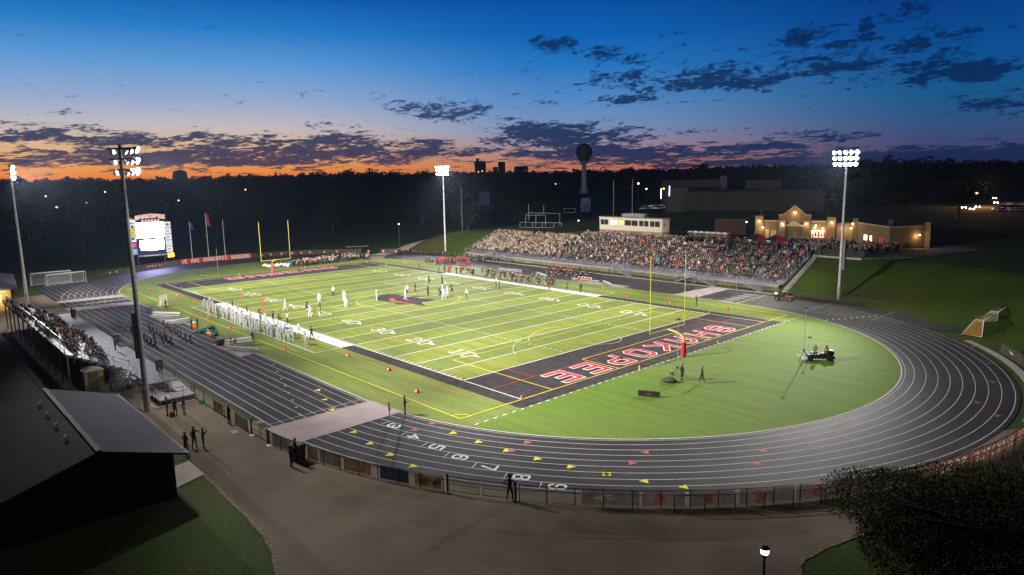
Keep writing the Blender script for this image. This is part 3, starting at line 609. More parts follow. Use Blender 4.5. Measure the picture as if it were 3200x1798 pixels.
k = 2*(nn+1); me = o.data; me.clear_geometry(); me.from_pydata(vs, [], [(2*i, 2*i+2, 2*i+3, 2*i+1) for i in range(nn)]+[(k+2*i, k+2*i+1, k+2*i+3, k+2*i+2) for i in range(nn)]); me.materials.clear(); me.materials.append(ob)
word = 'WE ARE SHAKOPEE SABERS'; x = MB(); tot = math.radians(aR-aL)*RF; step = (tot-1.2)/len(word)
for i, ch in enumerate(word):
    if ch == ' ': continue
    a_ = R(aR)-(.6+i*step)/RF; a_ = a_-step*.25/RF
    c = Vector((CX+math.cos(a_)*(RF+.016), math.sin(a_)*(RF+.016), .32)); tg = Vector((math.sin(a_), -math.cos(a_), 0)); rdl = Vector((math.cos(a_), math.sin(a_), 0))
    text(x, ch, c, tg, (0, 0, 1), .62, w=1.3, wid=.95, n=-rdl, dz=.0008)
x.build('lettering', vinyl('letter_peach', (.95, .85, .7), .1, 3, 0., .6), o)
# far-bend printed fence cover
FB = 47.4
def farc(a0, a1, r=FB, n=16): return [(-CX+r*math.cos(R(a0+(a1-a0)*i/n)), r*math.sin(R(a0+(a1-a0)*i/n)), 0) for i in range(n+1)]
fence('fence', 'low fence round the far bend behind the band and goal post', 'fence', farc(218, 138, FB+.06), 1.2, gap=3.2)
def wrap(a0, a1, h0, h1, m, label, marks=None, txt=None):
    n = max(4, int(abs(a1-a0)*1.2)); o = MB(); vs = []
    for s_ in (-.03, -.045):
        for i in range(n+1):
            a = R(a0+(a1-a0)*i/n); vs += [(-CX+(FB+s_)*math.cos(a), (FB+s_)*math.sin(a), h0), (-CX+(FB+s_)*math.cos(a), (FB+s_)*math.sin(a), h1)]
    k = 2*(n+1); o.add(vs, [(2*i, 2*i+2, 2*i+3, 2*i+1) for i in range(n)]+[(k+2*i, k+2*i+1, k+2*i+3, k+2*i+2) for i in range(n)]); ob_ = tag(o.build('banner', m), label, 'banner', 'banners hung on the fences')
    def frame(a): a = R(a); return Vector((-CX+(FB-.06)*math.cos(a), (FB-.06)*math.sin(a), 0)), Vector((math.sin(a), -math.cos(a), 0)), Vector((-math.cos(a), -math.sin(a), 0))
    if marks:
        x = MB(); y = MB()
        for i, a in enumerate(marks):
            c, tg, inn = frame(a); x.poly([c+tg*p+Vector((0, 0, q))+inn*0 for p, q in ((-.4, 1.0), (.4, 1.0), (.36, .45), (0, .15), (-.36, .45))]); y.poly([c+tg*p+Vector((0, 0, q))+inn*.006 for p, q in ((-.2, .85), (.2, .85), (.22, .65), (.05, .4), (-.2, .6))])
        x.build('emblem', mat('emblem_brick', (.30, .05, .03), .9, noise=.3, scale=3), ob_); y.build('emblem_mark', plat, ob_)
    if txt:
        x = MB(); st = abs(a1-a0)*math.pi/180*FB; step = (st-1.0)/len(txt); sg = 1 if a1 > a0 else -1
        for i, ch in enumerate(txt):
            if ch == ' ': continue
            c, tg, inn = frame(a0+sg*math.degrees((.6+i*step)/FB)); text(x, ch, c+Vector((0, 0, .26)), tg, (0, 0, 1), .88, w=1.15, wid=.72, n=inn, dz=.001)
        x.build('lettering', mat('letter_cream', (.75, .68, .58), .8), ob_)
def aof(u, v): p = G(u, v); return math.degrees(math.atan2(p.y, p.x+CX)) % 360
wrap(aof(418, 848), aof(568, 829), .05, 1.35, gb, 'dark printed banner with small red emblems below the scoreboard', [aof(u, 840) for u in (425, 455, 487, 517, 549)])
wrap(aof(570, 829), aof(787, 807), .05, 1.4, rb_, 'long red banner reading WE ARE SHAKOPEE SABERS on the far fence', None, 'WE ARE SHAKOPEE SABERS')
wrap(aof(789, 806), aof(1150, 790)+1.5, .05, 1.35, gb, 'long dark printed banner behind the band at the far end', [aof(u, 798) for u in (806, 840, 878, 912, 942, 968, 1010, 1046, 1135)])
wrap(aof(1191, 792), aof(1255, 790), .05, 1.35, gb, 'short dark printed banner left of the climbing path', [aof(1200, 792), aof(1242, 792)])
wrap(aof(310, 868), aof(367, 858), .05, 1.2, gb, 'short dark banner on the fence right of the white soccer goals', [aof(330, 862), aof(352, 858)])
o = banner((82.9, 27.1), (85.9, 22.2), .05, 1.2, gb, 'crumpled dark banner on the fence below the orange-netted goal'); e = MB(); e.poly([(84.05, 25.0, .9), (84.3, 24.6, .55), (84.75, 23.9, .6), (84.5, 24.3, .75)]); e.build('emblem', plat, o)
o = banner((86.0, 22.0), (88.0, 17.6), .05, 1.2, gb, 'dark banner with a pink stripe at the right edge of the picture'); e = MB(); e.poly([(86.1, 21.7, .1), (86.3, 21.3, .1), (86.3, 21.3, 1.1), (86.1, 21.7, 1.1)]); e.build('emblem', mat('emblem_pink', (.6, .12, .12)), o)
# raised kerb strip outside the right bend
kb = MB(); kb.path([(p[0], p[1]) for p in arc(RF-.6, 2, 42, 20)], .9, .05); struct('kerb', kb, MATS['pale_concrete'])
far_f = fence('fence', 'low grey chain link fence along the foot of the crowded stand', 'fence', [(-44, 48.1, 0), (44.3, 48.1, 0)], 1.05, gap=3.4, m=MATS['chain_link'], pm=mat('fence_grey', (.06, .06, .055), .6), pr=.03)
kw = MB(); kw.b0(-46, 44.6, 47.0, 47.25, 0, .12); tag(kw.build('kerb', conc), kind='structure')
fence('fence', 'dark fence along the track below the right-hand grass bank', 'fence', [(45, 47.6, .02), (77, 48.6, .02)], 1.1, gap=3.4, pm=dark, pr=.025)
# ================================================================== the crowded stand
FX0, FX1, FY0 = -45.2, 44.4, 49.6
NR, TD, RS = 16, .80, .315
stand = thing('grandstand', 'long aluminium grandstand packed with spectators on the bank', 'grandstand', (0, 0, 0))
def rowz(r): return 1.30+.12+r*RS
def rowy(r): return 51.3+r*TD
def depth(x): return 16 if -14 < x < 16 else (13 if x > 16 else 13)
d = MB(); d.b0(FX0, FX1, FY0, 51.3, 1.18, 1.30)
for x0, x1, nr in ((FX0, -14, 13), (-14, 16, 16), (16, FX1, 13)):
    for r in range(nr): d.b0(x0, x1, rowy(r)+.002, rowy(r+1), rowz(r)-.10, rowz(r)); d.b0(x0, x1, rowy(r+1)-.03, rowy(r+1)-.003, rowz(r)+.001, rowz(r+1)-.101)
d.build('deck', deckm, stand)
s_ = MB()
AIS = [-29.9, -11.5, 7.8, 28.5, 38.4]
def inaisle(x): return any(abs(x-a) < .75 for a in AIS)
edges = [FX0+.2]+sum([[a-.75, a+.75] for a in AIS], [])+[FX1-.2]
for x0, x1 in zip(edges[::2], edges[1::2]):
    for r in range(13): s_.b0(x0, x1, rowy(r)+.42, rowy(r)+.70, rowz(r)+.40, rowz(r)+.45)
s_.build('bench_seat', alu, stand)
fr = MB()
x = FX0+1
while x < FX1:
    for yy, zt in ((FY0+.15, 1.18), (54.5, 2.4), (58.5, 4.0)): fr.bar((x, yy, max(0, height(x, yy))-.2), (x, yy, zt), .13)
    fr.bar((x, FY0+.3, .1), (x, 54.4, 2.3), .08); x += 4.47
fr.bar((FX0, FY0+.06, 1.12), (FX1, FY0+.06, 1.12), .12, .2); fr.build('frame', steel, stand)
st_pos = [(-31.6, 1), (7.8, 1), (28.2, 1), (38.4, 1)]
fr = MB(); segs = [(FX0, -32.6), (-29.2, 6.8), (9.0, 26.9), (29.8, 37.4), (39.6, FX1)]
for x0, x1 in segs:
    for zz in (2.35, 1.85): fr.tube([(x0, FY0+.05, zz), (x1, FY0+.05, zz)], .03, 5, sm=False)
    n = max(1, round((x1-x0)/2.1))
    for i in range(n+1): fr.bar((x0+(x1-x0)*i/n, FY0+.05, 1.1), (x0+(x1-x0)*i/n, FY0+.05, 2.35), .06)
fr.build('front_rail', mat('rail_grey', (.24, .24, .25), .5, .4), stand)
sheet('rail_mesh', [[((x0, FY0+.03, 1.35), (x0, FY0+.03, 2.3)), ((x1, FY0+.03, 1.35), (x1, FY0+.03, 2.3))] for x0, x1 in segs], mesh_wire('rail_wire', (.12, .12, .13), .12, 13), stand)
# side rails up the slope
for xs, nr in ((FX1-.02, 13), (FX0+.02, 13)):
    m = MB(); bot = []; 
    for r in range(0, nr+1, 2):
        y, z_ = rowy(r), rowz(r)-.1; m.bar((xs, y, z_-1.0), (xs, y, z_+1.55), .06); bot.append(((xs, y, z_-.6), (xs, y, z_+1.5)))
    m.tube([b[1] for b in bot], .035, 5, sm=False); m.tube([b[0] for b in bot], .035, 5, sm=False); m.bar((xs, FY0, 1.0), (xs, FY0, 2.4), .07); m.build('side_rail', alu, stand); sheet('side_mesh', [bot], wire_s, stand)
    m = MB(); m.bar((xs, 51.2, 1.1), (xs, rowy(nr), rowz(nr)-.5), .1, .35); m.build('stringer', steel, stand)
# aisle handrails
for a in AIS:
    m = MB()
    for r in range(0, 11, 3): m.tube([(a, rowy(r)+.3, rowz(r)), (a, rowy(r)+.3, rowz(r)+.95), (a, rowy(r+2)+.3, rowz(r+2)+.95), (a, rowy(r+2)+.3, rowz(r+2))], .025, 5, sm=False)
    m.build('aisle_rail', alu, stand)
# back rail
m = MB(); 
for x0, x1, r in ((FX0, -14, 13), (16, FX1, 13)):
    y, z_ = rowy(r), rowz(r-1)
    for q in (.55, 1.05): m.tube([(x0, y, z_+q), (x1, y, z_+q)], .028, 5, sm=False)
    for i in range(13): m.bar((x0+(x1-x0)*i/12, y, z_-.2), (x0+(x1-x0)*i/12, y, z_+1.05), .05)
m.build('back_rail', alu, stand)
def stairs(x, sgn, lab):
    """flight running sideways from the front walkway to the ground"""
    t = thing('stairs', lab, 'stairs', group='stairs down from the crowded stand'); y0, y1 = 48.35, 49.55; L_ = 3.4; m = MB(); n = 7
    m.b0(x-sgn*1.25 if sgn > 0 else x, x if sgn > 0 else x+1.25, y0, y1, 1.2, 1.29)
    for i in range(n): m.b0(*sorted((x+sgn*(.05+i*L_/n), x+sgn*((i+1)*L_/n))), y0, y1, 1.29-(i+1)*.175-.05, 1.29-(i+1)*.175)
    m.build('tread', deckm, t); m = MB()
    for yy in (y0, y1): m.bar((x, yy, 1.2), (x+sgn*L_, yy, 0.0), .06, .22)
    m.build('stringer', alu, t); m = MB()
    for yy in (y0-.04, y1-.1):
        for q in (1.0, .75, .5): m.tube([(x-sgn*1.25, yy, 1.3+q), (x, yy, 1.3+q), (x+sgn*L_, yy, .08+q), (x+sgn*(L_+.35), yy, .08+q)], .03, 5, sm=False)
        for k in range(5): m.bar((x+sgn*L_*k/4, yy, 1.28*(1-k/4)), (x+sgn*L_*k/4, yy, 1.28*(1-k/4)+1.0), .05)
    m.bar((x-sgn*1.25, y0, 0), (x-sgn*1.25, y0, 2.3), .08); m.build('handrail', alu, t)
stairs(-29.6, 1, 'aluminium stairs under the beige-clad left part of the crowd'); stairs(8.4, 1, 'aluminium stairs near the middle of the crowded stand'); stairs(28.6, 1, 'aluminium stairs at the head of the long pinkish mat'); stairs(38.2, 1, 'aluminium stairs at the right end of the crowded stand, near the utility cart'); stairs(-33.4, -1, 'short stairs leading left at the left end of the crowded stand'); stairs(26.6, -1, 'stairs going left beside the stairs at the long mat')
rw = MB(); rw.b0(FX1+.3, 53.7, 62.35, 62.85, 4.4, 5.72); tag(rw.build('retaining_wall', conc), 'pale concrete retaining wall on top of the right-hand grass bank', 'wall')
bw_ = MB(); bw_.b0(-44, 44.3, 49.85, 50.2, -.1, 1.1); tag(bw_.build('foundation_wall', mat('tan_block', (.26, .2, .12), .9, noise=.25, scale=1.2)), 'low tan wall beneath the front of the crowded stand', 'wall')
fp2 = MB(); vs = [(44.9, 49.6, .05), (45.9, 49.6, .05), (45.9, 62.6, 5.7), (44.9, 62.6, 5.7)]; fp2.add(vs, [(0, 1, 2, 3)]); struct('path', fp2, conc)
fence('fence', 'sloping fence beside the right end of the crowded stand', 'fence', [(46.0, 49.6, 0), (46.0, 62.4, 5.6)], 1.1, gap=2.2, pr=.025, pm=steel)
fence('fence', 'dark fence along the plaza edge above the grass bank', 'fence', [(44.6, 63.1, 5.7), (53.8, 63.0, 5.7), (61, 72, 5.7)], 1.2, gap=2.2, pm=dark, pr=.03)
# ---- press box
cream = mat('cream_siding', (.50, .43, .33), .8, noise=.05, scale=3, bump=.1); tanb = mat('tan_base', (.24, .19, .11), .9, noise=.15, scale=2); glassd = mat('dark_glass', (.02, .025, .03), .12, spec=.6)
pb = thing('press_box', 'cream press box with a row of windows above the crowded stand', 'press box')
m = MB(); m.b0(-10.8, 8.0, 65.6, 68.6, 8.05, 11.1); m.build('cabin', cream, pb); m = MB(); m.b0(-11.1, 8.3, 65.4, 68.9, 11.1, 11.25); m.build('roof', mat('roof_edge', (.2, .18, .15), .7), pb)
m = MB(); m.b0(-10.7, 7.9, 65.75, 68.5, 5.4, 8.05); m.build('base_wall', tanb, pb)
x = MB(); text(x, 'HOME OF THE SABERS', (-7.9, 65.745, 6.95), (1, 0, 0), (0, 0, 1), .75, w=1.1, wid=.82, n=(0, -1, 0), dz=.001); x.build('lettering', mat('letter_dark', (.05, .02, .02), .8), pb)
litA = mat('window_lit_warm', (1, .8, .5), emit=1.6, ecol=(1., .72, .38)); litB = mat('window_lit_orange', (1, .5, .2), emit=.8, ecol=(1., .45, .15))
for i, (u0, u1, gm) in enumerate([(262, 295, 0), (303, 337, 0), (368, 392, 1), (398, 436, 1), (455, 505, 2), (518, 573, 0), (583, 640, 0), (660, 697, 0), (708, 745, 0), (765, 802, 0), (812, 852, 0)]):
    xa = -10.8+(u0-247)/(875-247)*18.8; xb = -10.8+(u1-247)/(875-247)*18.8
    m = MB(); m.b0(xa-.06, xb+.06, 65.55, 65.62, 9.25, 10.55); w_ = m.build('window', mat('frame_dark', (.03, .03, .03)), pb)
    m = MB(); xm = (xa+xb)/2
    m.b0(xa, xm-.03, 65.53, 65.548, 9.31, 10.49); m.b0(xm+.03, xb, 65.53, 65.548, 9.31, 10.49); m.build('pane', (glassd, litA, litB)[gm], w_)
m = MB(); m.b0(8.0, 8.03, 66.4, 66.9, 9.4, 10.5); m.build('window', glassd, pb)
m = MB()
for z_ in (11.35, 11.7, 12.05): m.tube([(-4.4, 66.4, z_), (2.2, 66.4, z_), (2.2, 68.2, z_), (-4.4, 68.2, z_), (-4.4, 66.4, z_)], .03, 5, sm=False)
for xx in np.linspace(-4.4, 2.2, 7): m.bar((xx, 66.4, 11.25), (xx, 66.4, 12.1), .05)
m.build('roof_rail', alu, pb); m = MB(); m.b0(-4.3, 2.1, 66.43, 66.46, 11.3, 12.0); m.build('roof_screen', mat('screen_grey', (.16, .17, .2), .7), pb)
# ---- near (visitor) stand
ns = thing('grandstand', 'small aluminium grandstand with few spectators on the left', 'grandstand')
NX0, NX1 = -26, 19.5
def nrz(r): return 1.15+.3+r*.36
def nry(r): return -50.0-r*.72
m = MB(); m.b0(NX0, 26.2, -49.95, -47.05, 1.03, 1.15)
for r in range(8): m.b0(NX0, NX1, nry(r+1), nry(r)-.002, nrz(r)-.08, nrz(r)); m.b0(NX0, NX1, nry(r+1)+.003, nry(r+1)+.03, nrz(r)+.001, nrz(r+1)-.081)
m.build('deck', deckm, ns); m = MB()
for x0, x1 in ((NX0+.2, -4.6), (-3.4, 10.9), (12.1, NX1-.1)):
    for r in range(8): m.b0(x0, x1, nry(r)-.62, nry(r)-.36, nrz(r)+.38, nrz(r)+.43)
m.build('bench_seat', mat('bench_grey', (.26, .26, .27), .5, .4), ns); m = MB()
for x in np.linspace(NX0+.3, NX1-.15, 12):
    for y, zt in ((-50.1, 1.1), (-53, 2.6), (-55.6, 4.0)): m.bar((x, y, -.1), (x, y, zt), .14)
    m.bar((x, -50.0, 1.2), (x, -55.7, 4.05), .12, .22)
m.bar((NX0, -47.1, .95), (26.2, -47.1, .95), .1, .2); m.bar((NX0, -55.75, 4.1), (NX1, -55.75, 4.1), .1, .25)
for x in np.linspace(NX0+.3, 26, 14): m.bar((x, -47.2, 0), (x, -47.2, 1.0), .1)
m.build('frame', steel, ns)
m = MB(); m.tube([(NX0, -47.05, 2.2), (24.5, -47.05, 2.2)], .035, 6, sm=False); m.tube([(NX0, -47.05, 1.7), (24.5, -47.05, 1.7)], .025, 5, sm=False)
for x in np.linspace(NX0, 24.5, 24): m.bar((x, -47.05, 1.1), (x, -47.05, 2.2), .05)
m.build('front_rail', alu, ns); sheet('rail_mesh', [[((NX0, -47.08, 1.2), (NX0, -47.08, 2.15)), ((24.5, -47.08, 1.2), (24.5, -47.08, 2.15))]], wire_s, ns)
m = MB(); bk = [(NX0, -55.8), (NX1, -55.8)]
m.tube([(NX0, -55.8, 5.7), (NX1, -55.8, 5.7)], .035, 6, sm=False)
for x in np.linspace(NX0, NX1, 20): m.bar((x, -55.8, 4.0), (x, -55.8, 5.7), .06)
m.build('back_rail', alu, ns); sheet('back_mesh', [[((NX0, -55.82, 4.1), (NX0, -55.82, 5.65)), ((NX1, -55.82, 4.1), (NX1, -55.82, 5.65))]], mesh_wire('chain_link_dark', (.08, .09, .1), .42, 12), ns)
for xs in (NX1, NX0):
    m = MB(); m.tube([(xs, -50.0, 2.3), (xs, -55.8, 5.7)], .035, 6, sm=False); m.tube([(xs, -50.0, 1.9), (xs, -55.8, 5.1)], .028, 5, sm=False)
    for r in range(0, 9, 2): m.bar((xs, nry(r), nrz(r)-.3), (xs, nry(r), nrz(r)+1.05), .06)
    m.build('side_rail', alu, ns)
for a in (-4.0, 11.5):
    m = MB()
    for r in range(0, 6, 3): m.tube([(a, nry(r)-.2, nrz(r)), (a, nry(r)-.2, nrz(r)+.95), (a, nry(r+2)-.2, nrz(r+2)+.95), (a, nry(r+2)-.2, nrz(r+2))], .03, 6, sm=False)
    m.build('aisle_rail', alu, ns)
# ramp, landing and stairs at its end
rp = thing('access_ramp', 'switchback access ramp with pale decks at the end of the small stand', 'ramp')
m = MB(); m.add([(24.5, -48.3, 1.14), (24.5, -47.05, 1.14), (30.2, -47.05, .62), (30.2, -48.3, .62)], [(0, 1, 2, 3)]); m.add([(24.5, -48.3, 1.06), (24.5, -47.05, 1.06), (30.2, -47.05, .54), (30.2, -48.3, .54)], [(3, 2, 1, 0)]); m.b0(28.9, 31.1, -50.35, -47.05, .48, .60)
m.add([(23.8, -50.3, .05), (23.8, -49.1, .05), (28.9, -49.1, .59), (28.9, -50.3, .59)], [(0, 1, 2, 3)]); m.build('deck', mat('ramp_deck', (.42, .40, .40), .7, noise=.08, scale=3), rp)
m = MB()
def rail(pts, hs=(1.0, .55), gap=1.3, base=0.):
    for q in hs: m.tube([Vector(p)+Vector((0, 0, q)) for p in pts], .028, 6, sm=False)
    for a, b in zip(pts[:-1], pts[1:]):
        a = Vector(a); b = Vector(b); n = max(1, round((b-a).length/gap))
        for i in range(n+1): p = a.lerp(b, i/n); m.bar(p-Vector((0, 0, .1)), p+Vector((0, 0, hs[0])), .05)
rail([(24.5, -47.03, 1.15), (30.2, -47.03, .62), (31.1, -47.03, .6), (31.1, -50.35, .6), (28.9, -50.35, .6), (23.8, -50.35, .05)]); rail([(24.3, -48.35, 1.15), (28.9, -48.5, .72)]); rail([(23.8, -49.05, .1), (28.9, -48.75, .6)]); m.build('handrail', alu, rp)
sheet('rail_mesh', [[((24.5, -47.0, 1.2), (24.5, -47.0, 2.1)), ((30.2, -47.0, .7), (30.2, -47.0, 1.6)), ((31.13, -47.0, .65), (31.13, -47.0, 1.55)), ((31.13, -50.38, .65), (31.13, -50.38, 1.55)), ((28.9, -50.38, .62), (28.9, -50.38, 1.55)), ((23.8, -50.38, .1), (23.8, -50.38, 1.0))], [((24.3, -48.4, 1.2), (24.3, -48.4, 2.1)), ((28.9, -48.55, .7), (28.9, -48.55, 1.6))]], wire_s, rp)
m = MB(); 
for p in ((29, -47.1), (31, -47.1), (31, -50.3), (29, -50.3), (26.5, -47.2)): m.bar((*p, -.1), (*p, .55), .1)
m.b0(28.4, 31.2, -51.0, -50.7, -.05, .1); m.b0(31.3, 31.55, -51.0, -47.2, -.05, .1); m.build('footing', conc, rp)
s2_ = thing('stairs', 'aluminium stairs with double handrails beside the portable toilet', 'stairs'); m = MB()
for i in range(6): m.b0(20.6, 22.6, -50.05-(i+1)*.36, -50.05-i*.36, 1.15-(i+1)*.18-.05, 1.15-(i+1)*.18)
m.b0(20.0, 24.0, -53.2, -52.3, .0, .12); m.build('tread', deckm, s2_); m = MB()
for xx in (20.6, 21.6, 22.6): rail([(xx, -50.0, 1.15), (xx, -52.3, .05)], (1.0, .75), .8)
rail([(22.7, -52.4, .05), (24.1, -51.6, .05)], (1.0, .5)); m.build('handrail', alu, s2_)
# ================================================================== smaller things
def goalpost(x, sg, pad, label, padlabel):
    t = thing('goalpost', label, 'goal post', (x, 0, 0), group='yellow goal posts'); gy = mat('goal_yellow', (.62, .55, .06), .5)
    MB().tube([(0, -3.556, 3.05), (0, 3.556, 3.05)], .055, 10).build('crossbar', gy, t)
    for s in (-1, 1): MB().tube([(0, s*3.556, 2.98), (0, s*3.556, 12.2)], .036, 8).build('upright', gy, t)
    b = 2.3*sg; MB().tube([(b, 0, 1.75), (b, 0, 2.1), (b*.93, 0, 2.45), (b*.75, 0, 2.72), (b*.45, 0, 2.92), (0.02*sg, 0, 3.05)], .10, 10).build('gooseneck', gy, t)
    MB().tube([(b, 0, 0), (b, 0, 1.8)], [.3, .3], 14).build('pad', pad, t); 
goalpost(EL, 1, mat('pad_red', (.40, .015, .03), .5), 'yellow goal post with a red padded base at the near end zone', '')
goalpost(-EL, -1, mat('pad_redw', (.5, .05, .07), .5), 'yellow goal post with a red and white base at the far end zone', '')
# pylons
pyl = mat('pylon_orange', (.75, .27, .10), .7); L_ = []
for x in (-EL, -GL, GL, EL):
    for s in (-1, 1): L_.append(tag(MB().box((0, 0, .23), (.12, .12, .46)).build('pylon', pyl, None, (x, s*SW, .03)), None, 'pylon'))
for x, ys in ((EL+1.9, (-8.05, 8.3)), (-EL-1.9, (-8.1, 8.1))):
    for y in ys: L_.append(MB().box((0, 0, .23), (.12, .12, .46)).build('pylon', pyl, None, (x, y, .03)))
by_photo(L_, 'small orange pylon at the edge of an end zone, # of twelve from the left', 'pylon', 'orange end zone pylons')
# red yard markers: leaning sided boards
mk = mat('marker_red', (.60, .03, .03), .6); L_ = []
def marker(x, y, rz):
    m = MB(); w = .23; m.add([(-w, -.2, 0), (w, -.2, 0), (w*.75, 0, .46), (-w*.75, 0, .46), (-w, .2, 0), (w, .2, 0)], [(0, 1, 2, 3), (4, 3, 2, 5), (0, 3, 4), (1, 5, 2)]); o = m.build('yard_marker', mk, None, (x, y, .03)); o.rotation_euler.z = rz
    q = MB(); text(q, '10', (-.13, -.165, .11), (1, 0, 0), (0, .4, .92), .2, w=1.1, wid=.7, dz=.001); q.build('number', white, o); return o
for u, v in ((466, 907), (558, 925), (610, 947), (648, 1001), (718, 1029), (797, 1060), (890, 1096), (1088, 1115), (1215, 1159), (1302, 1228)):
    p = G(u, v); L_.append(marker(p.x, p.y, R(10)))
for u, v in ((1265, 824), (1885, 903), (1961, 931), (2096, 951), (2273, 970), (1396, 849)): p = G(u, v); L_.append(marker(p.x, p.y, R(-20)))
by_photo(L_, 'small red leaning yard marker on the turf, # of sixteen from the left', 'yard marker', 'red yard markers along both sidelines')
# soccer goals
def soccer(x, y, rz, w, h, dpt, net, label, top=.9):
    t = thing('soccer_goal', label, 'soccer goal', (x, y, .02), rz, 'soccer goals parked at the ends of the straights')
    MB().tube([(0, -w/2, 0), (0, -w/2, h), (0, w/2, h), (0, w/2, 0)], .06, 8).build('front_frame', wht, t)
    m = MB()
    for s in (-1, 1): m.tube([(0, s*w/2, h), (top, s*w/2, h), (dpt, s*w/2, .05), (0, s*w/2, .05)], .04, 6)
    m.tube([(dpt, -w/2, .05), (dpt, w/2, .05)], .04, 6); m.tube([(top, -w/2, h), (top, w/2, h)], .03, 6); m.build('rear_frame', wht, t)
    sheet('net', [[((dpt, -w/2, .05), (top, -w/2, h)), ((dpt, w/2, .05), (top, w/2, h))], [((top, -w/2, h), (0, -w/2, h)), ((top, w/2, h), (0, w/2, h))]]+[[((0, s*w/2, .05), (0, s*w/2, h)), ((top, s*w/2, .05), (top, s*w/2, h)), ((dpt, s*w/2, .04), (dpt, s*w/2, .06))] for s in (-1, 1)], net, t)
soccer(-73.0, -39.3, R(180+8), 7.4, 2.44, 1.9, wire_w, 'white soccer goal in front of the other one by the left pole')
soccer(-75.6, -41.7, R(180), 7.4, 2.7, 1.9, wire_w, 'white soccer goal standing behind another by the left pole')
soccer(79.3, 37.4, R(180), 6.2, 2.2, 2.3, wire_y, 'soccer goal with orange netting at the right edge')
soccer(79.5, 44.1, R(180), 7.3, 2.44, 2.0, wire_w, 'white-netted soccer goal behind the orange-netted one')
# small lacrosse goal
t = thing('lacrosse_goal', 'small white-netted goal standing on the left sideline grass', 'lacrosse goal', (-27.6, -32.9, .03), R(45))
MB().tube([(0, -1.1, 0), (0, -1.1, 2.0), (0, 1.1, 2.0), (0, 1.1, 0)], .035, 8).build('frame', wht, t)
sheet('net', [[((0, -1.1, 0), (0, -1.1, 2)), ((-1.3, 0, .02), (-.2, 0, 2)), ((0, 1.1, 0), (0, 1.1, 2))]], mesh_wire('net_cream', (.6, .55, .4), .6, 7), t)
# benches
def bench(p, rz, L_=4.6, label='', back=False, legs=3, group='aluminium team benches'):
    t = thing('team_bench', label, 'bench', p, rz, group); m = MB(); m.b0(-L_/2, L_/2, -.14, .14, .43, .48); m.build('seat', wht, t)
    m = MB(); m.b0(-L_/2, L_/2, .2, .36, .08, .12); m.b0(-L_/2, L_/2, -.38, -.2, .08, .12); m.build('foot_plank', alu, t)
    if back: m = MB(); m.box((0, .26, .82), (L_, .04, .28), rx=R(-12)); m.build('backrest', wht, t)
    for i in range(legs):
        x = -L_/2+.4+i*(L_-.8)/(legs-1); m = MB(); m.bar((x, -.35, 0), (x, .12, .43), .05); m.bar((x, .35, 0), (x, -.12, .43), .05); m.bar((x, -.42, .02), (x, .42, .02), .05)
        if back: m.bar((x, .2, .4), (x, .28, .95), .05)
        m.build('leg', alu, t)
    m = MB(); m.bar((-L_/2+.4, 0, .1), (0, 0, .42), .03); m.bar((L_/2-.4, 0, .1), (0, 0, .42), .03); m.build('brace', alu, t); return t
bench((14.9, -35.9, .06), R(27), 4.9, 'long white bench on the small mat nearest the white team'); bench((11.6, -34.9, .05), R(80), 3.2, 'bench with a backrest beside the people sitting by the white team', True)
bench((-15.8, -36.1, .06), R(35), 5.0, 'white bench with tall back on the mat by the netted goal', True); bench((-10.6, -35.9, .06), R(95), 3.6, 'white bench standing crosswise beside the netted goal bench')
bench((-13.2, 37.3, .02), R(8), 7.2, 'white bench behind the dark team on the crowd side'); bench((-3.2, 37.0, .02), R(-22), 5.6, 'slanting white bench behind the dark team'); bench((9.9, 36.4, .06), R(4), 7.0, 'white bench with orange coolers near the crowd'); bench((15.6, 36.5, .06), R(-30), 4.4, 'slanting white bench right of the orange coolers')
t = thing('player_bench', 'low grey bench lying at the far end zone beside the camera tripod', 'bench', G(637, 866), R(20)); MB().b0(-1.7, 1.7, -.2, .2, .3, .36).build('seat', alu, t)
for x in (-1.4, 1.4): MB().b0(x-.04, x+.04, -.2, .2, 0, .3).build('leg', alu, t)
# coolers, bags
def cooler(p, c, label, group='drink coolers', r=.2, h=.5):
    t = thing('cooler', label, 'cooler', p, group=group); m = MB(); m.lathe([(0, 0), (r*.85, 0), (r, .05), (r, h*.85), (r*.96, h*.88)], n=12); m.build('body', c, t); m = MB(); m.lathe([(r*1.05, h*.86), (r*1.05, h*.96), (0, h)], n=12); m.build('lid', wht, t); return t
oc = mat('cooler_orange', (.75, .16, .02), .5); rc = mat('cooler_red', (.6, .03, .02), .5)
for i, (x, y, z_, c, lb) in enumerate([(8.4, 36.2, .5, rc, 'red'), (9.2, 36.3, .5, oc, 'orange'), (9.9, 36.4, .5, oc, 'orange'), (10.6, 36.4, .5, oc, 'orange'), (11.3, 36.5, .5, oc, 'orange')]): cooler((x, y, z_+.03), c, '%s drink cooler on the white bench by the crowd, %s from the left' % (lb, ordn(i)))
p = G(654, 1053); cooler(p, oc, 'orange drink cooler beside the green bags on the near sideline', r=.3, h=.62); p = G(607, 1028); cooler(p, oc, 'tall orange cooler stacked by the person in black near the bags', r=.28, h=1.1)
def bag(u, v, c, s, lab, rz=0):
    p = G(u, v); m = MB(); m.ell((0, 0, s*.42), (s*1.5, s*.75, s*.42), 12, 7); m.ell((s*.4, .05, s*.62), (s*.6, s*.5, s*.35), 10, 6); 
    m.tube([(-s*.8, 0, s*.6), (-s*.3, 0, s*1.02), (s*.4, 0, s*1.02), (s*.9, 0, s*.6)], .025, 5)
    o = m.build('sports_bag', c, None, p); o.rotation_euler.z = rz; return tag(o, lab, 'bag', 'bags dropped near the white team')
gn = mat('bag_green', (.01, .10, .07), .7, noise=.3, scale=6); bk_ = mat('bag_black', (.015, .015, .02), .7)
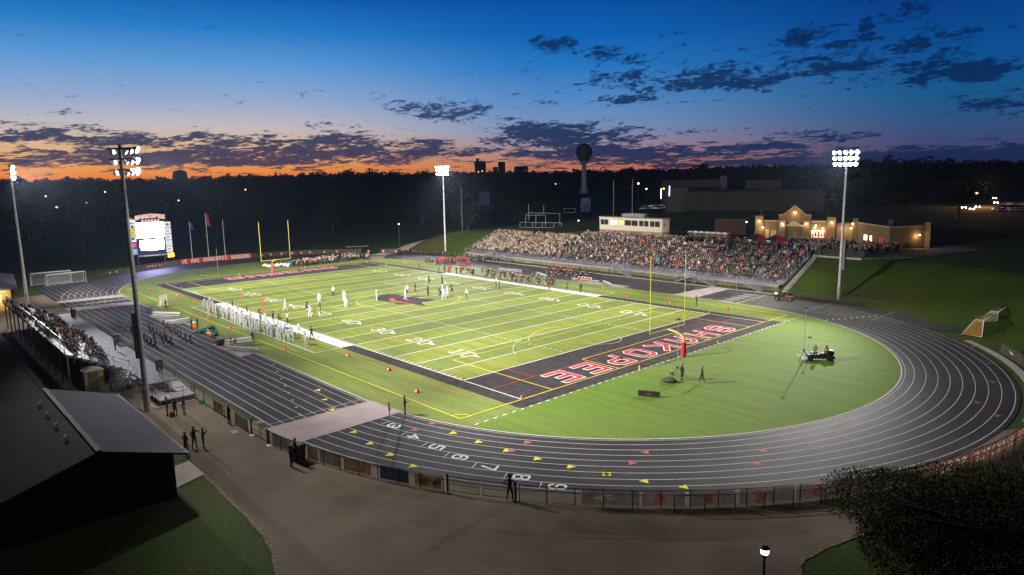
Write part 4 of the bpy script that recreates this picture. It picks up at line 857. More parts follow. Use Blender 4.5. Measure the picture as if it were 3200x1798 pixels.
bag(618, 1040, gn, .55, 'leftmost dark green bag on the near sideline'); bag(632, 1038, gn, .6, 'green bag just left of the black folded chair', .5); bag(664, 1045, gn, .6, 'green bag behind the orange cooler', 1.); bag(672, 1050, bk_, .45, 'black bag right of the orange cooler'); bag(648, 1037, mat('bag_grey', (.35, .35, .38), .8), .35, 'pale grey bag among the green bags'); bag(660, 1030, bk_, .6, 'black bag furthest from the track by the bags', .3)
bag(828, 834, mat('bag_white', (.6, .58, .6), .7), .8, 'leftmost white drum case by the far goal post'); bag(840, 836, MATS['bag_white'], .8, 'second white drum case by the far goal post'); bag(866, 834, MATS['bag_white'], .9, 'large pale case right of the far goal post base'); bag(906, 828, mat('bag_teal', (.04, .2, .3), .6), .9, 'teal case beside the band'); bag(790, 0+1074, mat('bag_tan', (.4, .3, .2), .7), .3, 'small tan bag on the grass near the sitting people') if 0 else None
# bins
def bin_(p, label, c=bin_brown, w=.62, h=1.05, rz=0., grp='brown litter bins'):
    t = thing('litter_bin', label, 'bin', p, rz, grp); m = MB(); k = .86
    m.add([(-w/2*k, -w/2*k, 0), (w/2*k, -w/2*k, 0), (w/2*k, w/2*k, 0), (-w/2*k, w/2*k, 0), (-w/2, -w/2, h), (w/2, -w/2, h), (w/2, w/2, h), (-w/2, w/2, h)], [(0, 3, 2, 1), (0, 1, 5, 4), (1, 2, 6, 5), (2, 3, 7, 6), (3, 0, 4, 7)]); m.build('body', c, t)
    m = MB(); m.b0(-w/2-.04, w/2+.04, -w/2-.04, w/2+.04, h, h+.07); m.b0(-w/2+.03, w/2-.03, -w/2+.03, w/2-.03, h+.07, h+.12); m.build('lid', mat('bin_lid', (.09, .055, .05), .55), t); return t
bin_((52.9, -46.6, 0), 'big brown bin on the concourse beside the couple', w=.95, h=1.25, rz=.15)
tn = mat('bin_tan', (.13, .09, .06), .7, noise=.2, scale=4)
bin_((-22.0, -47.6, 1.15), 'greenish litter bin at the far end of the small stand walkway', mat('bin_green', (.05, .05, .035), .7)); bin_((3.2, -47.5, 1.15), 'brown litter bin halfway along the small stand walkway', tn); bin_((21.5, -47.55, 1.15), 'tan litter bin at the head of the ramp', tn, h=1.15)
bin_(G(470, 984), 'brown bin beside the white bench by the netted goal'); bin_(G(687, 1080), 'short brown bin by the aluminium bench near the white team', h=.75, w=.9); bin_(G(1637, 853), 'dark bin beside the slanting white bench on the crowd side', h=.9)
# small green crate by the fence, ground plates
t = MB(); t.box((0, 0, .22), (.35, .3, .42), ry=.2, rz=.4); t.box((0.02, 0, .47), (.28, .24, .05), ry=.2, rz=.4); tag(t.build('crate', mat('crate_green', (.02, .5, .12), .5), None, G(630, 1262)), 'small bright green crate at the foot of the fence by the small stand', 'crate')
m = MB(); m.b0(-.45, .45, -.3, .3, 0, .02); o = m.build('manhole_cover', mat('cover_grey', (.32, .28, .24), .8, noise=.3, scale=8), None, G(733, 1350)); tag(o, 'pale rectangular cover set in the concourse near the man in black', 'manhole cover')
for (u, v, lb) in ((787, 1361, 'white foot of the gate post left of the pinkish mat'), (842, 1392, 'white foot of the gate post right of the gate')):
    m = MB(); m.lathe([(0, .05), (.2, .04), (.24, 0)], n=10); tag(m.build('post_foot', wht, None, G(u, v)), lb, 'post foot')
# camera masts and tripods
def mast(p, h, lab, spread=1.0, head=.0, wires=False, group='camera masts', rz=0.):
    t = thing('camera_mast', lab, 'mast', p, rz, group); MB().tube([(0, 0, .1), (0, 0, h*.45), (0, 0, h)], [.055, .04, .02], 8).build('pole', steel, t)
    for k in range(3): a = R(120*k+20); MB().tube([(0, 0, h*.2), (spread*math.cos(a), spread*math.sin(a), 0)], .022, 6).build('leg', dark, t); 
    m = MB(); m.b0(-.14, .14, -.1, .1, h, h+.16); m.tube([(.1, 0, h+.08), (.28, 0, h+.05)], .05, 8); m.b0(-.1, .1, -.1, .1, h*.2-.08, h*.2+.1); m.build('camera', blackp, t); return t
mast((61.78, -8.19, .03), 6.4, 'tall telescopic camera mast beside the two men behind the near end zone', 1.25); mast((60.95, -7.98, .03), 2.1, 'short thin tripod left of the tall camera mast', .7)
mast((68.0, 7.9, .03), 6.2, 'thin tall aerial beside the equipment cart', .9); mast((68.4, 8.3, .03), 2.7, 'short aerial by the equipment cart', .6)
p = G(683, 860); mast(p, 6.2, 'tall camera tripod on the track behind the far end zone', 1.6)
o = bag(2090, 1196, mat('bag_olive', (.06, .06, .04), .9, noise=.4, scale=8), .6, 'olive equipment bag at the foot of the tall camera mast', .4); o['group'] = 'equipment by the camera mast'
# padded board
t = thing('padded_board', 'long low black padded board with a small emblem lying on the grass', 'padded board', (63.1, -15.0, .03), R(27)); m = MB(); m.box((0, 0, .3), (2.1, .12, .52), rx=R(-14)); m.build('board', blackp, t)
m = MB(); m.bar((.6, .1, .45), (.6, .5, 0), .04); m.bar((-.6, .1, .45), (-.6, .5, 0), .04); m.build('support', dark, t); m = MB(); m.poly([(-.3, -.085, .27), (-.1, -.075, .32), (.15, -.08, .3), (.3, -.09, .26), (.05, -.088, .24)]); m.build('emblem', pink, t)
# equipment cart on the infield with gear
t = thing('equipment_cart', 'low trolley stacked with black equipment boxes behind the near end zone', 'cart', (69.3, 9.3, .03), R(38))
m = MB(); m.b0(-1.5, 1.5, -.55, .55, .32, .42); m.build('bed', dark, t)
for x in (-1.1, 1.1):
    for y in (-.6, .6): MB().tube([(x, y-.06, .2), (x, y+.06, .2)], .2, 12).build('wheel', blackp, t)
m = MB()
for i in range(16):
    x = -1.3+(i % 6)*.5+random.uniform(-.06, .06); y = -.3+(i//6)*.3; h = random.uniform(.25, .6); m.box((x, y, .42+h/2), (random.uniform(.35, .5), .3, h), rz=random.uniform(-.2, .2))
m.box((1.0, .1, 1.0), (.8, .7, .4), rz=.2); m.build('load', mat('case_black', (.018, .018, .022), .55, noise=.4, scale=6), t)
m = MB(); m.ell((-1.6, -.2, .3), (.45, .35, .3), 10, 6); m.tube([(-2.2, .6, 0), (-1.3, -.2, .9), (-1.0, .5, 0)], .03, 6); m.tube([(-1.9, -.9, 0), (-.7, .1, .7)], .03, 6); m.build('folding_stand', mat('cloth_paleblue', (.4, .42, .5), .8), t)
m = MB(); m.tube([(-2.4, .9, .35), (-1.6, .3, .5)], .04, 6); m.build('handle', mat('cream_bar', (.6, .55, .4)), t)
# utility vehicle
t = thing('utility_vehicle', 'small open utility vehicle with orange wheels parked on the far right of the track', 'utility vehicle', (48.8, 42.9, .02), R(12)); bd = mat('vehicle_green', (.03, .035, .03), .5); ow = mat('wheel_orange', (.6, .17, .01), .5)
m = MB(); m.b0(-1.5, 1.5, -.6, .6, .42, .62); m.b0(-1.5, -.9, -.6, .6, .62, .98); m.build('body', bd, t); m = MB(); m.b0(.25, 1.6, -.65, .65, .66, .74); m.b0(.25, .3, -.65, .65, .74, 1.05); m.b0(1.55, 1.6, -.65, .65, .74, 1.0); m.b0(.3, 1.55, -.65, -.6, .74, 1.0); m.b0(.3, 1.55, .6, .65, .74, 1.0); m.build('cargo_bed', mat('bed_orange', (.28, .09, .02), .6), t)
m = MB(); m.box((-.25, 0, .85), (.5, 1.1, .12)); m.box((0, 0, 1.1), (.12, 1.1, .5)); m.build('seat', blackp, t); m = MB(); m.box((-1.35, 0, 1.05), (.5, 1.0, .16), ry=.3); m.build('hood', wht, t)
for x in (-1.05, 1.05):
    for y in (-.68, .68):
        w_ = MB().tube([(x, y-.11, .3), (x, y+.11, .3)], .3, 14).build('wheel', blackp, t); MB().tube([(x, y-.125, .3), (x, y+.125, .3)], .17, 12).build('rim', ow, w_)
m = MB(); m.bar((-.9, -.55, 1.0), (-.6, -.55, 1.75), .04); m.bar((-.9, .55, 1.0), (-.6, .55, 1.75), .04); m.bar((-.6, -.55, 1.75), (-.6, .55, 1.75), .04); m.build('roll_bar', dark, t); m = MB()
for i in range(7): m.box((.5+random.random()*.9, random.uniform(-.4, .4), .9+random.random()*.2), (.3, .3, .3), rz=random.random())
m.build('load', blackp, t)
t = thing('utility_cart', 'small dark golf-style cart parked beyond the dark team at the far side', 'cart', G(1342, 820), R(20)); m = MB(); m.b0(-1.1, 1.1, -.5, .5, .35, .6); m.b0(-.2, .1, -.5, .5, .6, 1.1); m.b0(-1.1, -.7, -.5, .5, .6, .95); m.build('body', mat('cart_brown', (.12, .08, .05), .6), t)
for x in (-.75, .75):
    for y in (-.55, .55): MB().tube([(x, y-.08, .24), (x, y+.08, .24)], .24, 10).build('wheel', blackp, t)
# ---- scoreboard
sb = thing('scoreboard', 'big lit video scoreboard with team name arch and sponsor panels', 'scoreboard', (-98, -15.1, 0)); 
m = MB(); m.b0(-.35, .35, -5.15, 5.15, 2.75, 11.25); m.build('cabinet', mat('board_purple', (.05, .04, .11), .6), sb)
for y in (-3.6, 3.0): MB().bar((0, y, -.2), (0, y, 2.8), .35).build('support_post', mat('post_dark', (.05, .05, .06)), sb)
scr = mat('screen_white', (.8, .85, 1), emit=34, ecol=(.50, .50, 1.)); m = MB(); m.b0(.352, .37, -3.45, 3.35, 7.15, 11.15); m.build('screen', scr, sb)
m = MB(); m.poly([(.366, -2.7, 4.0), (.366, -.2, 3.7), (.366, 3.0, 3.95), (.366, 3.1, 5.0), (.366, 3.05, 6.6), (.366, 2.2, 6.65), (.366, -2.8, 6.55), (.366, -2.95, 5.2)]); m.build('lower_screen', scr, sb)
m = MB(); m.bar((.40, -.6, 5.2), (.40, -.6, 6.0), .1); m.bar((.40, .9, 5.3), (.40, .9, 6.2), .1); m.bar((.40, -.6, 5.2), (.40, .9, 5.2), .1); m.build('screen_digit', mat('digit_dark', (.15, .05, .4), emit=.3), sb)
pan = mat('panel_white', (.75, .76, .78), emit=.35, ecol=(.85, .9, 1)); cols = dict(w=pan, y=mat('panel_yellow', (.8, .65, .03), emit=.35), p=mat('panel_magenta', (.45, .02, .12), emit=.35), b=mat('panel_blue', (.2, .4, .7), emit=.3)); dk = mat('panel_print', (.05, .09, .09), .7)
for side, seq in ((-1, 'wywpb'), (1, 'wwwww')):
    for k, c in enumerate(seq):
        y0, y1 = (-5.1, -3.6) if side < 0 else (3.5, 5.1); z1 = 11.1-k*1.66; pn = MB().b0(.352, .372, y0, y1, z1-1.5, z1).build('sponsor_panel', cols[c], sb); q = MB(); yc = (y0+y1)/2
        if (side, k) == (-1, 0): q.ell((.38, yc+.1, z1-.9), (.01, .35, .5), 10, 6)
        elif (side, k) == (-1, 2): q.ell((.38, yc, z1-.6), (.01, .4, .35), 12, 6)
        elif (side, k) == (1, 3): q.tube([(.38, yc-.4, z1-1.1), (.38, yc, z1-.3), (.38, yc+.4, z1-1.1), (.38, yc-.3, z1-1.1)], .05, 4)
        elif (side, k) == (1, 0):
            for j in range(3): q.ell((.38, yc-.25+.25*j, z1-.7), (.01, .12, .42), 8, 6)
        else:
            for j in range(2): q.b0(.374, .384, y0+.25, y1-.3-.2*j, z1-.62-.45*j, z1-.48-.45*j)
        q.build('print', {(-1, 1): mat('print_gold', (.5, .3, .02)), (-1, 3): pan, (-1, 4): mat('print_white', (.8, .8, .8), emit=.4)}.get((side, k), mat('print_green', (.05, .2, .12)) if (side, k) in ((1, 0), (1, 3), (-1, 0)) else dk), pn)
m = MB(); m.b0(.352, .40, -3.4, 3.6, 2.2, 2.65); m.build('sponsor_strip', mat('strip_grey', (.25, .25, .4), emit=.12), sb); x = MB(); 
for j in range(9): x.b0(.402, .41, -2.0+j*.42, -1.75+j*.42, 2.33, 2.52)
x.build('strip_print', pan, sb)
clk = mat('digit_orange', (1, .3, .02), emit=9, ecol=(1., .42, .03)); m = MB(); m.b0(-.1, .3, 3.6, 5.4, 1.45, 2.75); dc = m.build('shot_clock', mat('clock_case', (.1, .02, .0), emit=.5, ecol=(1, .12, 0)), sb); x = MB(); text(x, '25', (.33, 3.85, 1.65), (0, 1, 0), (0, 0, 1), .9, w=1.3, wid=.95, n=(1, 0, 0), dz=.002); x.build('digit', clk, dc)
# arch with the name in red outlined letters
m = MB(); pts = [(.0, -3.2+7.6*i/12, 11.25+1.6*math.sin(math.pi*(i+1.5)/15)) for i in range(13)]; m.poly([(0.2, -3.4, 11.25)]+[(0.2, p[1], p[2]) for p in pts]+[(0.2, 4.4, 11.25)]); m.build('arch', mat('arch_navy', (.02, .02, .05)), sb)
XL = MB(); XR = MB()
for j, ch in enumerate('SHAKOPEE'):
    yy = -3.35+j*.93; zz = 11.98+.52*math.sin(math.pi*(j+.8)/8.6)
    for b_, w_, e_, dx in ((XL, 2.3, 0, .22), (XR, 1.1, 0, .25)): text(b_, ch, (dx, yy+.1, zz), (0, 1, 0), (0, 0, 1), .8, w=w_, wid=1.05, n=(1, 0, 0), dz=.002)
for j, ch in enumerate('SABERS'):
    yy = -1.9+j*.76; zz = 11.28+.08*math.sin(math.pi*(j+.5)/6)
    for b_, w_, dx in ((XL, 2.3, .22), (XR, 1.1, .25)): text(b_, ch, (dx, yy+.1, zz), (0, 1, 0), (0, 0, 1), .5, w=w_, wid=1.15, n=(1, 0, 0), dz=.002)
XL.build('name_outline', mat('name_cream', (.9, .8, .7), emit=.7, ecol=(1, .85, .7)), sb); XR.build('name', mat('name_red', (.6, .08, .03), emit=.25, ecol=(1, .2, .05)), sb)
m = MB(); m.poly([(.2, -5.6, 11.4), (.2, -5.1, 12.2), (.2, -4.2, 12.4), (.2, -3.4, 12.0), (.2, -3.2, 11.4), (.2, -4.0, 11.2), (.2, -4.9, 11.6)]); m.poly([(.22, -5.3, 11.5), (.22, -4.6, 11.9), (.22, -3.6, 11.8), (.22, -4.4, 11.65)]); e = m.build('mascot_shape', mat('name_white', (.8, .8, .8), emit=.5), sb)
m = MB(); m.poly([(.24, -4.6, 12.25), (.24, -3.9, 12.2), (.24, -3.6, 11.95), (.24, -4.3, 12.0)]); m.build('mascot_stripe', er, sb)
# flag poles
for i, (x, y, h, c, lb) in enumerate([(-102.8, -3.5, 10.5, mat('flag_blue', (.02, .08, .25), .8), 'flagpole with a small blue flag, left of the three'), (-103.4, 1.25, 12.7, mat('flag_red', (.25, .04, .08), .8), 'tallest flagpole with a limp red, white and blue flag'), (-103.5, 6.0, 10.6, mat('flag_black', (.01, .01, .015), .8), 'flagpole with a narrow dark flag, right of the three')]):
    t = thing('flagpole', lb, 'flagpole', (x, y, height(x, y)), group='flagpoles behind the far fence'); MB().tube([(0, 0, 0), (0, 0, h)], [.09, .05], 8).build('pole', wht, t); MB().ell((0, 0, h+.06), (.1, .1, .1), 8, 6).build('finial', mat('gold', (.6, .4, .1), .3, .8), t)
    m = MB(); fw = (.9, 1.0, .35)[i]; fh = (1.6, 3.2, 2.4)[i]; nn = 8; vs = []
    for j in range(nn+1):
        for k in range(4): vs.append((.12*math.sin(j*1.1+k), .06+fw*k/3*(1-.2*math.sin(j*.6)), h-.3-fh*j/nn-k*.14))
    m.add(vs, [(j*4+k, j*4+k+1, j*4+k+5, j*4+k+4) for j in range(nn) for k in range(3)], 0, True); m.build('flag', c, t)
# portable toilet
def loo(x, y, z_, rz, label, c=mat('toilet_tan', (.33, .25, .11), .6, noise=.15, scale=4), group=None, s=1.):
    t = thing('portable_toilet', label, 'portable toilet', (x, y, z_), rz, group); m = MB(); m.b0(-.85*s, .85*s, -.9*s, .9*s, 0, 2.05); m.build('body', c, t)
    m = MB(); m.add([(-.95*s, -1.0*s+2.0*s*i/8, 2.05+.38*math.sin(math.pi*i/8)) for i in range(9)]+[(.95*s, -1.0*s+2.0*s*i/8, 2.05+.38*math.sin(math.pi*i/8)) for i in range(9)], [(i, i+1, i+10, i+9) for i in range(8)]+[tuple(range(9)), tuple(range(17, 8, -1))]); m.build('roof', mat('toilet_roof', (.62, .6, .6), .6), t)
    m = MB(); m.b0(.852*s, .90*s, -.42*s, .36*s, .08, 1.9); d_ = m.build('door', mat('toilet_door', (.16, .11, .05), .6), t); m = MB(); m.b0(.90*s, .95*s, -.34*s, .26*s, .95, 1.0); m.build('handle', alu, d_); return t
loo(19.1, -53.5, 0, R(0), 'tan portable toilet under the end of the small stand, man in front of its door')
for i in range(7):
    p = (10.7+i*1.5, 74.0, 5.66); loo(*p, R(-90), 'tan portable toilet behind the crowded stand, %s of seven from the left' % ordn(i), mat('toilet_far', (.10, .075, .045), .7), 'row of portable toilets behind the crowded stand', .82)
# canopy tents
def tent(x, y, z_, rz, lab):
    t = thing('canopy_tent', lab, 'tent', (x, y, z_), rz, 'team canopy tents at the plaza'); w = 1.6; a = [(-w, -w, 2.1), (w, -w, 2.1), (w, w, 2.1), (-w, w, 2.1)]
    for k in range(4): m = MB(); m.add([a[k], a[(k+1) % 4], (0, 0, 3.3)], [(0, 1, 2)]); v = [(q[0], q[1], q[2]-.38) for q in (a[k], a[(k+1) % 4])]; m.add([a[k], a[(k+1) % 4], v[1], v[0]], [(3, 2, 1, 0)]); m.build('roof_panel', mat('tent_black', (.012, .012, .016), .7) if k % 2 == 0 else mat('tent_red', (.60, .03, .07), .7), t)
    for q in a: MB().bar((q[0], q[1], 0), q, .05).build('leg', alu, t)
    x_ = MB(); text(x_, 'SABERS', (-1.1, -w-.012, 1.8), (1, 0, 0), (0, 0, 1), .2, w=1.2, n=(0, -1, 0)); x_.build('lettering', white, t)
tent(31.5, 66.0, 5.66, R(-18), 'left black and red canopy tent above the crowd'); tent(35.3, 66.6, 5.66, R(-18), 'right black and red canopy tent above the crowd')
# ---- plaza buildings
brick = mat('tan_masonry', (.15, .105, .055), .9, noise=.2, scale=3, bump=.3); trim = mat('stone_trim', (.40, .31, .18), .85); shade_ = mat('roof_dark', (.03, .03, .035), .8)
warm = mat('sconce_glow', (1, .85, .55), emit=14, ecol=(1., .72, .36))
def building_gate():
    o = Vector((20.6, 86.0, 5.66)); u = Vector((.93, .36, 0)).normalized(); n = Vector((u.y, -u.x, 0)); t = thing('concession_building', 'warm-lit tan stone building with a peaked gable above the crowd', 'building')
    L_ = 17.2; rz = math.atan2(u.y, u.x); back = -n
    def bx(m, s0, s1, d0, d1, z0, z1): c = o+u*((s0+s1)/2)+n*((d0+d1)/2)+Vector((0, 0, (z0+z1)/2)); m.box(c, (s1-s0, d1-d0, z1-z0), rz)
    m = MB(); bx(m, 0, L_, -7, 0, 0, 4.3); m.build('wall', brick, t); m = MB(); bx(m, -.1, L_+.1, -7.1, .12, 4.3, 4.55); m.build('cornice', trim, t); m = MB(); bx(m, .2, L_-.2, -6.8, -.2, 4.55, 4.75); m.build('roof', shade_, t)
    for s0, h in ((0, 5.5), (15.6, 5.3)): m = MB(); bx(m, s0-.2, s0+1.6, -.5, .45, 0, h); bx(m, s0-.3, s0+1.7, -.6, .55, h, h+.15); m.build('pier', brick, t)
    [ (lambda m: (bx(m, a_, a_+1.4, 0, .7, 0, 4.6), m.build('pier', brick, t)))(MB()) for a_ in (5.2, 10.4)]
    g_ = MB(); P = [(5.0, 4.3), (12, 4.3), (12, 5.9), (11, 5.9), (8.5, 8.0), (6, 5.9), (5.0, 5.9)]
    for d0, d1 in ((.3, -.3),):
        vs = [o+u*a+n*.3+Vector((0, 0, b)) for a, b in P]+[o+u*a-n*.3+Vector((0, 0, b)) for a, b in P]; k = len(P); g_.add(vs, [tuple(range(k)), tuple(range(2*k-1, k-1, -1))]+[(i, i+k, (i+1) % k+k, (i+1) % k) for i in range(k)])
    g_.build('gable', brick, t); g_ = MB()
    for a, b in (((4.9, 5.9), (6.1, 5.9)), ((6.0, 5.9), (8.5, 8.05)), ((8.5, 8.05), (11, 5.9)), ((10.9, 5.9), (12.1, 5.9))): g_.bar(o+u*a[0]+n*.36+Vector((0, 0, a[1])), o+u*b[0]+n*.36+Vector((0, 0, b[1])), .18, .16)
    g_.build('gable_trim', trim, t)
    cn = MB(); k = 10; vs = [o+u*(6.6+3.8*i/k)+n*1.5+Vector((0, 0, 3.3+1.1*math.sin(math.pi*i/k))) for i in range(k+1)]+[o+u*(6.6+3.8*i/k)+n*.31+Vector((0, 0, 3.3+1.1*math.sin(math.pi*i/k))) for i in range(k+1)]
    cn.add(vs, [(i, i+1, k+2+i, k+1+i) for i in range(k)]+[tuple(range(k+1))]); cn.build('entrance_canopy', mat('canopy_cream', (.6, .48, .3), .8), t)
    for i, (s0, s1, z0, z1, mm) in enumerate([(7.0, 7.9, 0, 2.4, mat('door_brown', (.10, .07, .04))), (9.0, 10.0, 0, 2.6, MATS['door_brown']), (2.2, 3.0, 0, 2.4, mat('door_tan', (.4, .3, .16))), (3.4, 4.6, 0, 2.2, MATS['door_tan'])]): m = MB(); bx(m, s0, s1, 0, .06, z0, z1); m.build('door', mm, t)
    m = MB(); bx(m, 12.2, 15.4, .0, .07, .7, 2.4); w_ = m.build('window', mat('serving_lit', (1, .8, .6), emit=.7, ecol=(1., .66, .4)), t)
    for i in range(5): m = MB(); bx(m, 12.3+i*.62, 12.7+i*.62, .08, .12, .8+.2*(i % 2), 1.5+.3*(i % 3)); m.build('poster', mat('poster_red', (.5, .03, .03), emit=.25) if i % 2 == 0 else mat('poster_dark', (.05, .03, .03)), w_)
    m = MB(); bx(m, 15.45-.5, 15.5, .09, .13, .6, 2.4); m.build('poster', MATS['poster_red'], w_)
    lps = [(.7, 4.4, .6), (5.9, 3.9, .85), (11.1, 3.9, .85), (16.4, 4.3, .6), (1.6, 2.9, .6), (12.9, 2.9, .35), (14.6, 2.9, .35), (8.5, 6.5, .5), (18.6, 3.0, .4), (20.4, 3.0, .4)]
    for a, z_, d_ in lps:
        c = o+u*a+n*d_+Vector((0, 0, z_)); m = MB(); m.ell(c, (.2, .2, .14), 10, 6); m.build('wall_lamp', warm, t); lamp('POINT', c+n*.45-Vector((0, 0, .25)), 130, (1., .62, .28), .12, name='wall_light')
    m = MB(); bx(m, 17.4, 22.5, -6.5, -1, 0, 4.2); bx(m, 17.4, 22.5, -1, -.2, 0, 4.0); m.build('wing', brick, t)
    m = MB(); bx(m, 5.0, 6.4, -5, -3.6, 4.75, 5.9); m.build('roof_vent', shade_, t); return t
building_gate()
def building_two():
    t = thing('ticket_building', 'darker tan stone building with lit openings at the right of the plaza', 'building'); c0 = Vector((41.5, 91.5, 5.66)); c1 = Vector((51.7, 81.6, 5.66)); c2 = Vector((56.6, 88.8, 5.66)); c3 = c0+(c2-c1)
    m = MB(); P = [c0, c1, c2, c3]; h = [4.6, 4.3, 4.6, 4.6]; vs = P+[p+Vector((0, 0, 4.4)) for p in P]; m.add(vs, [(0, 1, 5, 4), (1, 2, 6, 5), (2, 3, 7, 6), (3, 0, 4, 7)]); m.build('wall', brick, t); m = MB(); m.add([p+Vector((0, 0, 4.38)) for p in P], [(0, 1, 2, 3)]); m.build('roof', shade_, t)
    m = MB(); 
    for p, q in ((c0, c1), (c1, c2)): m.bar(p+Vector((0, 0, 4.45)), q+Vector((0, 0, 4.45)), .25, .2)
    m.build('cornice', trim, t); u = (c1-c0).normalized(); n = Vector((u.y, -u.x, 0)); 
    if n.y > 0: n = -n
    MB().bar(c0+n*.1, c0+n*.1+Vector((0, 0, 5.4)), 1.1).build('pier', brick, t); MB().bar(c2+n*.05, c2+n*.05+Vector((0, 0, 5.2)), 1.2).build('pier', brick, t)
    for a, b, mm in ((3.6, 5.2, 'window_lit_warm'), (6.2, 7.2, 'window_lit_warm'), (10.0, 11.8, 'poster_red')):
        m = MB(); p, q = c0+u*a+n*.03, c0+u*b+n*.03; m.add([p+Vector((0, 0, .9)), q+Vector((0, 0, .9)), q+Vector((0, 0, 2.1)), p+Vector((0, 0, 2.1))], [(0, 1, 2, 3)]); m.build('window', MATS[mm], t)
    for p, pw in ((c0+n*.9+Vector((0, 0, 4.2)), 130), (c1+(c2-c1)*.72+(Vector(((c2-c1).y, -(c2-c1).x, 0))).normalized()*.6+Vector((0, 0, 2.7)), 110)):
        m = MB(); m.ell(p, (.2, .2, .12), 10, 6); m.build('wall_lamp', warm, t); lamp('POINT', p+n*.3-Vector((0, 0, .3)), pw, (1., .62, .28), .12, name='wall_light')
    m = MB(); m.b0(49, 50.2, 88, 89, 10, 11.2); m.build('roof_vent', shade_, t)
building_two()
# ---- buildings on the near side
roofm = layered('shingle_roof', (.075, .075, .09), (.095, .09, .105), 1.5, None, 1, 9, .25, rough=.85, bump=.5, bscale=7)
bd_ = thing('clubhouse', 'dark gabled building with grey shingle roof in the lower left corner', 'building')
x0, x1, yr, ye, zr, ze = 34.9, 53.5, -59.9, -54.7, 4.85, 3.2; yl = 2*yr-ye
m = MB(); m.b0(x0+.4, x1-.75, yl+.7, ye-.7, -.1, ze-.12); m.add([(x1-.78, yl+.7, ze-.14), (x1-.78, ye-.7, ze-.14), (x1-.78, yr, zr-.35)], [(0, 1, 2)]); m.add([(x0+.42, yl+.7, ze-.14), (x0+.42, ye-.7, ze-.14), (x0+.42, yr, zr-.35)], [(2, 1, 0)]); m.build('wall', mat('brown_siding', (.06, .042, .035), .85, noise=.2, scale=3), bd_)
for s, ya in ((1, ye), (-1, yl)):
    m = MB(); m.add([(x0, ya, ze), (x1, ya, ze), (x1, yr, zr), (x0, yr, zr), (x0, ya, ze-.14), (x1, ya, ze-.14), (x1, yr, zr-.14), (x0, yr, zr-.14)], [(0, 1, 2, 3), (7, 6, 5, 4), (0, 4, 5, 1), (1, 5, 6, 2), (3, 7, 4, 0)]); rf = m.build('roof_slope', roofm, bd_)
for i in range(4): MB().box((38.5+i*3.3, yr-.9, zr-.14), (.36, .24, .08), rx=.3).build('roof_vent', mat('vent_grey', (.2, .2, .22), .6), bd_)
MB().bar((x0, ye+.06, ze-.07), (x1, ye+.06, ze-.07), .12, .12).build('gutter', mat('gutter_dark', (.05, .045, .05), .5), bd_); MB().bar((x1-.70, ye-.85, 0), (x1-.70, ye-.85, ze-.3), .08).build('downpipe', mat('gutter_dark', (.05, .045, .05), .5), bd_); m = MB(); m.b0(x1-.74, x1-.70, -58.0, -56.9, 0, 2.1); m.build('door', mat('door_dark', (.035, .03, .03)), bd_); m = MB(); m.bar((x0, yr, zr+.03), (x1, yr, zr+.03), .3, .06); m.build('ridge_cap', mat('ridge', (.07, .07, .085)), bd_)
tb_ = thing('concession_building', 'tan block building with a glowing wall lamp at the far left edge', 'building'); m = MB(); m.b0(-62, -48.6, -66, -52.2, 0, 3.3); m.build('wall', mat('tan_wall', (.42, .31, .13), .9, noise=.12, scale=2), tb_); m = MB(); m.add([(-76, -67, 3.0), (-76, -48.3, 3.0), (-47.8, -51.2, 3.2), (-47.8, -67, 3.2), (-76, -60, 5.5), (-47.8, -60, 5.2)], [(0, 3, 5, 4), (1, 4, 5, 2), (2, 5, 3)]); m.build('roof', mat('roof_slate', (.14, .14, .16), .8), tb_)
m = MB(); m.b0(-48.6, -48.55, -53.8, -52.4, 0, .02); c = Vector((-48.2, -54.3, 2.55)); m = MB(); m.ell(c, (.22, .3, .14), 10, 6); m.build('wall_lamp', warm, tb_); lamp('POINT', c+Vector((.5, .3, -.3)), 420, (1., .66, .32), .15, name='wall_light')
# ---- lamp post bottom right
lp = thing('lamp_post', 'black lamp post with a glowing head at the bottom of the picture', 'lamp post', (87.9, -40.3, 0)); MB().tube([(0, 0, 0), (0, 0, .5), (0, 0, 4.0)], [.12, .07, .055], 10).build('pole', dark, lp)
m = MB(); m.lathe([(.0, 4.0), (.12, 4.0), (.16, 4.12), (.05, 4.16)], n=12); m.build('collar', dark, lp); m = MB(); m.lathe([(.06, 4.14), (.17, 4.2), (.20, 4.42), (.0, 4.44)], n=12); m.build('globe', mat('globe', (1, 1, 1), emit=7, ecol=(1, .9, .75)), lp); m = MB(); m.lathe([(.24, 4.44), (.16, 4.56), (0, 4.6)], n=12); m.build('cap', dark, lp); lamp('POINT', (88.2, -40.1, 4.25), 22, (1, .8, .55), .1, name='post_light')
for i, (x, y, lb) in enumerate([(28.2, 84.0, 'lamp post before the entrance arch of the lit building'), (34.8, 86.0, 'lamp post before the serving window of the lit building')]):
    t = thing('lamp_post', lb, 'lamp post', (x, y, 5.66)); MB().tube([(0, 0, 0), (0, 0, 3.6)], .05, 8).build('pole', dark, t); MB().ell((0, 0, 3.8), (.14, .14, .2), 8, 6).build('globe', warm, t)
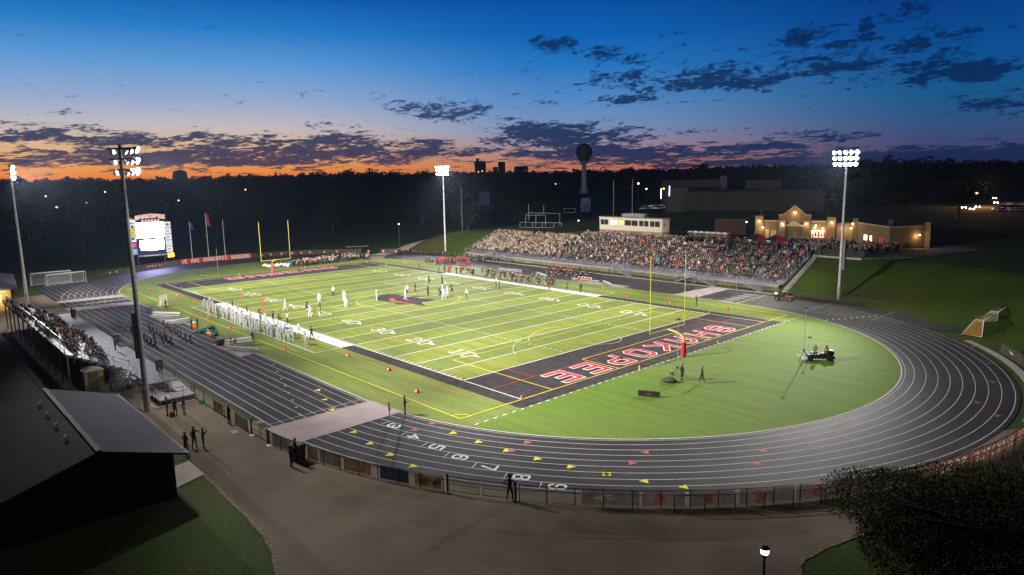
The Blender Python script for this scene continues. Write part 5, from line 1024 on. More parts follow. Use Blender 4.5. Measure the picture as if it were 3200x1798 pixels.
# ================================================================== people
ph = mat('placeholder_skin', (.4, .25, .18), .7)
def seg_d(P, a, b):
    ab = b-a; t = np.clip(((P-a)@ab)/max(1e-9, ab@ab), 0, 1); return np.linalg.norm(P-(a+t[:, None]*ab), axis=1)
def skin_body(name, EL_, WR, KN, AN, pel=(0, 0, .95), lean=0., hd=(0, .02), yaw=0., fingers=True, curl=.6, sub=1, bulk=1.):
    """one continuous figure grown from a skeleton. facing +Y. EL_,WR,KN,AN: (left,right) joints"""
    V = []; E = []; Rr = []; seg = []
    def v(p, r, par=None, kind=None):
        V.append(Vector(p)); Rr.append(r); i = len(V)-1
        if par is not None: E.append((par, i)); seg.append((V[par].copy(), V[i].copy(), kind))
        return i
    pel = Vector(pel); up = Vector((0, math.sin(lean), math.cos(lean))); B = bulk
    p0 = v(pel, (.145*B, .105*B)); w = v(pel+up*.16, (.135*B, .095*B), p0, 1); c = v(pel+up*.36, (.165*B, .115*B), w, 1); n0 = v(pel+up*.50, (.075, .07), c, 1); n1 = v(pel+up*.56, (.052, .055), n0, 0)
    h0 = v(pel+up*.63+Vector((hd[0]*.5, hd[1], 0)), (.072, .082), n1, 0); h1 = v(pel+up*.73+Vector((hd[0], hd[1]*1.3, 0)), (.082, .098), h0, 0); h2 = v(pel+up*.80+Vector((hd[0], hd[1]*1.1, 0)), (.06, .07), h1, 0); v(V[h0]+Vector((hd[0]*.5, .112, .045)), (.014, .016), h0, 0)
    for k, s in enumerate((-1, 1)):
        sh = v(pel+up*.455+Vector((s*.185*B, 0, 0)), (.062*B, .06*B), c, 1); e = v(EL_[k], (.045, .045), sh, 1); wr = v(WR[k], (.028, .03), e, 4); d = (Vector(WR[k])-Vector(EL_[k])).normalized(); pm = v(Vector(WR[k])+d*.075, (.036, .02), wr, 0)
        if fingers:
            sd = Vector((0, 1, 0)).cross(d); sd = sd.normalized() if sd.length > .1 else Vector((1, 0, 0)); fw = sd.cross(d).normalized()
            for j, (o_, ln) in enumerate(((-.028, .055), (-.009, .07), (.010, .066), (.028, .05))):
                a = v(V[pm]+d*.03+fw*o_, (.0095, .0095), pm, 0); b = v(V[a]+d*ln*.55+sd*s*ln*.1, (.0085, .0085), a, 0); v(V[b]+d*ln*.4-sd*s*ln*curl*.6, (.007, .007), b, 0)
            a = v(V[wr]+d*.035+fw*.036, (.011, .011), wr, 0); v(V[a]+d*.035+fw*.022, (.009, .009), a, 0)
        hp = v(pel+Vector((s*.088*B, 0, -.05)), (.098*B, .1*B), p0, 2); kn = v(KN[k], (.06*B, .064*B), hp, 2); an = v(AN[k], (.038, .042), kn, 5)
        dr = Vector((0, 1, 0)) if yaw == 0 else Vector((math.sin(yaw), math.cos(yaw), 0)); v(Vector(AN[k])+dr*-.05+Vector((0, 0, -.035)), (.03, .03), an, 3); v(Vector(AN[k])+dr*.15+Vector((0, 0, -.045)), (.042, .03), an, 3)
    me = bpy.data.meshes.new(name); me.from_pydata([tuple(x) for x in V], E, []); o = bpy.data.objects.new(name+'_t', me); COL.objects.link(o)
    sk = o.modifiers.new('s', 'SKIN'); sk.use_smooth_shade = True; sb_ = o.modifiers.new('b', 'SUBSURF'); sb_.levels = sb_.render_levels = sub
    if not me.skin_vertices: 
        bpy.context.view_layer.objects.active = o; 
    for i, sv in enumerate(me.skin_vertices[0].data): sv.radius = Rr[i] if isinstance(Rr[i], tuple) else (Rr[i], Rr[i]); sv.use_root = (i == 0)
    dg = bpy.context.evaluated_depsgraph_get(); dg.update(); m2 = bpy.data.meshes.new_from_object(o.evaluated_get(dg)); m2.name = name; bpy.data.objects.remove(o)
    for i in range(6): m2.materials.append(ph)
    P = np.array([tuple(p.center) for p in m2.polygons]); best = np.full(len(P), 9.); kd = np.zeros(len(P), int)
    for a, b, k in seg:
        dd = seg_d(P, np.array(a), np.array(b)); dd = dd-(.055 if k == 1 else .03 if k == 2 else 0)+(np.where(dd > .075, .2, 0) if k in (0, 4) and min(a[2], b[2]) < 1.42*(pel.z/.95 if pel.z > .6 else 0)+.0 and abs(a[0]) > .04 else 0); msk = dd < best; best[msk] = dd[msk]; kd[msk] = k
    m2.polygons.foreach_set('material_index', kd.tolist()); m2.polygons.foreach_set('use_smooth', [True]*len(P)); m2.update()
    return m2, V[h1].copy(), lean
Vt = Vector
POSE = {
'stand': skin_body('stand', ((-.25, -.02, 1.15), (.25, -.02, 1.15)), ((-.27, .04, .90), (.27, .04, .90)), ((-.11, .01, .50), (.11, .02, .50)), ((-.12, -.02, .09), (.13, 0, .09))),
'relax': skin_body('relax', ((-.26, -.04, 1.14), (.24, .02, 1.15)), ((-.22, .10, .92), (.16, .20, 1.02)), ((-.10, .06, .50), (.14, .0, .50)), ((-.12, .0, .09), (.20, .02, .09)), lean=.03),
'hips': skin_body('hips', ((-.40, -.05, 1.18), (.40, -.05, 1.18)), ((-.19, .05, 1.02), (.19, .05, 1.02)), ((-.16, .02, .50), (.16, .02, .50)), ((-.21, -.01, .09), (.21, 0, .09))),
'folded': skin_body('folded', ((-.25, .05, 1.16), (.25, .05, 1.16)), ((.02, .22, 1.17), (-.02, .24, 1.13)), ((-.11, .01, .50), (.11, .02, .50)), ((-.13, -.02, .09), (.13, 0, .09))),
'walk': skin_body('walk', ((-.25, .08, 1.16), (.25, -.12, 1.17)), ((-.23, .27, 1.00), (.26, -.2, .93)), ((-.10, -.03, .50), (.10, .17, .52)), ((-.10, -.28, .14), (.11, .24, .09)), lean=.06),
'wide': skin_body('wide', ((-.34, .08, 1.12), (.34, .05, 1.12)), ((-.30, .25, .98), (.33, .22, .97)), ((-.28, .10, .50), (.28, .05, .50)), ((-.42, .0, .09), (.42, -.02, .09)), pel=(0, -.05, .88), lean=.18),
'photo': skin_body('photo', ((-.24, .16, 1.26), (.24, .16, 1.26)), ((-.07, .30, 1.50), (.07, .30, 1.50)), ((-.10, .03, .50), (.12, .0, .50)), ((-.12, -.02, .09), (.18, .02, .09))),
'point': skin_body('point', ((-.24, .22, 1.36), (.25, -.02, 1.16)), ((-.22, .48, 1.40), (.22, .12, .96)), ((-.10, .06, .50), (.12, .0, .50)), ((-.12, .08, .09), (.16, -.06, .09))),
'crouch': skin_body('crouch', ((-.24, .2, .92), (.24, .2, .92)), ((-.10, .36, .80), (.10, .36, .80)), ((-.22, .30, .46), (.22, .30, .46)), ((-.20, .0, .09), (.20, -.02, .09)), pel=(0, -.18, .55), lean=.55),
'ready': skin_body('ready', ((-.26, .22, .98), (.26, .22, .98)), ((-.18, .36, .74), (.18, .36, .74)), ((-.20, .16, .46), (.20, .16, .46)), ((-.24, -.06, .09), (.24, -.06, .09)), pel=(0, -.12, .80), lean=.6),
'sit': skin_body('sit', ((-.24, .06, .66), (.24, .06, .66)), ((-.12, .30, .60), (.12, .30, .60)), ((-.12, .42, .48), (.12, .42, .48)), ((-.12, .46, .09), (.12, .46, .09)), pel=(0, 0, .50), lean=.12),
'sitlean': skin_body('sitlean', ((-.26, .20, .68), (.26, .20, .68)), ((-.08, .36, .74), (.10, .38, .60)), ((-.16, .42, .48), (.15, .40, .48)), ((-.14, .44, .09), (.17, .50, .09)), pel=(0, 0, .50), lean=.32),
'kneel': skin_body('kneel', ((-.30, -.02, 1.22), (.30, -.02, 1.22)), ((-.12, .05, 1.36), (.12, .05, 1.36)), ((-.10, .20, .34), (.10, .20, .34)), ((-.11, -.10, .09), (.11, -.10, .09)), pel=(0, -.12, .64), lean=.05),
'signal': skin_body('signal', ((-.42, .04, 1.40), (.28, .0, 1.15)), ((-.66, .08, 1.45), (.22, .12, .95)), ((-.12, .01, .50), (.12, .02, .50)), ((-.14, -.02, .09), (.14, 0, .09))),
'child': skin_body('child', ((-.22, .02, 1.15), (.22, .02, 1.15)), ((-.12, .16, 1.0), (.12, .16, 1.0)), ((-.09, .01, .50), (.09, .02, .50)), ((-.10, -.02, .09), (.10, 0, .09)), bulk=.9),
}
def cap_mesh(nm, r, zlo, face, brim=False, knot=False):
    m = MB(); nu, nv = 12, 7; vs = []; fs = []
    for j in range(nv+1):
        th = math.pi*j/nv
        for k in range(nu): a = 2*math.pi*k/nu; vs.append(Vector((r[0]*math.sin(th)*math.cos(a), r[1]*math.sin(th)*math.sin(a)-.012, r[2]*math.cos(th))))
    for j in range(nv):
        for k in range(nu):
            q = [vs[i] for i in (j*nu+k, j*nu+(k+1) % nu, (j+1)*nu+(k+1) % nu, (j+1)*nu+k)]; c = (q[0]+q[1]+q[2]+q[3])/4
            if c.z < zlo or (c.y > face[0] and c.z < face[1]): continue
            fs.append((j*nu+k, (j+1)*nu+k, (j+1)*nu+(k+1) % nu, j*nu+(k+1) % nu))
    m.add(vs, fs, 0, True)
    if brim: m.add([(-.07, .09, .03), (.07, .09, .03), (.06, .17, .02), (-.06, .17, .02)], [(0, 1, 2, 3)])
    if knot: m.ell((0, 0, r[2]+.02), (.03, .03, .03), 6, 4)
    me = bpy.data.meshes.new(nm); me.from_pydata(m.v, [], m.f); me.materials.append(ph); me.polygons.foreach_set('use_smooth', [True]*len(m.f)); return me
HG = {'helmet': cap_mesh('helmet', (.122, .142, .138), -.12, (.06, .03)), 'hair': cap_mesh('hair', (.098, .118, .115), -.06, (.055, .05)), 'long_hair': cap_mesh('long_hair', (.108, .125, .125), -.13, (.045, .05)), 'cap': cap_mesh('cap', (.1, .122, .118), .0, (.2, -1), True), 'beanie': cap_mesh('beanie', (.105, .122, .13), -.02, (.2, -1), False, True), 'hood': cap_mesh('hood', (.125, .14, .14), -.14, (.075, .07))}
SK = [mat('skin_a', (.46, .27, .19), .6), mat('skin_b', (.38, .21, .14), .6), mat('skin_c', (.16, .085, .055), .6)]
HAIR = [mat('hair_brown', (.07, .04, .02), .7), mat('hair_dark', (.015, .012, .01), .7), mat('hair_fair', (.28, .18, .08), .7), mat('hair_grey', (.25, .24, .23), .7)]
K = dict(white=(.44, .44, .46), black=(.013, .013, .016), navy=(.02, .025, .05), grey=(.14, .14, .15), dgreen=(.012, .06, .035), red=(.42, .02, .025), maroon=(.12, .015, .02), teal=(.02, .2, .14), beige=(.42, .33, .22), brown=(.10, .065, .04), blue=(.02, .05, .25), jeans=(.05, .07, .12), green=(.03, .25, .09), orange=(.7, .13, .02), lgrey=(.35, .35, .36), purple=(.3, .03, .25), pink=(.5, .08, .2), khaki=(.28, .2, .12), yellow=(.6, .45, .05), cyan=(.1, .3, .4))
def km(c): return c if not isinstance(c, (str, tuple)) else cmat(K[c] if isinstance(c, str) else c)
def person(x, y, z, rz, pose='stand', top='black', pants='black', shoes='black', fore=None, shin=None, head='hair', hc=None, s=1., skin=0, label=None, group=None, extra=None):
    me, hp, ln = POSE[pose]; o = bpy.data.objects.new('person', me); COL.objects.link(o); o.location = (x, y, z); o.rotation_euler.z = rz; s *= random.uniform(.97, 1.03); wd = 1.13 if head == 'helmet' else 1.; o.scale = (s*wd, s*wd, s)
    ml = [SK[skin], km(top), km(pants), km(shoes), (km(fore) if fore != 'skin' else SK[skin]) if fore else km(top), (km(shin) if shin != 'skin' else SK[skin]) if shin else km(pants)]
    for i, m in enumerate(ml): o.material_slots[i].link = 'OBJECT'; o.material_slots[i].material = m
    if head:
        h = bpy.data.objects.new(head if head != 'long_hair' else 'hair', HG[head]); COL.objects.link(h); h.parent = o; h.location = hp+Vector((0, 0, -.01)); h.rotation_euler.x = -ln*.6; h.material_slots[0].link = 'OBJECT'; h.material_slots[0].material = km(hc) if hc else random.choice(HAIR[:3])
    tag(o, label, 'person', group); return o
NUMS = {}
def jersey(o, pose, col):
    n = random.choice(('12', '24', '33', '57', '60', '71', '85', '9', '44', '20')); k = (n, col)
    if k not in NUMS:
        m = MB()
        for s in (-1,): text(m, n, (.115*s if len(n) > 1 else .05*s, .128*s, 1.17), (-s, 0, 0), (0, 0, 1), .2, w=1.25, wid=.72, n=(0, s, 0), dz=.001, track=2.)
        me = bpy.data.meshes.new('jersey_number'); me.from_pydata(m.v, [], m.f); me.materials.append(mat('number_'+col, K[col], .8)); NUMS[k] = me
    j = bpy.data.objects.new('jersey_number', NUMS[k]); COL.objects.link(j); j.parent = o
def face(x, y, tx, ty): return math.atan2(-(tx-x), ty-y)
RPX = lambda u, v, z=.03: G(u, v, z)
def zoomed(s, ox, oy, lst): return [(ox+a*s, oy+b*s) for a, b in lst]
# 1. white team on the near sideline
wl = zoomed(400/1456, 600, 900, [(135, 248), (178, 268), (190, 335), (240, 275), (272, 305), (350, 355), (395, 360), (330, 300), (375, 318), (410, 300), (455, 390), (490, 395), (520, 418), (545, 432), (470, 350), (590, 465), (620, 480), (605, 440), (660, 490), (690, 524), (745, 515), (765, 488), (720, 470), (820, 520), (800, 480), (860, 565), (905, 568), (885, 520), (965, 575), (945, 540), (1000, 603), (1045, 602), (1100, 608), (1150, 608), (1075, 560), (1020, 540), (1130, 560), (980, 510), (870, 470), (640, 420), (680, 400), (840, 440), (560, 400), (440, 330), (150, 225), (205, 250)])
L_ = []
for i, (u, v) in enumerate(wl):
    p = RPX(u, v); wide = (i == 19)
    L_.append(person(p.x, p.y, .03, face(p.x, p.y, p.x+random.uniform(-5, 5), 4)+random.uniform(-.5, .5), 'wide' if wide else random.choice(['stand', 'relax', 'hips', 'stand', 'folded', 'relax']), 'white', 'white', 'white', 'skin' if i % 3 else 'white', 'white', 'helmet' if i % 4 else 'hair', 'white' if i % 4 else None, 1.08, [0, 0, 2, 1][i % 4]))
    if not wide: jersey(L_[-1], '', 'grey')
by_photo(L_, 'football player in all-white kit on the near sideline, # from the left', 'person', 'white team players on the near sideline')
P_ = lambda u, v, **k: (lambda p: person(p.x, p.y, k.pop('z', .03), k.pop('rz', face(p.x, p.y, 0, 0)), **k))(G(u, v, .03))
P_(934, 1048, pose='walk', top='white', pants='white', shoes='white', fore='maroon', shin='white', head='cap', hc='red', s=1.08, label='white-kit player in a red headband walking on the white sideline strip')
P_(956, 1087, pose='hips', top='white', pants='white', shoes='white', fore='skin', shin='skin', head='hair', s=1.08, label='bareheaded white-kit player holding a helmet, alone right of the white team')
P_(975, 1063, pose='hips', head='cap', hc='black', s=1.12, label='stout man in black with hands on hips on the white sideline strip')
P_(854, 1010, pose='point', s=1.05, label='man in dark clothes standing on the white strip near the referee with outstretched arm'); P_(728, 967, pose='stand', label='man in black at the far left of the white strip', s=1.05)
P_(773, 988, pose='relax', label='man in black looking down behind the white team, left of the red chain pole', s=1.08); P_(683, 998, pose='stand', top='grey', shoes='white', label='coach in dark grey at the left end of the white team'); P_(676, 975, pose='crouch', top='brown', pants='black', label='crouching figure in brown behind the left of the white team')
P_(811, 985, pose='crouch', label='dark-clad man bending forward behind the white team'); P_(872, 1001, pose='crouch', top='black', pants='black', head='cap', hc='black', label='kneeling figure in black on the field side of the white strip'); P_(753, 981, pose='crouch', top='yellow', pants='black', label='crouching chain crew member in yellow with a red pole')
P_(826, 996, pose='relax', top='red', pants='khaki', head='cap', hc='red', label='chain crew member in red behind the white team'); P_(893, 1033, pose='crouch', top='navy', pants='navy', head='beanie', hc='green', label='man with a bright green cap behind the right of the white team'); P_(815, 1013, pose='hips', top='navy', label='man in navy among the middle of the white team')
P_(745, 985, pose='stand', top='teal', pants='white', label='figure in teal behind the white team')
P_(899, 1011, pose='signal', top=mat('ref_stripe', (.45, .45, .46), .8, noise=.6, scale=12), pants='black', shoes='black', shin='black', head='cap', hc='black', s=1.06, label='referee with one arm stretched out beside the white strip', rz=R(-60))
for (u, v, h, lb) in ((755, 950, 2.2, 'red-topped chain pole on the field edge behind the white team'), (822, 975, 2.1, 'red and white chain pole with bright red head behind the white team')):
    p = G(u, v); t = thing('chain_pole', lb, 'marker pole', p); MB().tube([(0, 0, 0), (0, 0, h)], .035, 6).build('pole', mk, t); MB().box((0, 0, h), (.3, .1, .45)).build('target_head', mat('target_red', (.75, .04, .03), .6), t)
# 2. players and officials on the field
def grp(lst, fmt, group, **kw):
    out = []
    for (u, v, pose, rz) in lst: p = G(u, v, .03); out.append(person(p.x, p.y, .03, R(rz)+random.uniform(-.3, .3), pose, group=group, **kw))
    by_photo(out, fmt, 'person', group)
    if 'player' in fmt:
        for q in out: jersey(q, '', 'grey' if 'white' in fmt else 'lgrey')
    return out
s5 = 640/2058; s6 = 640/2315
Wp = zoomed(s5, 600, 650, [(935, 1035), (1185, 1100), (1280, 960), (1545, 1005), (1530, 930), (1857, 930)])+zoomed(s6, 1200, 700, [(240, 860), (675, 855), (715, 815), (662, 800)])
pz_ = ['walk', 'hips', 'stand', 'stand', 'relax', 'stand', 'walk', 'wide', 'relax', 'relax']
grp([(u, v, pz_[i], random.choice([-60, 20, -100])) for i, (u, v) in enumerate(Wp)], 'white-kit football player out on the field, # from the left', 'white team players on the field', top='white', pants='white', shoes='white', fore='skin', shin='white', head='helmet', hc='white', s=1.08)
Bp = zoomed(s5, 600, 650, [(1165, 1065), (1290, 1060)])+zoomed(s6, 1200, 700, [(355, 785), (510, 690), (658, 690), (500, 825), (640, 825), (770, 795), (1305, 760)])
pz_ = ['walk', 'stand', 'stand', 'relax', 'relax', 'stand', 'ready', 'hips', 'stand']
grp([(u, v, pz_[i], random.choice([120, 160, 90])) for i, (u, v) in enumerate(Bp)], 'dark-kit football player out on the field, # from the left', 'dark team players on the field', top='black', pants='black', shoes='white', fore='skin', shin='maroon', head='helmet', hc='black', s=1.08)
Rp = zoomed(s5, 600, 650, [(1420, 890)])+zoomed(s6, 1200, 700, [(262, 800), (935, 850), (1270, 710)])
grp([(u, v, ['hips', 'stand', 'walk', 'walk'][i], 100) for i, (u, v) in enumerate(Rp)], 'referee in striped shirt and black trousers on the field, # from the left', 'referees on the field', top=MATS['ref_stripe'], pants='black', shin='black', shoes='black', head='cap', hc='white', s=1.06)
# 3. dark team along the far sideline
L_ = []
for i in range(50):
    f = i/49; x = -17.5+27.5*f+random.uniform(-.35, .35); y = 26.2+random.choice([0, .7, 1.5, 2.3, 3.2])*(1 if 6 < i < 45 else .4)+random.uniform(-.2, .2)
    L_.append(person(x, y, .03, R(180)+random.uniform(-.7, .7), random.choice(['stand', 'relax', 'hips', 'stand', 'folded']), random.choice(['black', 'black', 'black', 'navy', 'maroon']), random.choice(['black', 'black', 'maroon', 'khaki']), random.choice(['white', 'black']), 'skin', random.choice(['black', 'maroon', 'lgrey']), random.choice(['helmet', 'helmet', 'hair']), random.choice(['black', 'grey', 'beige', 'brown']) if i % 3 else None, 1.06, random.choice([0, 1, 2])))
by_photo(L_, 'dark-clad team member in the crowd along the far sideline, # from the left', 'person', 'dark team along the far sideline')
for (a, b, tp, pn, ps, lb) in [(820, 570, 'black', 'black', 'stand', 'tall man in black left of the dark team on the far sideline'), (865, 570, 'red', 'black', 'relax', 'person in red just right of a tall man in black on the far sideline'), (895, 570, 'navy', 'lgrey', 'stand', 'man in navy jacket and pale trousers on the far sideline'), (1965, 735, 'grey', 'grey', 'stand', 'person in grey right of the dark team, nearest to it'), (2070, 750, 'jeans', 'black', 'relax', 'person in blue with an orange backpack right of the dark team'), (2225, 775, 'black', 'black', 'stand', 'official in black and white cap at the right end of the white strip'),
      (400, 515, 'black', 'black', 'stand', 'lone man in black beside a red marker at the far left of the crowd side'), (620, 545, 'grey', 'black', 'stand', 'person in grey by a red marker, left of the red-shirted pair'), (655, 545, 'khaki', 'khaki', 'relax', 'person in khaki by the far sideline'), (685, 550, 'dgreen', 'black', 'stand', 'person in dark green beside the far sideline'), (732, 558, 'red', 'black', 'relax', 'left one of two people in red at the far sideline edge'), (752, 556, 'red', 'grey', 'stand', 'right one of two people in red at the far sideline edge'), (1865, 748, 'black', 'brown', 'stand', 'dark-kit player standing on the white strip at the right end of the dark team'), (1550, 700, 'navy', 'navy', 'walk', 'coach in navy stepping over the white strip of the dark team'), (1617, 700, 'navy', 'grey', 'walk', 'coach in navy and grey on the white strip, right of another coach')]:
    P_(1200+a*s6, 700+b*s6, pose=ps, top=tp, pants=pn, head='cap' if 'cap' in lb else 'hair', label=lb, s=1.05, rz=R(180)+random.uniform(-.4, .4))
P_(2177, 956, pose='photo', label='lone figure in black on the grass near the right end of the far sideline', s=1.04, rz=R(120))
# 4. red-clad group beyond them
L_ = []
for i in range(22):
    u = 1200+(598+(i % 12)*19)*s6; v = 700+(462-(i//12)*16+random.uniform(-4, 8))*s6; p = G(u, v)
    L_.append(person(p.x, p.y, .03, R(190)+random.uniform(-.5, .5), random.choice(['stand', 'relax', 'folded']), random.choice(['red', 'red', 'black', 'maroon']), 'black', 'black', None, None, random.choice(['hair', 'long_hair']), None, 1., 0))
for a, b in ((850, 440), (885, 436), (905, 440), (922, 442), (860, 492), (890, 494), (915, 494), (940, 496), (960, 492)): p = G(1200+a*s6, 700+b*s6); L_.append(person(p.x, p.y, .03, R(190), 'crouch' if b > 490 and a < 920 else 'stand', 'red', 'black', 'black', None, None, 'hair', None, 1., 0))
by_photo(L_, 'member of the red-shirted group beyond the dark team, # from the left', 'person', 'red-dressed group on the far side')
# 5. cheerleaders
L_ = []
for a, b in ((1335, 640), (1365, 660), (1430, 695), (1465, 720), (1495, 745), (1535, 765), (1575, 790), (1515, 625), (1550, 640), (1590, 660), (1625, 685), (1665, 700), (1690, 725), (1730, 750), (1655, 585), (1695, 600), (1720, 625), (1765, 645), (1800, 672), (1830, 692), (1875, 712), (1925, 735), (1560, 700), (1640, 735)):
    p = G(a*s5, 850+b*s5); L_.append(person(p.x, p.y, .015, R(178)+random.uniform(-.15, .15), 'kneel', random.choice(['dgreen', 'black', 'dgreen']), 'black', 'white', 'dgreen', 'black', 'long_hair', random.choice([(.28, .18, .08), (.07, .04, .02), (.1, .05, .03)]), 1.04, 0))
    L_[-1].rotation_euler.z = face(p.x, p.y, p.x, 40)
by_photo(L_, 'cheerleader in dark green kneeling on the near track, # from the left', 'person', 'cheerleaders in dark green on the near track')
L_ = []
for a, b in ((1840, 555), (1880, 552), (1893, 560), (1920, 575), (1948, 560), (1975, 578), (2005, 565), (2060, 595), (2075, 565), (2110, 570), (2155, 600), (2175, 580), (2220, 570), (2282, 580), (2300, 580)):
    p = G(1200+a*s6, 700+b*s6); L_.append(person(p.x, p.y, .015, R(random.uniform(0, 360)), random.choice(['stand', 'kneel', 'relax', 'walk']), random.choice(['maroon', 'black', 'red']), random.choice(['maroon', 'black']), 'white', 'skin', 'skin', 'long_hair', None, .97, 0))
by_photo(L_, 'cheerleader in dark red on the far track, # from the left', 'person', 'cheerleaders in dark red on the far track')
# 6. spectators in the small stand
L_ = []; cols = ['black', 'black', 'navy', 'dgreen', 'dgreen', 'brown', 'khaki', 'grey', 'red', 'maroon', 'blue', 'lgrey', 'beige']
spots = []
for r in range(8):
    x = NX0+1
    while x < NX1-.6:
        dens = .85 if x > -8 else .42
        if r == 0: dens *= .55
        if random.random() < dens*1.0 and abs(x+4) > .7 and abs(x-11.5) > .7: spots.append((x, r))
        x += .85
random.shuffle(spots); spots = sorted(spots, key=lambda q: -q[0]); random.shuffle(spots); spots = sorted(spots[:112], key=lambda q: -q[0]); rest = spots[62:]; spots = spots[:62]
for x, r in spots: L_.append(person(x, nry(r)-.49, nrz(r)-.045, random.uniform(-.5, .5), random.choice(['sit', 'sitlean', 'sit']), random.choice(cols), random.choice(['black', 'jeans', 'grey']), 'black', None, None, random.choice(['hair', 'long_hair', 'beanie', 'cap', 'hood']), None if random.random() < .5 else random.choice(['white', 'dgreen', 'black', 'khaki', 'orange']), 1.04, random.choice([0, 0, 1])))
by_photo(L_, 'spectator sitting in the small stand on the left, # from the left', 'person', 'spectators in the small stand')
person(7.4, -48.6, 1.15, 0, 'stand', 'teal', 'black', head='beanie', hc='dgreen', s=1.0, label='person in green and white standing on the walkway of the small stand'); person(-21, -47.9, 1.15, .4, 'stand', 'dgreen', 'black', head='hood', hc='dgreen', label='hooded person at the far end of the small stand walkway'); person(11.6, -50.2, 1.15, 1.2, 'sitlean', 'khaki', 'brown', label='person in khaki leaning forward at the front edge of the small stand', z=0) if 0 else None
o = person(18.2, -55.0, 0, 0, 'stand') if 0 else None
# blanket-like row of coats hung behind the top row
# 7. people on the concourse and around the near bend
P_(349, 1224, z=0., pose='stand', rz=R(160), label='man in black standing at the portable toilet door', head='cap', hc='brown', s=1.06)
P_(717, 1327, z=0., pose='folded', rz=R(10), label='heavy man in black leaning at the fence, bare head catching the light', head='hair', hc=(.35, .27, .22), s=1.12)
P_(609, 1401, z=0., pose='point', rz=R(-70), label='person in black pointing, left of the pair photographing', s=1.05); P_(637, 1401, z=0., pose='photo', rz=R(-20), label='person in black holding up a phone on the concourse', s=1.02)
P_(583, 1418, z=0., pose='hips', rz=R(20), label='person in black with a yellow item at the roof corner', s=1.05, top='black')
P_(911, 1460, z=0., pose='stand', rz=R(0), label='shorter person of the couple by the big bin, on the left', s=.95, head='hood', hc='black'); P_(925, 1446, z=0., pose='stand', rz=R(0), label='taller person in a pale cap of the couple by the big bin', head='cap', hc='lgrey', s=1.12)
P_(1594, 1566, z=0., pose='hips', rz=R(25), label='lone man in dark hooded jacket and jeans at the double gate', top='black', pants='jeans', head='hood', hc='black', s=1.1)
P_(524, 1298, z=0., pose='stand', rz=R(160), label='person in dark green at the left of the trio by the ramp', top='dgreen', pants='black', head='beanie', hc='green', s=1.05); P_(549, 1299, z=0., pose='relax', rz=R(120), label='woman in brown in the middle of the trio by the ramp', top='brown', pants='black', head='long_hair', hc=(.2, .12, .05), s=1.0); P_(577, 1295, z=0., pose='relax', rz=R(140), label='man in blue jacket and pale shorts at the right of the trio by the ramp', top='blue', pants='lgrey', shin='skin', s=1.05)
P_(1217, 1308, z=.05, pose='child', rz=R(-30), label='girl in a purple top and pale trousers by the end of the wide mat', top='purple', pants=(.3, .42, .42), shoes='white', head='long_hair', hc=(.35, .12, .05), s=.86)
P_(1266, 1297, z=.03, pose='folded', rz=R(-30), label='tall man in black with an orange scarf beside the girl in purple', top='black', pants='black', head='hair', s=1.1)
P_(2131, 1190, pose='stand', rz=R(-20), label='man in black with headphones at the tall camera mast', head='cap', hc='grey', s=1.05); P_(2194, 1198, pose='walk', rz=R(150), label='man in black jacket over teal shirt carrying a bag on the near infield', top='black', pants='black', shoes='lgrey', head='hair', hc=(.03, .25, .18), s=1.05)
person(69.0, 8.6, .45, R(20), 'stand', 'grey', 'black', head='cap', hc='lgrey', s=.98, label='person in dark grey standing on the equipment cart'); person(69.9, 9.8, .45, R(60), 'crouch', 'red', 'black', head='hood', hc='orange', s=1.05, label='person in red with orange hood on the equipment cart')
P_(519, 968, pose='walk', rz=R(-40), label='man in black walking beside the small netted goal', s=1.05); P_(791, 1073, pose='walk', rz=R(60), top='dgreen', pants='dgreen', label='person in dark green walking between the bench and the white team', s=1.0)
P_(600, 1029, pose='stand', top='navy', pants='black', label='person in navy at the bags on the near sideline, on the left'); P_(618, 1027, pose='folded', label='person in black at the bags on the near sideline, on the right', s=1.05)
P_(722, 1081, z=.05, pose='sit', rz=R(-100), top='navy', pants='navy', head='hair', hc=(.3, .2, .1), label='person in navy sitting by the aluminium bench'); P_(734, 1083, z=.05, pose='sitlean', rz=R(-60), top='brown', pants='khaki', head='cap', hc='orange', label='person in brown sitting beside the one in navy')
m = MB(); m.tube([(0, 0, 0), (0, 0, .5)], .2, 10); t = tag(m.build('drum', mat('drum_red', (.35, .03, .02), .5), None, G(538, 1303)), 'small red box standing between the trio by the ramp', 'box')
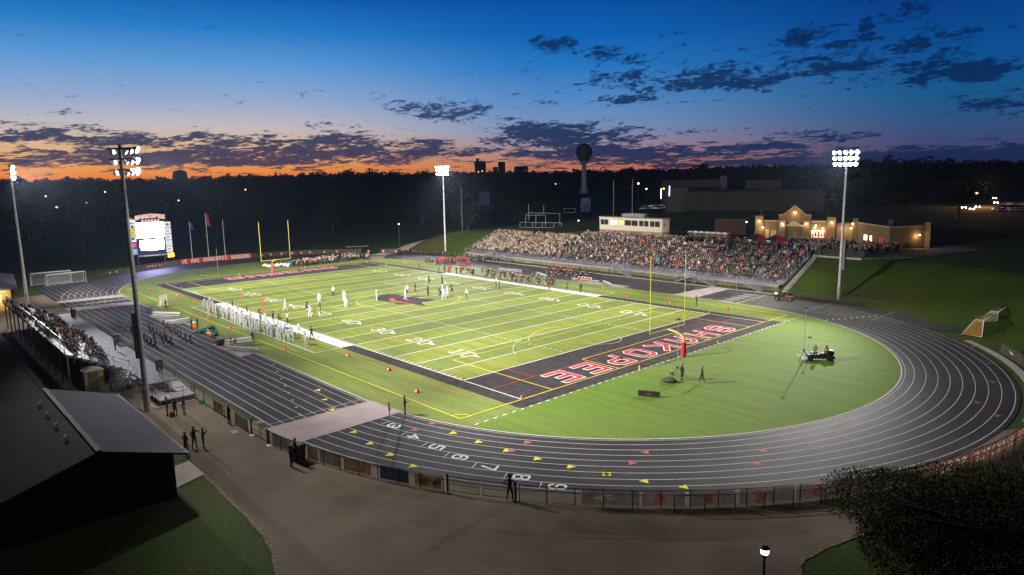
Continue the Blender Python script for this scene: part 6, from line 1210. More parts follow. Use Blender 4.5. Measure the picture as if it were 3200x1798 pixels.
# ---- the mass of spectators
def lowbody(kind):
    m = MB(); bodyc = []
    def part(c0, fn): n0 = len(m.f); fn(); bodyc.extend([c0]*(len(m.f)-n0))
    z0 = .45 if kind == 'sit' else .92
    part(1, lambda: m.tube([(0, -.02, z0), (0, 0, z0+.2), (0, .02, z0+.46), (0, .02, z0+.55)], [.17, .18, .2, .07], 7))
    part(0, lambda: m.ell((0, .05, z0+.70), (.085, .1, .12), 6, 4)); part(3, lambda: m.ell((0, .02, z0+.74), (.095, .105, .11), 6, 4))
    if kind == 'sit':
        for s in (-1, 1): part(2, lambda s=s: m.tube([(s*.1, 0, .5), (s*.12, .45, .5), (s*.12, .48, .05)], [.09, .07, .05], 5)); part(1, lambda s=s: m.tube([(s*.22, .02, .92), (s*.27, .12, .68), (s*.08, .32, .62)], [.06, .05, .035], 4)); part(0, lambda s=s: m.ell((s*.06, .36, .62), (.045, .05, .04), 5, 3))
    elif kind == 'stand':
        for s in (-1, 1): part(2, lambda s=s: m.tube([(s*.1, 0, .95), (s*.11, .02, .5), (s*.12, 0, .04)], [.1, .07, .05], 5)); part(1, lambda s=s: m.tube([(s*.22, .0, 1.38), (s*.28, .02, 1.12), (s*.24, .14, .92)], [.06, .05, .035], 4)); part(0, lambda s=s: m.ell((s*.23, .17, .88), (.04, .04, .05), 5, 3))
    else:
        for s in (-1, 1): part(2, lambda s=s: m.tube([(s*.1, 0, .95), (s*.11, .02, .5), (s*.12, 0, .04)], [.1, .07, .05], 5)); part(1, lambda s=s: m.tube([(s*.22, .0, 1.38), (s*.30, .16, 1.42), (s*.12, .24, 1.58)], [.06, .05, .035], 4)); part(0, lambda s=s: m.ell((s*.10, .26, 1.60), (.045, .045, .05), 5, 3))
    return np.array([tuple(v) for v in m.v]), m.f, bodyc
TP = {k: lowbody(k) for k in ('sit', 'stand', 'clap')}
cv = []; cf = []; cc = []; off0 = 0
def mass(x, y, z, rz, kind, top, pants, skin, hair, s=1.):
    global off0
    V, F, C = TP[kind]; c, s_ = math.cos(rz), math.sin(rz); M = np.array([[c, -s_, 0], [s_, c, 0], [0, 0, 1]]); P = (V*s)@M.T+np.array([x, y, z]); cv.append(P); cf.extend([tuple(i+off0 for i in f) for f in F]); pal = (skin, top, pants, hair); cc.extend([pal[k] for k in C]); off0 += len(V)
skc = [(.72, .50, .39), (.62, .42, .32), (.3, .17, .11)]; hrc = [(.05, .03, .02), (.10, .06, .03), (.02, .015, .01), (.25, .16, .08), (.4, .38, .36)]
dk_ = [(.02, .02, .025), (.015, .015, .02), (.03, .03, .035), (.05, .045, .04), (.03, .02, .02), (.05, .05, .055), (.04, .03, .02)]
acc = [(.34, .03, .03), (.40, .04, .05), (.25, .03, .03), (.3, .03, .03), (.5, .5, .5), (.6, .6, .6), (.35, .33, .3), (.06, .12, .3), (.06, .25, .32), (.5, .15, .05), (.4, .1, .25), (.4, .32, .12), (.2, .2, .22), (.3, .24, .17), (.12, .1, .08)]
for x0, x1, nr in ((FX0+.5, -14, 13), (-14, 16, 16), (16, FX1-.5, 13)):
    for r in range(nr):
        x = x0+random.random()*.3
        while x < x1:
            x += random.uniform(.46, .60)
            if any(abs(x-a) < .62 for a in AIS) and random.random() < .8: continue
            if x > x1: break
            beige = x < -17+r*.45+random.uniform(-4, 4); fill = .97 if beige else (.55 if r == 0 else .93 if r > 2 else .84)
            if random.random() > fill: continue
            if beige: tp = random.choice([(.40, .32, .21), (.34, .27, .18), (.55, .46, .33), (.02, .02, .02), (.42, .36, .27), (.12, .1, .08), (.3, .25, .17), (.04, .03, .03), (.2, .15, .1), (.06, .05, .04), (.35, .28, .2)]); kd = random.choice(['stand', 'clap'])
            else: tp = random.choice(acc) if random.random() < .26 else random.choice(dk_); kd = 'sit' if random.random() < .86 and r < 11 else 'stand'
            y = rowy(r)+(.52 if kd == 'sit' else .28); mass(x, y+random.uniform(-.06, .06), rowz(r)-(.02 if kd == 'sit' else 0), R(180)+random.uniform(-.5, .5), kd, tp, random.choice(dk_), random.choice(skc), random.choice(hrc) if random.random() < .8 else random.choice(acc+dk_), random.uniform(.92, 1.05))
for i in range(680):
    if i < 470: x = random.uniform(30, 55); y = 64+random.random()**1.1*17; 
    else: x = random.uniform(-8, 46); y = random.uniform(63.4, 74)
    if x > 53.4 and y < 68: x -= 4
    if x < 44.3 and y < 63.8: y += 1.
    if -11.2 < x < 9 and y > 65: continue
    tp = random.choice(acc) if random.random() < .13 else random.choice(dk_); mass(x, y, 5.66, R(random.uniform(0, 360)), 'stand', tp, random.choice(dk_), random.choice(skc), random.choice(hrc), random.uniform(.9, 1.05))
for x, r in rest: mass(x, nry(r)-.49, nrz(r)-.045, random.uniform(-.4, .4), 'sit', random.choice(dk_+acc[2:4]+[(.02, .08, .05)]), random.choice(dk_), random.choice(skc), random.choice(hrc+[(.5, .5, .5)]))
for i in range(120): # the band at the far end zone
    f = random.random(); w = random.random()
    x = -59.6-.4-w*(4+4*f); y = 7+f*22+random.uniform(-.5, .5); mass(x, y, .02, R(-90)+random.uniform(-.7, .7), random.choice(['stand', 'stand', 'clap']), random.choice([(.02, .02, .02), (.02, .02, .02), (.25, .2, .06), (.45, .45, .45), (.3, .03, .03), (.04, .06, .2)]), (.015, .015, .02), random.choice(skc), random.choice(hrc+[(.3, .22, .08)]), random.uniform(.9, 1.04))
for i in range(14): mass(-36+random.uniform(-4, 12), 45.4+random.uniform(-.8, .8), .02, R(180), 'stand', random.choice(dk_+acc[:2]), (.02, .02, .02), skc[0], hrc[0])
for i in range(16): mass(-70+i*1.9+random.random(), 42.5+random.random()*1.6 if i < 9 else 45.8, .02, R(200), 'sit', random.choice(dk_), (.02, .02, .02), skc[0], hrc[i % 3])
V = np.concatenate(cv); me = bpy.data.meshes.new('crowd'); me.from_pydata(V.tolist(), [], cf)
ca = me.attributes.new('Col', 'FLOAT_COLOR', 'FACE'); ca.data.foreach_set('color', np.array([(*c, 1) for c in cc], 'f').ravel())
m = bpy.data.materials.new('crowd_clothing'); m.use_nodes = True; N = m.node_tree.nodes; at = N.new('ShaderNodeAttribute'); at.attribute_name = 'Col'; m.node_tree.links.new(at.outputs['Color'], N['Principled BSDF'].inputs['Base Color']); N['Principled BSDF'].inputs['Roughness'].default_value = .8; me.materials.append(m)
oc_ = bpy.data.objects.new('crowd', me); COL.objects.link(oc_); tag(oc_, 'dense crowds in the stands, on the plaza and in the marching band', 'crowd', None, 'stuff')
# instruments of the band
t = thing('marching_drums', 'cluster of pale drums standing at the left of the marching band', 'drums', (-61.5, 6.2, .02)); 
for i in range(5): MB().tube([(-i*.9, -.6+.5*(i % 2), .5), (-i*.9, -.2+.5*(i % 2), .55)], .35, 12).build('drum', wht, t)
# ================================================================== background
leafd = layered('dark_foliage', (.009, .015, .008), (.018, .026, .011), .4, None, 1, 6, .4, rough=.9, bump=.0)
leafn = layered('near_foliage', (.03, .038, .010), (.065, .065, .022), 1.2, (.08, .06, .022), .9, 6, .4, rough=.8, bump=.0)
barkm = mat('bark', (.06, .045, .035), .95, noise=.3, scale=8, bump=.5)
def leaves(cen, rad, n, size, rg, kl=9, lo=.35, hi=.62, sp=.55):
    """leaf cards through a lumpy crown; returns verts (n*4,3)"""
    K_ = kl; lobes = rg.normal(size=(K_, 3)); lobes /= np.linalg.norm(lobes, axis=1)[:, None]; lobes[:, 2] = lobes[:, 2]*.7+.1; lr = rg.uniform(lo, hi, K_)
    k = rg.integers(0, K_, n); d = rg.normal(size=(n, 3)); d /= np.linalg.norm(d, axis=1)[:, None]; rr = rg.uniform(.55, 1., n)**.6
    P = lobes[k]*(sp*(1 if kl < 12 else rg.uniform(.4, 1.15, K_)[k][:, None]))+d*(lr[k]*rr)[:, None]; P *= np.array(rad); P += np.array(cen)
    a = rg.normal(size=(n, 3)); a /= np.linalg.norm(a, axis=1)[:, None]; b = np.cross(a, rg.normal(size=(n, 3))); b /= np.linalg.norm(b, axis=1)[:, None]; s = (size*rg.uniform(.5, 1.3, n))[:, None]
    return np.stack([P-a*s, P-b*s*.55, P+a*s, P+b*s*.55], 1).reshape(-1, 3)
def quads(name, V, m, parent=None):
    n = len(V)//4; me = bpy.data.meshes.new(name); me.vertices.add(len(V)); me.vertices.foreach_set('co', V.astype('f').ravel()); me.loops.add(len(V)); me.loops.foreach_set('vertex_index', np.arange(len(V), dtype='i')); me.polygons.add(n); me.polygons.foreach_set('loop_start', np.arange(0, len(V), 4, dtype='i')); me.polygons.foreach_set('loop_total', np.full(n, 4, 'i')); me.update(calc_edges=True); me.materials.append(m); o = bpy.data.objects.new(name, me); COL.objects.link(o); o.parent = parent; return o
def tree(x, y, h, rad, label, n=2600, size=.3, m=leafd, group=None, z=None, cz=.62, **kw):
    z = height(x, y) if z is None else z; t = thing('tree', label, 'tree', (x, y, z), group=group); mb = MB(); mb.tube([(0, 0, -.2), (.1, 0, h*.3), (0, .1, h*.55), (.1, 0, h*.8)], [rad*.075+.08, rad*.06+.05, rad*.04+.03, .03], 8)
    for k in range(7 if n < 9000 else 40): k, kk_ = k % 7+k*.07, k; a = kk_*2.4; mb.tube([(0, 0, h*(.3+.05*k)), (math.cos(a)*rad*.35, math.sin(a)*rad*.35, h*(.45+.05*k)), (math.cos(a)*rad*.7, math.sin(a)*rad*.7, h*(.55+.05*k))], [rad*.03+.03, rad*.02+.02, .02], 6)
    mb.build('trunk', barkm, t); quads('crown', leaves((0, 0, h*cz), (rad, rad, h*(1-cz)*1.02), n, size, np.random.default_rng(int(abs(x*7+y*13))), **kw), m, t); return t
# near tree, bottom right corner
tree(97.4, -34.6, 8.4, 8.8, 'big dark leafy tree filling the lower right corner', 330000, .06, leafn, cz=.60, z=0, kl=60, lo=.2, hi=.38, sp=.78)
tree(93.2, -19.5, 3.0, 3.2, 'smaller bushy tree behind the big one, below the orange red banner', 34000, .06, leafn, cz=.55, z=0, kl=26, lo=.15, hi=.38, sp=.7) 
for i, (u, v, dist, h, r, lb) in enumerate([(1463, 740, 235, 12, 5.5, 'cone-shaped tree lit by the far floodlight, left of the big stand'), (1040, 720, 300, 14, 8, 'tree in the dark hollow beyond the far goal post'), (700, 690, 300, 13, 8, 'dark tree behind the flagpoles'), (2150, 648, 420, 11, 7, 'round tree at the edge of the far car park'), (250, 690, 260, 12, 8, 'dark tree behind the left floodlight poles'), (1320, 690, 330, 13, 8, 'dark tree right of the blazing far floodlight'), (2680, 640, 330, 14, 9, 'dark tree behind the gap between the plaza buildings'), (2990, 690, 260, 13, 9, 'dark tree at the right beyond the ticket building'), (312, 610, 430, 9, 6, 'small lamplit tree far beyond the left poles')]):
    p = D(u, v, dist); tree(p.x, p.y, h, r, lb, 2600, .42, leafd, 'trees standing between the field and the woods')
# shrubs / hedge strips on banks
# far woods: layered crowns
rgw = np.random.default_rng(3); Vw = []
AZ0, AZ1 = 90, 184
def skyline(az): # crown-top elevation in degrees, along the horizon
    return float(np.interp(az, (80, 101, 103, 106, 109, 113, 117, 120, 124, 131, 140, 145, 155, 160, 164, 168, 171, 174, 190), (.3, .3, .45, .8, .75, .45, .42, .7, .42, .40, .36, .66, .6, .52, .26, .05, .3, .05, .1)))+.05*math.sin(az*3.1)+.04*math.sin(az*7.3)
for dist, hh, stp, lo in ((330, 9, 1.5, -3), (430, 12, 1.15, -1.5), (560, 16, .9, 0), (760, 22, .65, 1), (1050, 30, .5, 1)):
    az = AZ0
    while az < AZ1:
        az += stp*random.uniform(.6, 1.1); dd = dist*random.uniform(.86, 1.14); x = CAM.x+dd*math.cos(R(az)); y = CAM.y+dd*math.sin(R(az))
        if dist < 450 and 112 < az < 131 or dist < 600 and 99 < az < 106.5: continue
        if dist < 700 and abs(az-131.3) < 1.5: continue
        z = height(x, y); el = skyline(az)-.25*(dist < 700); top = CAM.z+dd*math.tan(R(el))+random.choice((-8, -5, -3, -1.5, 0, 1.5))*dd/700 if dist > 500 else z+hh*random.uniform(.8, 1.2)
        h = max(hh*.7, top-z); r = h*random.uniform(.30, .48)+dd*.004
        if random.random() < .08 and dist > 500: h *= 1.1
        Vw.append(leaves((x, y, z+h*.55), (r, r, h*.5), 420 if dist < 500 else 330, dd*.0021, rgw))
        if dist > 500: # trunkside mass so no light shows beneath the crowns
            Vw.append(leaves((x, y, z+h*.22), (r*1.1, r*1.1, h*.28), 160, dd*.004, rgw))
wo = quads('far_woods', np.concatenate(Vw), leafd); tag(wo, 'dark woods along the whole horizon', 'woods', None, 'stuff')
# wooded rise behind (terrain)
H = MB(); n = 180; vs = []
for j, (dd, f) in enumerate(((900, -.2), (1150, .55), (1500, .9), (1900, 1.), (2400, .2))):
    for i in range(n+1): az = 84+106*i/n; x = CAM.x+dd*math.cos(R(az)); y = CAM.y+dd*math.sin(R(az)); z = CAM.z+dd*math.tan(R(skyline(az)*.62))*f if f > 0 else height(x, y)-3; z = (CAM.z+1500*math.tan(R(skyline(az)*.55)))*max(0, f) if f > 0 else z; vs.append((x, y, z+(math.sin(i*1.7)*2 if f > .5 else 0)))
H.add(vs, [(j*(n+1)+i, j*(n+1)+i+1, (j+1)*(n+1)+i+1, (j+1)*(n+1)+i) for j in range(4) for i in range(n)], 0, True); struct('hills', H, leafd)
# water towers
def wtower(u, vt, vb, dist, lab, stem=True):
    top = D(u, vt, dist); base = D(u, vb, dist); zb = base.z-2; h = top.z-zb; t = thing('water_tower', lab, 'water tower', (top.x, top.y, zb)); c = mat('tower_paint', (.75, .8, .88), .6, noise=.1, scale=.3)
    if stem:
        r = 7.6*dist/640; m = MB(); m.lathe([(5.4, 0), (4.8, 1.2), (3.0, 4.5), (2.5, 8), (2.2, 20), (2.1, h-2.6*r), (2.6, h-2.3*r), (4.4, h-2.05*r)], n=20); m.build('stem', c, t)
        m = MB(); m.lathe([(2.5, h-2.35*r), (r*.6, h-1.95*r)]+[(r*math.sin(R(a)), h-r-r*math.cos(R(a))) for a in range(40, 181, 10)], n=24); m.build('tank', mat('tower_tank', (.16, .17, .20), .6), t); MB().tube([(0, 0, h-.5), (0, 0, h+1.6)], .25, 6).build('vent', c, t)
    else: r = 7.8; m = MB(); m.lathe([(r*.95, h-17), (r, h-9), (r, h-4.5), (r*.8, h-1.6), (r*.3, h-.3), (0, h)], n=20); m.build('tank', mat('tower_dark', (.05, .05, .06), .7), t); MB().tube([(0, 0, h-.5), (0, 0, h+1.5)], .2, 6).build('vent', c, t)
wtower(1825, 449, 601, 640, 'tall globe water tower on a slender stem rising over the horizon'); wtower(561, 531, 575, 900, 'broad distant water tank among the trees at the left horizon', False)
# silos on the skyline
sil = mat('silo_concrete', (.06, .05, .055), .9)
def box_bld(u0, u1, vt, vb, dist, label, c, depth=18, extra=None, name='grain_elevator', cat='building'):
    a = D(u0, vb, dist); b = D(u1, vb, dist); zt = D((u0+u1)/2, vt, dist).z; a.z = b.z = min(a.z, b.z)-6; t = thing(name, label, cat, tuple((a+b)/2)); uu = (b-a).normalized(); w = (b-a).length; rz = math.atan2(uu.y, uu.x); h = zt-a.z
    m = MB(); m.box((0, 0, h/2), (w, depth, h), rz); m.build('wall', c, t); m = MB(); m.box((0, 0, h+.5), (w*.96, depth*.96, 1.), rz); m.build('roof', c, t); return t, uu, w, h
t, uu, w, h = box_bld(1484, 1519, 508, 540, 1300, 'taller left grain elevator on the skyline with a red beacon', sil)
m = MB(); m.box(tuple(-uu*5+Vector((0, 0, h+4))), (5, 5, 8), math.atan2(uu.y, uu.x)); m.tube([-uu*4+Vector((0, 0, h+8)), uu*6+Vector((0, 0, h))], .5, 5); m.build('headhouse', sil, t); bc = MB(); bc.ell(tuple(-uu*5+Vector((0, 0, h+9))), (.9, .9, .9), 8, 6); bc.build('beacon', mat('beacon_red', (1, .05, .05), emit=8, ecol=(1, .1, .08)), t)
def GT(u, v, d0=150., d1=1400.):
    d = d0
    while d < d1:
        p = D(u, v, d)
        if p.z <= height(p.x, p.y): break
        d += 3.
    p.z = height(p.x, p.y); return p
def glow(u, v, dist, r, col, e, label, name='street_light', cat='street light', pole=6., group='distant lights'):
    p = D(u, v, dist); pole = max(1.5, p.z-height(p.x, p.y)); t = thing(name, label, cat, (p.x, p.y, p.z-pole), group=group); r *= .62 if dist > 300 else 1.; MB().ell((0, 0, pole), (r, r, r*.8), 8, 6).build('lamp_head', mat('glow_%d_%d_%d_%d' % (int(col[0]*99), int(col[1]*99), int(col[2]*99), e), (1, 1, 1), emit=e, ecol=col), t); MB().tube([(0, 0, 0), (0, 0, pole)], .12, 5).build('pole', dark, t); return t
am = (1., .5, .12); wt_ = (1., .92, .9)
t, uu, w, h = box_bld(1557, 1579, 508, 533, 1300, 'square dark tower block on the skyline, right of the tall grain elevator', sil); box_bld(1541, 1556, 524, 534, 1300, 'low dark block attached left of the skyline tower', sil); box_bld(1607, 1650, 522, 538, 1300, 'wide dark factory block on the skyline with an amber light', sil)
for i, (u, v, d_, r, c, e, lb) in enumerate([(1476, 538, 1290, 1.3, am, 9, 'left amber lamp at the foot of the tall grain elevator'), (1495, 538, 1290, 1.5, am, 9, 'middle amber lamp at the foot of the tall grain elevator'), (1507, 535, 1290, 1.5, am, 9, 'right amber lamp at the foot of the tall grain elevator'), (1642, 535, 1290, 1.4, (1., .7, .1), 9, 'yellow lamp on the skyline factory'), (1652, 539, 1290, 1.2, am, 9, 'amber lamp right of the skyline factory'), (1690, 539, 1290, 1.0, am, 7, 'small amber lamp on the skyline right of the factory'), (1537, 546, 1200, .8, wt_, 6, 'tiny pale lamp below the skyline tower'),
      (1995, 574, 330, .75, (.95, .85, 1.), 14, 'brightest bluish white lamp above the press box'), (2020, 591, 360, .75, (1., .72, .12), 9, 'left yellow lamp on the warehouse'), (2074, 590, 360, .8, (1., .72, .12), 9, 'right yellow lamp on the warehouse'), (143, 614, 420, .8, am, 7, 'amber lamp far beyond the left pole'), (328, 600, 430, .8, am, 7, 'amber lamp above the small lamplit tree'), (177, 648, 330, .8, (.8, .85, .35), 3, 'greenish lamp in the dark at the left'), (558, 627, 420, .9, am, 5, 'amber light streak right of the scoreboard'), (767, 593, 500, .8, (1, .9, .5), 7, 'small pale lamp in the dark woods'), (270, 634, 400, .6, (.8, .7, .8), 3, 'small pinkish lamp at the left'),
      (1246, 701, 200, .22, wt_, 9, 'small white path lamp by the climbing path'), (1736, 575, 480, .55, wt_, 7, 'tiny white lamp left of the globe water tower'), (1808, 690, 215, .25, wt_, 7, 'path lamp left of the press box'), (2333, 694, 215, .3, (1, .9, .6), 7, 'lamp between the portable toilets and the lit building'), (3053, 604, 420, 1.0, am, 9, 'amber street lamp over the road at the right'), (2815, 665, 330, .5, (1., .75, .2), 4, 'tiny yellow lamp right of the right floodlight'), (2930, 728, 260, .4, (1, .85, .7), 6, 'lower pale lamp right of the ticket building'), (2920, 708, 260, .4, (1, .9, .9), 4, 'upper pale lamp right of the ticket building'), (2550, 626, 400, .4, wt_, 5, 'tiny white light on the dark warehouse slope')]):
    glow(u, v, d_, r*.8, c, e, lb)
# warehouse and houses beyond the plaza
wh = mat('warehouse_wall', (.035, .025, .02), .9, noise=.1, scale=.2)
box_bld(2149, 2560, 602, 655, 325, 'long low brown warehouse beyond the plaza', wh, 40, name='warehouse'); box_bld(2080, 2148, 590, 652, 340, 'dark loading end of the warehouse with upright lights', mat('wall_dark', (.04, .035, .035)), 30, name='warehouse'); box_bld(2249, 2271, 556, 585, 400, 'pale square roof plant room above the warehouse', mat('plant_grey', (.10, .09, .13), .8), 10, name='plant_room'); box_bld(2070, 2248, 568, 600, 410, 'long dim building behind the warehouse', mat('dim_wall', (.045, .035, .04)), 30, name='industrial_building'); box_bld(2330, 2440, 568, 600, 420, 'dim block right of the plant room', MATS['dim_wall'], 30, name='industrial_building')
box_bld(2233, 2330, 696, 722, 190, 'low reddish brown shed behind the portable toilets', mat('shed_red', (.09, .045, .03), .9), 6, name='shed')
for u, v, lb in ((2066, 600, 'left upright white strip light on the warehouse'), (2092, 592, 'right upright white strip light on the warehouse')): p = D(u, v+6, 322); tag(MB().b0(-.15, .15, -.15, .15, -2.2, 2.4).build('strip_light', mat('strip_glow', (.8, .9, 1), emit=3, ecol=(.7, .85, 1)), None, p), lb, 'strip light')
box_bld(2860, 3010, 575, 586, 520, 'long pale-roofed building far off at the right', mat('pale_dim', (.10, .10, .11)), 20, name='industrial_building'); box_bld(0, 90, 616, 622, 420, 'long low pale-roofed building far off at the left', MATS['pale_dim'], 12, name='industrial_building')
box_bld(1497, 1530, 606, 622, 420, 'small bluish lit shed in the woods right of the blazing floodlight', mat('blue_dim', (.10, .11, .22), .8), 6, name='shed'); box_bld(1815, 1845, 624, 640, 400, 'pale mural-like panel on a shed below the globe water tower', mat('blue_dim2', (.12, .16, .30), .8, noise=.5, scale=.6), 6, name='shed')
t = thing('road', None, None, (0, 0, 0)); bpy.data.objects.remove(t)
# utility poles, backstop, extra goal frame beyond the stand
for u, vt, vb, d_, lb in ((1918, 565, 690, 230, 'left of two tall thin utility poles behind the press box'), (1977, 560, 680, 230, 'right of two tall thin utility poles behind the press box'), (1441, 585, 690, 230, 'faint thin pole right of the blazing floodlight'), (2380, 655, 690, 185, 'thin mast left of the lit building'), (2588, 657, 690, 185, 'thin mast right of the lit building')):
    a, b = D(u, vt, d_), D(u, vb, d_); tag(MB().tube([(0, 0, -4), (0, 0, a.z-b.z)], .16 if d_ > 200 else .07, 6).build('utility_pole', mat('pole_wood', (.14, .12, .11), .8), None, (a.x, a.y, b.z)), lb, 'utility pole')
def frame_thing(name, label, cat, segs, dist, r, m):
    t = thing(name, label, cat, D(segs[0][0][0], segs[0][0][1], dist)); o0 = t.location.copy(); 
    for a, b in segs: MB().tube([D(*a, dist)-o0, D(*b, dist)-o0], r, 5).build('bar', m, t)
gg = mat('frame_green_grey', (.13, .15, .15), .6)
frame_thing('goalpost', 'grey practice goal post behind the left part of the crowd', 'goal post', [((1652, 638), (1652, 690)), ((1699, 640), (1699, 668)), ((1652, 665), (1750, 668)), ((1750, 668), (1748, 705))], 190, .07, gg)
frame_thing('backstop', 'tall wire backstop fence behind the left part of the crowd', 'backstop', [((1643, 672), (1643, 708)), ((1675, 674), (1674, 708)), ((1705, 672), (1705, 708)), ((1643, 672), (1705, 673)), ((1625, 695), (1755, 697)), ((1625, 695), (1625, 711)), ((1665, 696), (1665, 711)), ((1695, 696), (1695, 711)), ((1731, 697), (1731, 711)), ((1755, 697), (1755, 708)), ((1625, 711), (1730, 712))], 170, .06, gg)
frame_thing('soccer_goal', 'faint goal frame in the dark behind the backstop', 'soccer goal', [((1762, 653), (1762, 668)), ((1798, 652), (1798, 665)), ((1762, 653), (1798, 652)), ((1760, 665), (1800, 664))], 230, .06, gg)
# bleacher-like pale strip beyond the band
p0, p1 = G(1080, 772, .8), G(1152, 769, .8); tag(MB().bar(p0, p1, .5, .3).build('low_wall', mat('strip_pale', (.12, .12, .11), .8)), 'long pale strip wall on the dark bank beyond the band', 'wall')
# cars
def car(p, rz, c, lab, group, lights=False):
    t = thing('parked_car', lab, 'car', p, rz, group); m = MB(); prof = [(-2.2, .35), (-2.2, .8), (-1.5, .95), (-.9, 1.42), (.6, 1.42), (1.2, .95), (2.1, .85), (2.2, .4)]; k = len(prof)
    vs = [(x, -.85+(.12 if z > 1.2 else 0), z) for x, z in prof]+[(x, .85-(.12 if z > 1.2 else 0), z) for x, z in prof]; m.add(vs, [tuple(range(k)), tuple(range(2*k-1, k-1, -1))]+[(i, i+k, (i+1) % k+k, (i+1) % k) for i in range(k)]); m.build('body', c, t)
    m = MB(); m.b0(-1.2, .8, -.87, .87, .98, 1.3); m.build('window', glassd, t)
    m = MB(); 
    for x in (-1.4, 1.4): m.tube([(x, -.9, .33), (x, .9, .33)], .33, 10)
    m.build('wheel', blackp, t)
    if lights: 
        for y in (-.6, .6): MB().ell((2.2, y, .65), (.28, .28, .25), 8, 5).build('headlight', mat('headlight_glow', (1, 1, 1), emit=22, ecol=(1, .85, .65)), t)
cc_ = [mat('car_white', (.45, .45, .45), .35), mat('car_dark', (.03, .03, .04), .3), mat('car_silver', (.22, .23, .25), .3, .5), mat('car_blue', (.04, .07, .15), .3)]
i = 0
for u, v in ((1225, 621), (1256, 623), (1264, 621), (1288, 622), (1204, 626)): p = GT(u, v); car(p, R(40+i), cc_[0 if i % 2 == 0 else 2], 'pale car at the edge of the dark woods, %s from the left' % ordn([1, 2, 3, 4, 0][i]), 'cars parked before the dark woods'); i += 1
k = 0
for r_ in range(2):
    for j in range(8): u = 2010+j*17+r_*7; v = 656-j*.6-r_*8; p = GT(u, v); car(p, R(30), cc_[(j+r_) % 4], 'car parked by the warehouse, %s row, %s from the left' % (('front', 'rear')[r_], ordn(j)), 'cars parked by the warehouse')
for r_ in range(3):
    for j in range(6): u = 3120+j*20+r_*10; v = 662-r_*9; p = GT(u, v); car(p, R(20), cc_[(j*2+r_) % 4], 'car parked in the lot at the right edge, %s row, %s from the left' % (('front', 'middle', 'rear')[r_], ordn(j)), 'cars parked in the right-hand lot')
for j, (u, v, d_) in enumerate([(3037, 656, 380), (3012, 650, 400), (3108, 620, 450), (3112, 635, 430), (3055, 648, 410)]): p = GT(u, v+3); car((p.x, p.y, p.z), math.atan2(CAM.y-p.y, CAM.x-p.x), cc_[1], 'car with lit headlights on the road at the right, %s of five' % ordn(j), 'cars driving with headlights on', True)
lamp('POINT', GT(3075, 650)+Vector((0, 0, 9)), 9000, (1., .5, .15), .5, name='street_lamp_light'); p0, p1, p2, p3 = [GT(*q)+Vector((0, 0, .08)) for q in ((2990, 668), (3200, 668), (3200, 632), (3060, 640))]; m = MB(); m.add([p0, p1, p2, p3], [(0, 1, 2, 3)]); tag(m.build('parking_lot', pv), kind='structure')
# ================================================================== sky
w = bpy.data.worlds.new('World'); SC.world = w; w.use_nodes = True; nt = w.node_tree; N = nt.nodes; L = nt.links; bg = N['Background']
tc = N.new('ShaderNodeTexCoord'); nv = N.new('ShaderNodeVectorMath'); nv.operation = 'NORMALIZE'; L.new(tc.outputs['Generated'], nv.inputs[0]); sp_ = N.new('ShaderNodeSeparateXYZ'); L.new(nv.outputs[0], sp_.inputs[0])
def M_(op, *a, clamp=False):
    x = N.new('ShaderNodeMath'); x.operation = op; x.use_clamp = clamp
    for i, s in enumerate(a):
        if isinstance(s, (int, float)): x.inputs[i].default_value = s
        else: L.new(s, x.inputs[i])
    return x.outputs[0]
def MR(f, a, b, c=0., d=1., sm_=True):
    r = N.new('ShaderNodeMapRange'); r.interpolation_type = 'SMOOTHSTEP' if sm_ else 'LINEAR'
    for i, s in enumerate((f, a, b, c, d)):
        if isinstance(s, (int, float)): r.inputs[i].default_value = s
        else: L.new(s, r.inputs[i])
    return r.outputs[0]
def MX(f, a, b):
    x = N.new('ShaderNodeMix'); x.data_type = 'RGBA'
    for i, s in ((0, f), (6, a), (7, b)):
        if isinstance(s, tuple): x.inputs[i].default_value = (*s, 1)
        elif isinstance(s, float): x.inputs[i].default_value = s
        else: L.new(s, x.inputs[i])
    return x.outputs[2]
EL_ = M_('MULTIPLY', M_('ARCSINE', sp_.outputs[2]), 57.2958); AZ = M_('MULTIPLY', M_('ARCTAN2', sp_.outputs[1], sp_.outputs[0]), 57.2958)
def ramp(stops):
    r = N.new('ShaderNodeValToRGB'); e = r.color_ramp.elements; mx_ = 90.
    r.color_ramp.interpolation = 'EASE'; r.color_ramp.interpolation = 'LINEAR'
    for i, (el, c) in enumerate(stops):
        q = e[i] if i < 2 else e.new(el/mx_); q.position = el/mx_; q.color = (*s2l(c), 1)
    L.new(M_('DIVIDE', EL_, mx_, clamp=True), r.inputs[0]); return r.outputs[0]
left = ramp([(0, (238, 112, 28)), (1.0, (246, 156, 62)), (2.4, (232, 184, 134)), (4.0, (200, 190, 192)), (6, (150, 172, 208)), (8.5, (95, 155, 215)), (11, (40, 125, 200)), (13.8, (12, 88, 172)), (20, (6, 40, 96)), (34, (4, 12, 32))])
mid = ramp([(0, (208, 108, 66)), (1.0, (200, 130, 98)), (2.4, (164, 142, 156)), (3.8, (124, 148, 188)), (6, (85, 140, 200)), (8.5, (40, 120, 195)), (11, (15, 98, 180)), (13.8, (6, 78, 158)), (20, (5, 34, 84)), (34, (4, 11, 28))])
right = ramp([(0, (58, 54, 94)), (1.5, (66, 72, 114)), (3, (50, 82, 128)), (5, (24, 88, 140)), (8, (12, 80, 148)), (11, (8, 62, 135)), (13.8, (5, 48, 115)), (20, (4, 24, 62)), (34, (3, 8, 22))])
back = ramp([(0, (8, 10, 18)), (10, (6, 12, 26)), (30, (4, 9, 22)), (90, (2, 7, 20))])
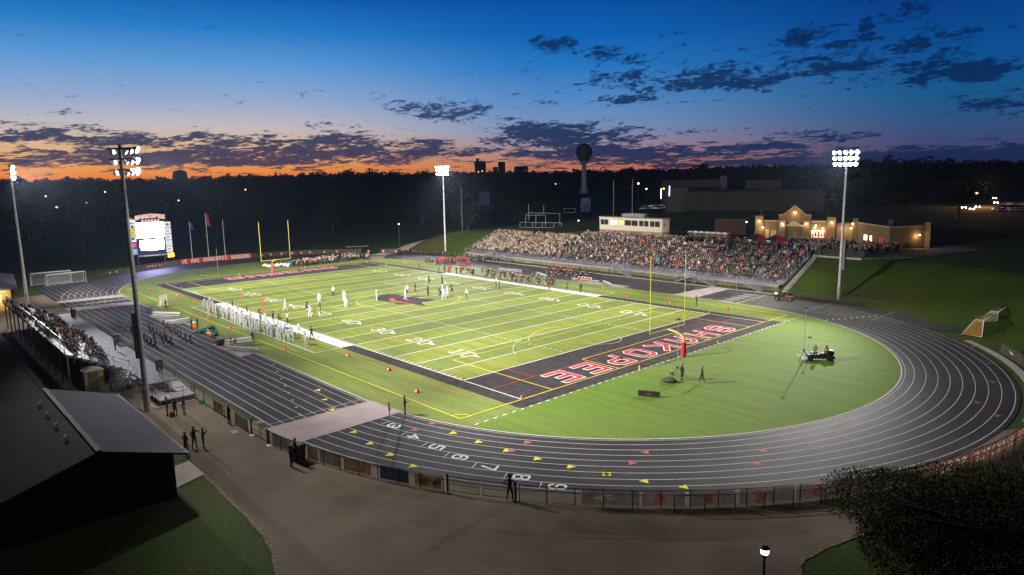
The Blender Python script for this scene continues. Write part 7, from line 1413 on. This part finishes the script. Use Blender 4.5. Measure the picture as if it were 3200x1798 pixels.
c = MX(MR(AZ, 158, 132), left, mid); c = MX(MR(AZ, 134, 104), c, right); fr_ = M_('MULTIPLY', MR(AZ, 60, 95), 1.); c = MX(fr_, back, c); c = MX(MR(AZ, 176, 180.5), c, back) if 0 else c
lf2 = MR(AZ, -180, -158); c2 = MX(lf2, left, back); c = MX(M_('LESS_THAN', AZ, -60.), c, c2)
# clouds
cmb = N.new('ShaderNodeCombineXYZ'); L.new(M_('MULTIPLY', AZ, .13), cmb.inputs[0]); L.new(M_('MULTIPLY', EL_, .52), cmb.inputs[1])
shr = M_('ADD', M_('MULTIPLY', M_('LOGARITHM', M_('ADD', M_('MAXIMUM', EL_, -1.), 2.2), 2.71828), 3.4), M_('MULTIPLY', AZ, .03)); L.new(shr, cmb.inputs[1])
def noi(sc, det, dist=0., rough=.55, vec=None):
    n = N.new('ShaderNodeTexNoise'); n.inputs['Scale'].default_value = sc; n.inputs['Detail'].default_value = det; n.inputs['Roughness'].default_value = rough; n.inputs['Distortion'].default_value = dist; L.new(vec or cmb.outputs[0], n.inputs['Vector']); return n.outputs['Fac']
n1 = noi(2.7, 9, .6, .6); n2 = noi(8.5, 6, .3, .6)
n3 = noi(17., 4, .2, .65); nn_ = M_('ADD', M_('ADD', M_('MULTIPLY', n1, .54), M_('MULTIPLY', n2, .30)), M_('MULTIPLY', n3, .17)); nn_ = M_('ADD', M_('MULTIPLY', M_('SUBTRACT', nn_, .51), 1.55), .51)
def azel(u, v): d = ray(u, v).normalized(); return math.degrees(math.atan2(d.y, d.x)), math.degrees(math.asin(d.z))
cov = None
for (u, v, su, sv, st) in [(300, 425, 380, 20, .16), (820, 455, 460, 28, .20), (330, 500, 380, 20, .20), (900, 505, 420, 18, .15), (1250, 475, 300, 16, .17), (60, 390, 160, 10, .2), (1400, 345, 130, 28, .30), (1090, 432, 110, 14, .22), (1780, 430, 170, 34, .30), (1980, 478, 230, 20, .28), (1640, 400, 110, 22, .2),
                           (1740, 138, 80, 18, .27), (1900, 172, 65, 22, .24), (2180, 255, 120, 34, .22), (2410, 240, 110, 36, .24), (2530, 130, 90, 30, .22), (2750, 60, 140, 46, .17), (2920, 130, 110, 36, .18), (3000, 225, 190, 30, .29), (2650, 195, 110, 30, .21), (1850, 265, 130, 36, .15), (2250, 150, 260, 60, .07), (2000, 230, 200, 50, .07), (1980, 310, 70, 26, .2), (2600, 500, 620, 20, .24), (3000, 500, 300, 30, .28), (3100, 330, 120, 22, .2), (2560, 425, 130, 14, .2), (220, 348, 40, 7, .2), (1000, 385, 60, 12, .2), (1700, 322, 40, 12, .2), (1620, 298, 25, 10, .2), (2180, 410, 110, 11, .16), (2420, 455, 120, 11, .22)]:
    a0, e0 = azel(u, v); sa = su/FPX*57.3; se = sv/FPX*57.3
    da = M_('DIVIDE', M_('SUBTRACT', AZ, a0), sa); de = M_('DIVIDE', M_('SUBTRACT', EL_, e0), se); g_ = M_('MULTIPLY', M_('EXPONENT', M_('MULTIPLY', M_('ADD', M_('MULTIPLY', da, da), M_('MULTIPLY', de, de)), -.7)), st)
    cov = g_ if cov is None else M_('MAXIMUM', cov, g_) if 0 else M_('ADD', cov, M_('MULTIPLY', g_, M_('SUBTRACT', 1., M_('MULTIPLY', cov, 1.6))))
lowb = M_('MULTIPLY', MR(EL_, 4.2, 1.5), .03)
cf_ = M_('ADD', M_('ADD', nn_, cov), lowb)
mask = MR(cf_, .635, M_('ADD', .715, M_('MULTIPLY', M_('MAXIMUM', EL_, 0.), .009)))
ccl = ramp([(0, (62, 48, 80)), (1.3, (46, 50, 84)), (3.0, (38, 52, 84)), (5.0, (38, 56, 98)), (9, (20, 48, 92)), (13.8, (12, 38, 84)), (30, (5, 24, 60))])
ccr = ramp([(0, (28, 36, 66)), (1.5, (20, 44, 84)), (4, (12, 44, 88)), (7, (6, 34, 78)), (10, (6, 32, 74)), (13.8, (5, 28, 68)), (30, (3, 20, 50))])
cl = MX(MR(AZ, 150, 126), ccl, ccr)
lit = M_('MULTIPLY', MR(n2, .5, .68), M_('MULTIPLY', MR(EL_, 3.6, 1.2), MR(AZ, 136, 150))); cl = MX(M_('MULTIPLY', lit, .12), cl, (.75, .26, .10))
c = MX(M_('MULTIPLY', mask, MR(EL_, 2., 9., .95, .84)), c, cl)
c = MX(MR(EL_, -.6, -.1), (.006, .008, .012), c)
L.new(c, bg.inputs['Color']); bg.inputs['Strength'].default_value = 1.
w.cycles.sampling_method = 'MANUAL'; w.cycles.sample_map_resolution = 512
# ================================================================== floodlighting, haze, render settings
POW = 87000; HAZE = .00008
for i, (src, tg_, k, an, pi) in enumerate(LIGHTS):
    lamp('SPOT', src, POW*k, (1., .96, .92), .5, (tg_[0], tg_[1], 0), an, .9, name='floodlight_beam')
hz = MB(); hz.b0(-1700, 1700, -400, 1700, -40, 75); ho = tag(hz.build('haze', []), kind='stuff'); hm = bpy.data.materials.new('haze_air'); hm.use_nodes = True; hn = hm.node_tree; hn.nodes.clear(); oo_ = hn.nodes.new('ShaderNodeOutputMaterial'); pv_ = hn.nodes.new('ShaderNodeVolumePrincipled'); pv_.inputs['Density'].default_value = HAZE; pv_.inputs['Color'].default_value = (.55, .72, 1, 1); pv_.inputs['Anisotropy'].default_value = .72; hn.links.new(pv_.outputs[0], oo_.inputs['Volume']); ho.data.materials.append(hm)
bpy.context.view_layer.update()
SC.view_settings.view_transform = 'Standard'; SC.view_settings.look = 'None'; SC.view_settings.exposure = 0; SC.view_settings.gamma = 1
SC.render.engine = 'CYCLES'; cy = SC.cycles; cy.use_denoising = True; cy.max_bounces = 5; cy.diffuse_bounces = 2; cy.glossy_bounces = 2; cy.transparent_max_bounces = 12; cy.volume_bounces = 0; cy.sample_clamp_indirect = 4; cy.caustics_reflective = False; cy.caustics_refractive = False
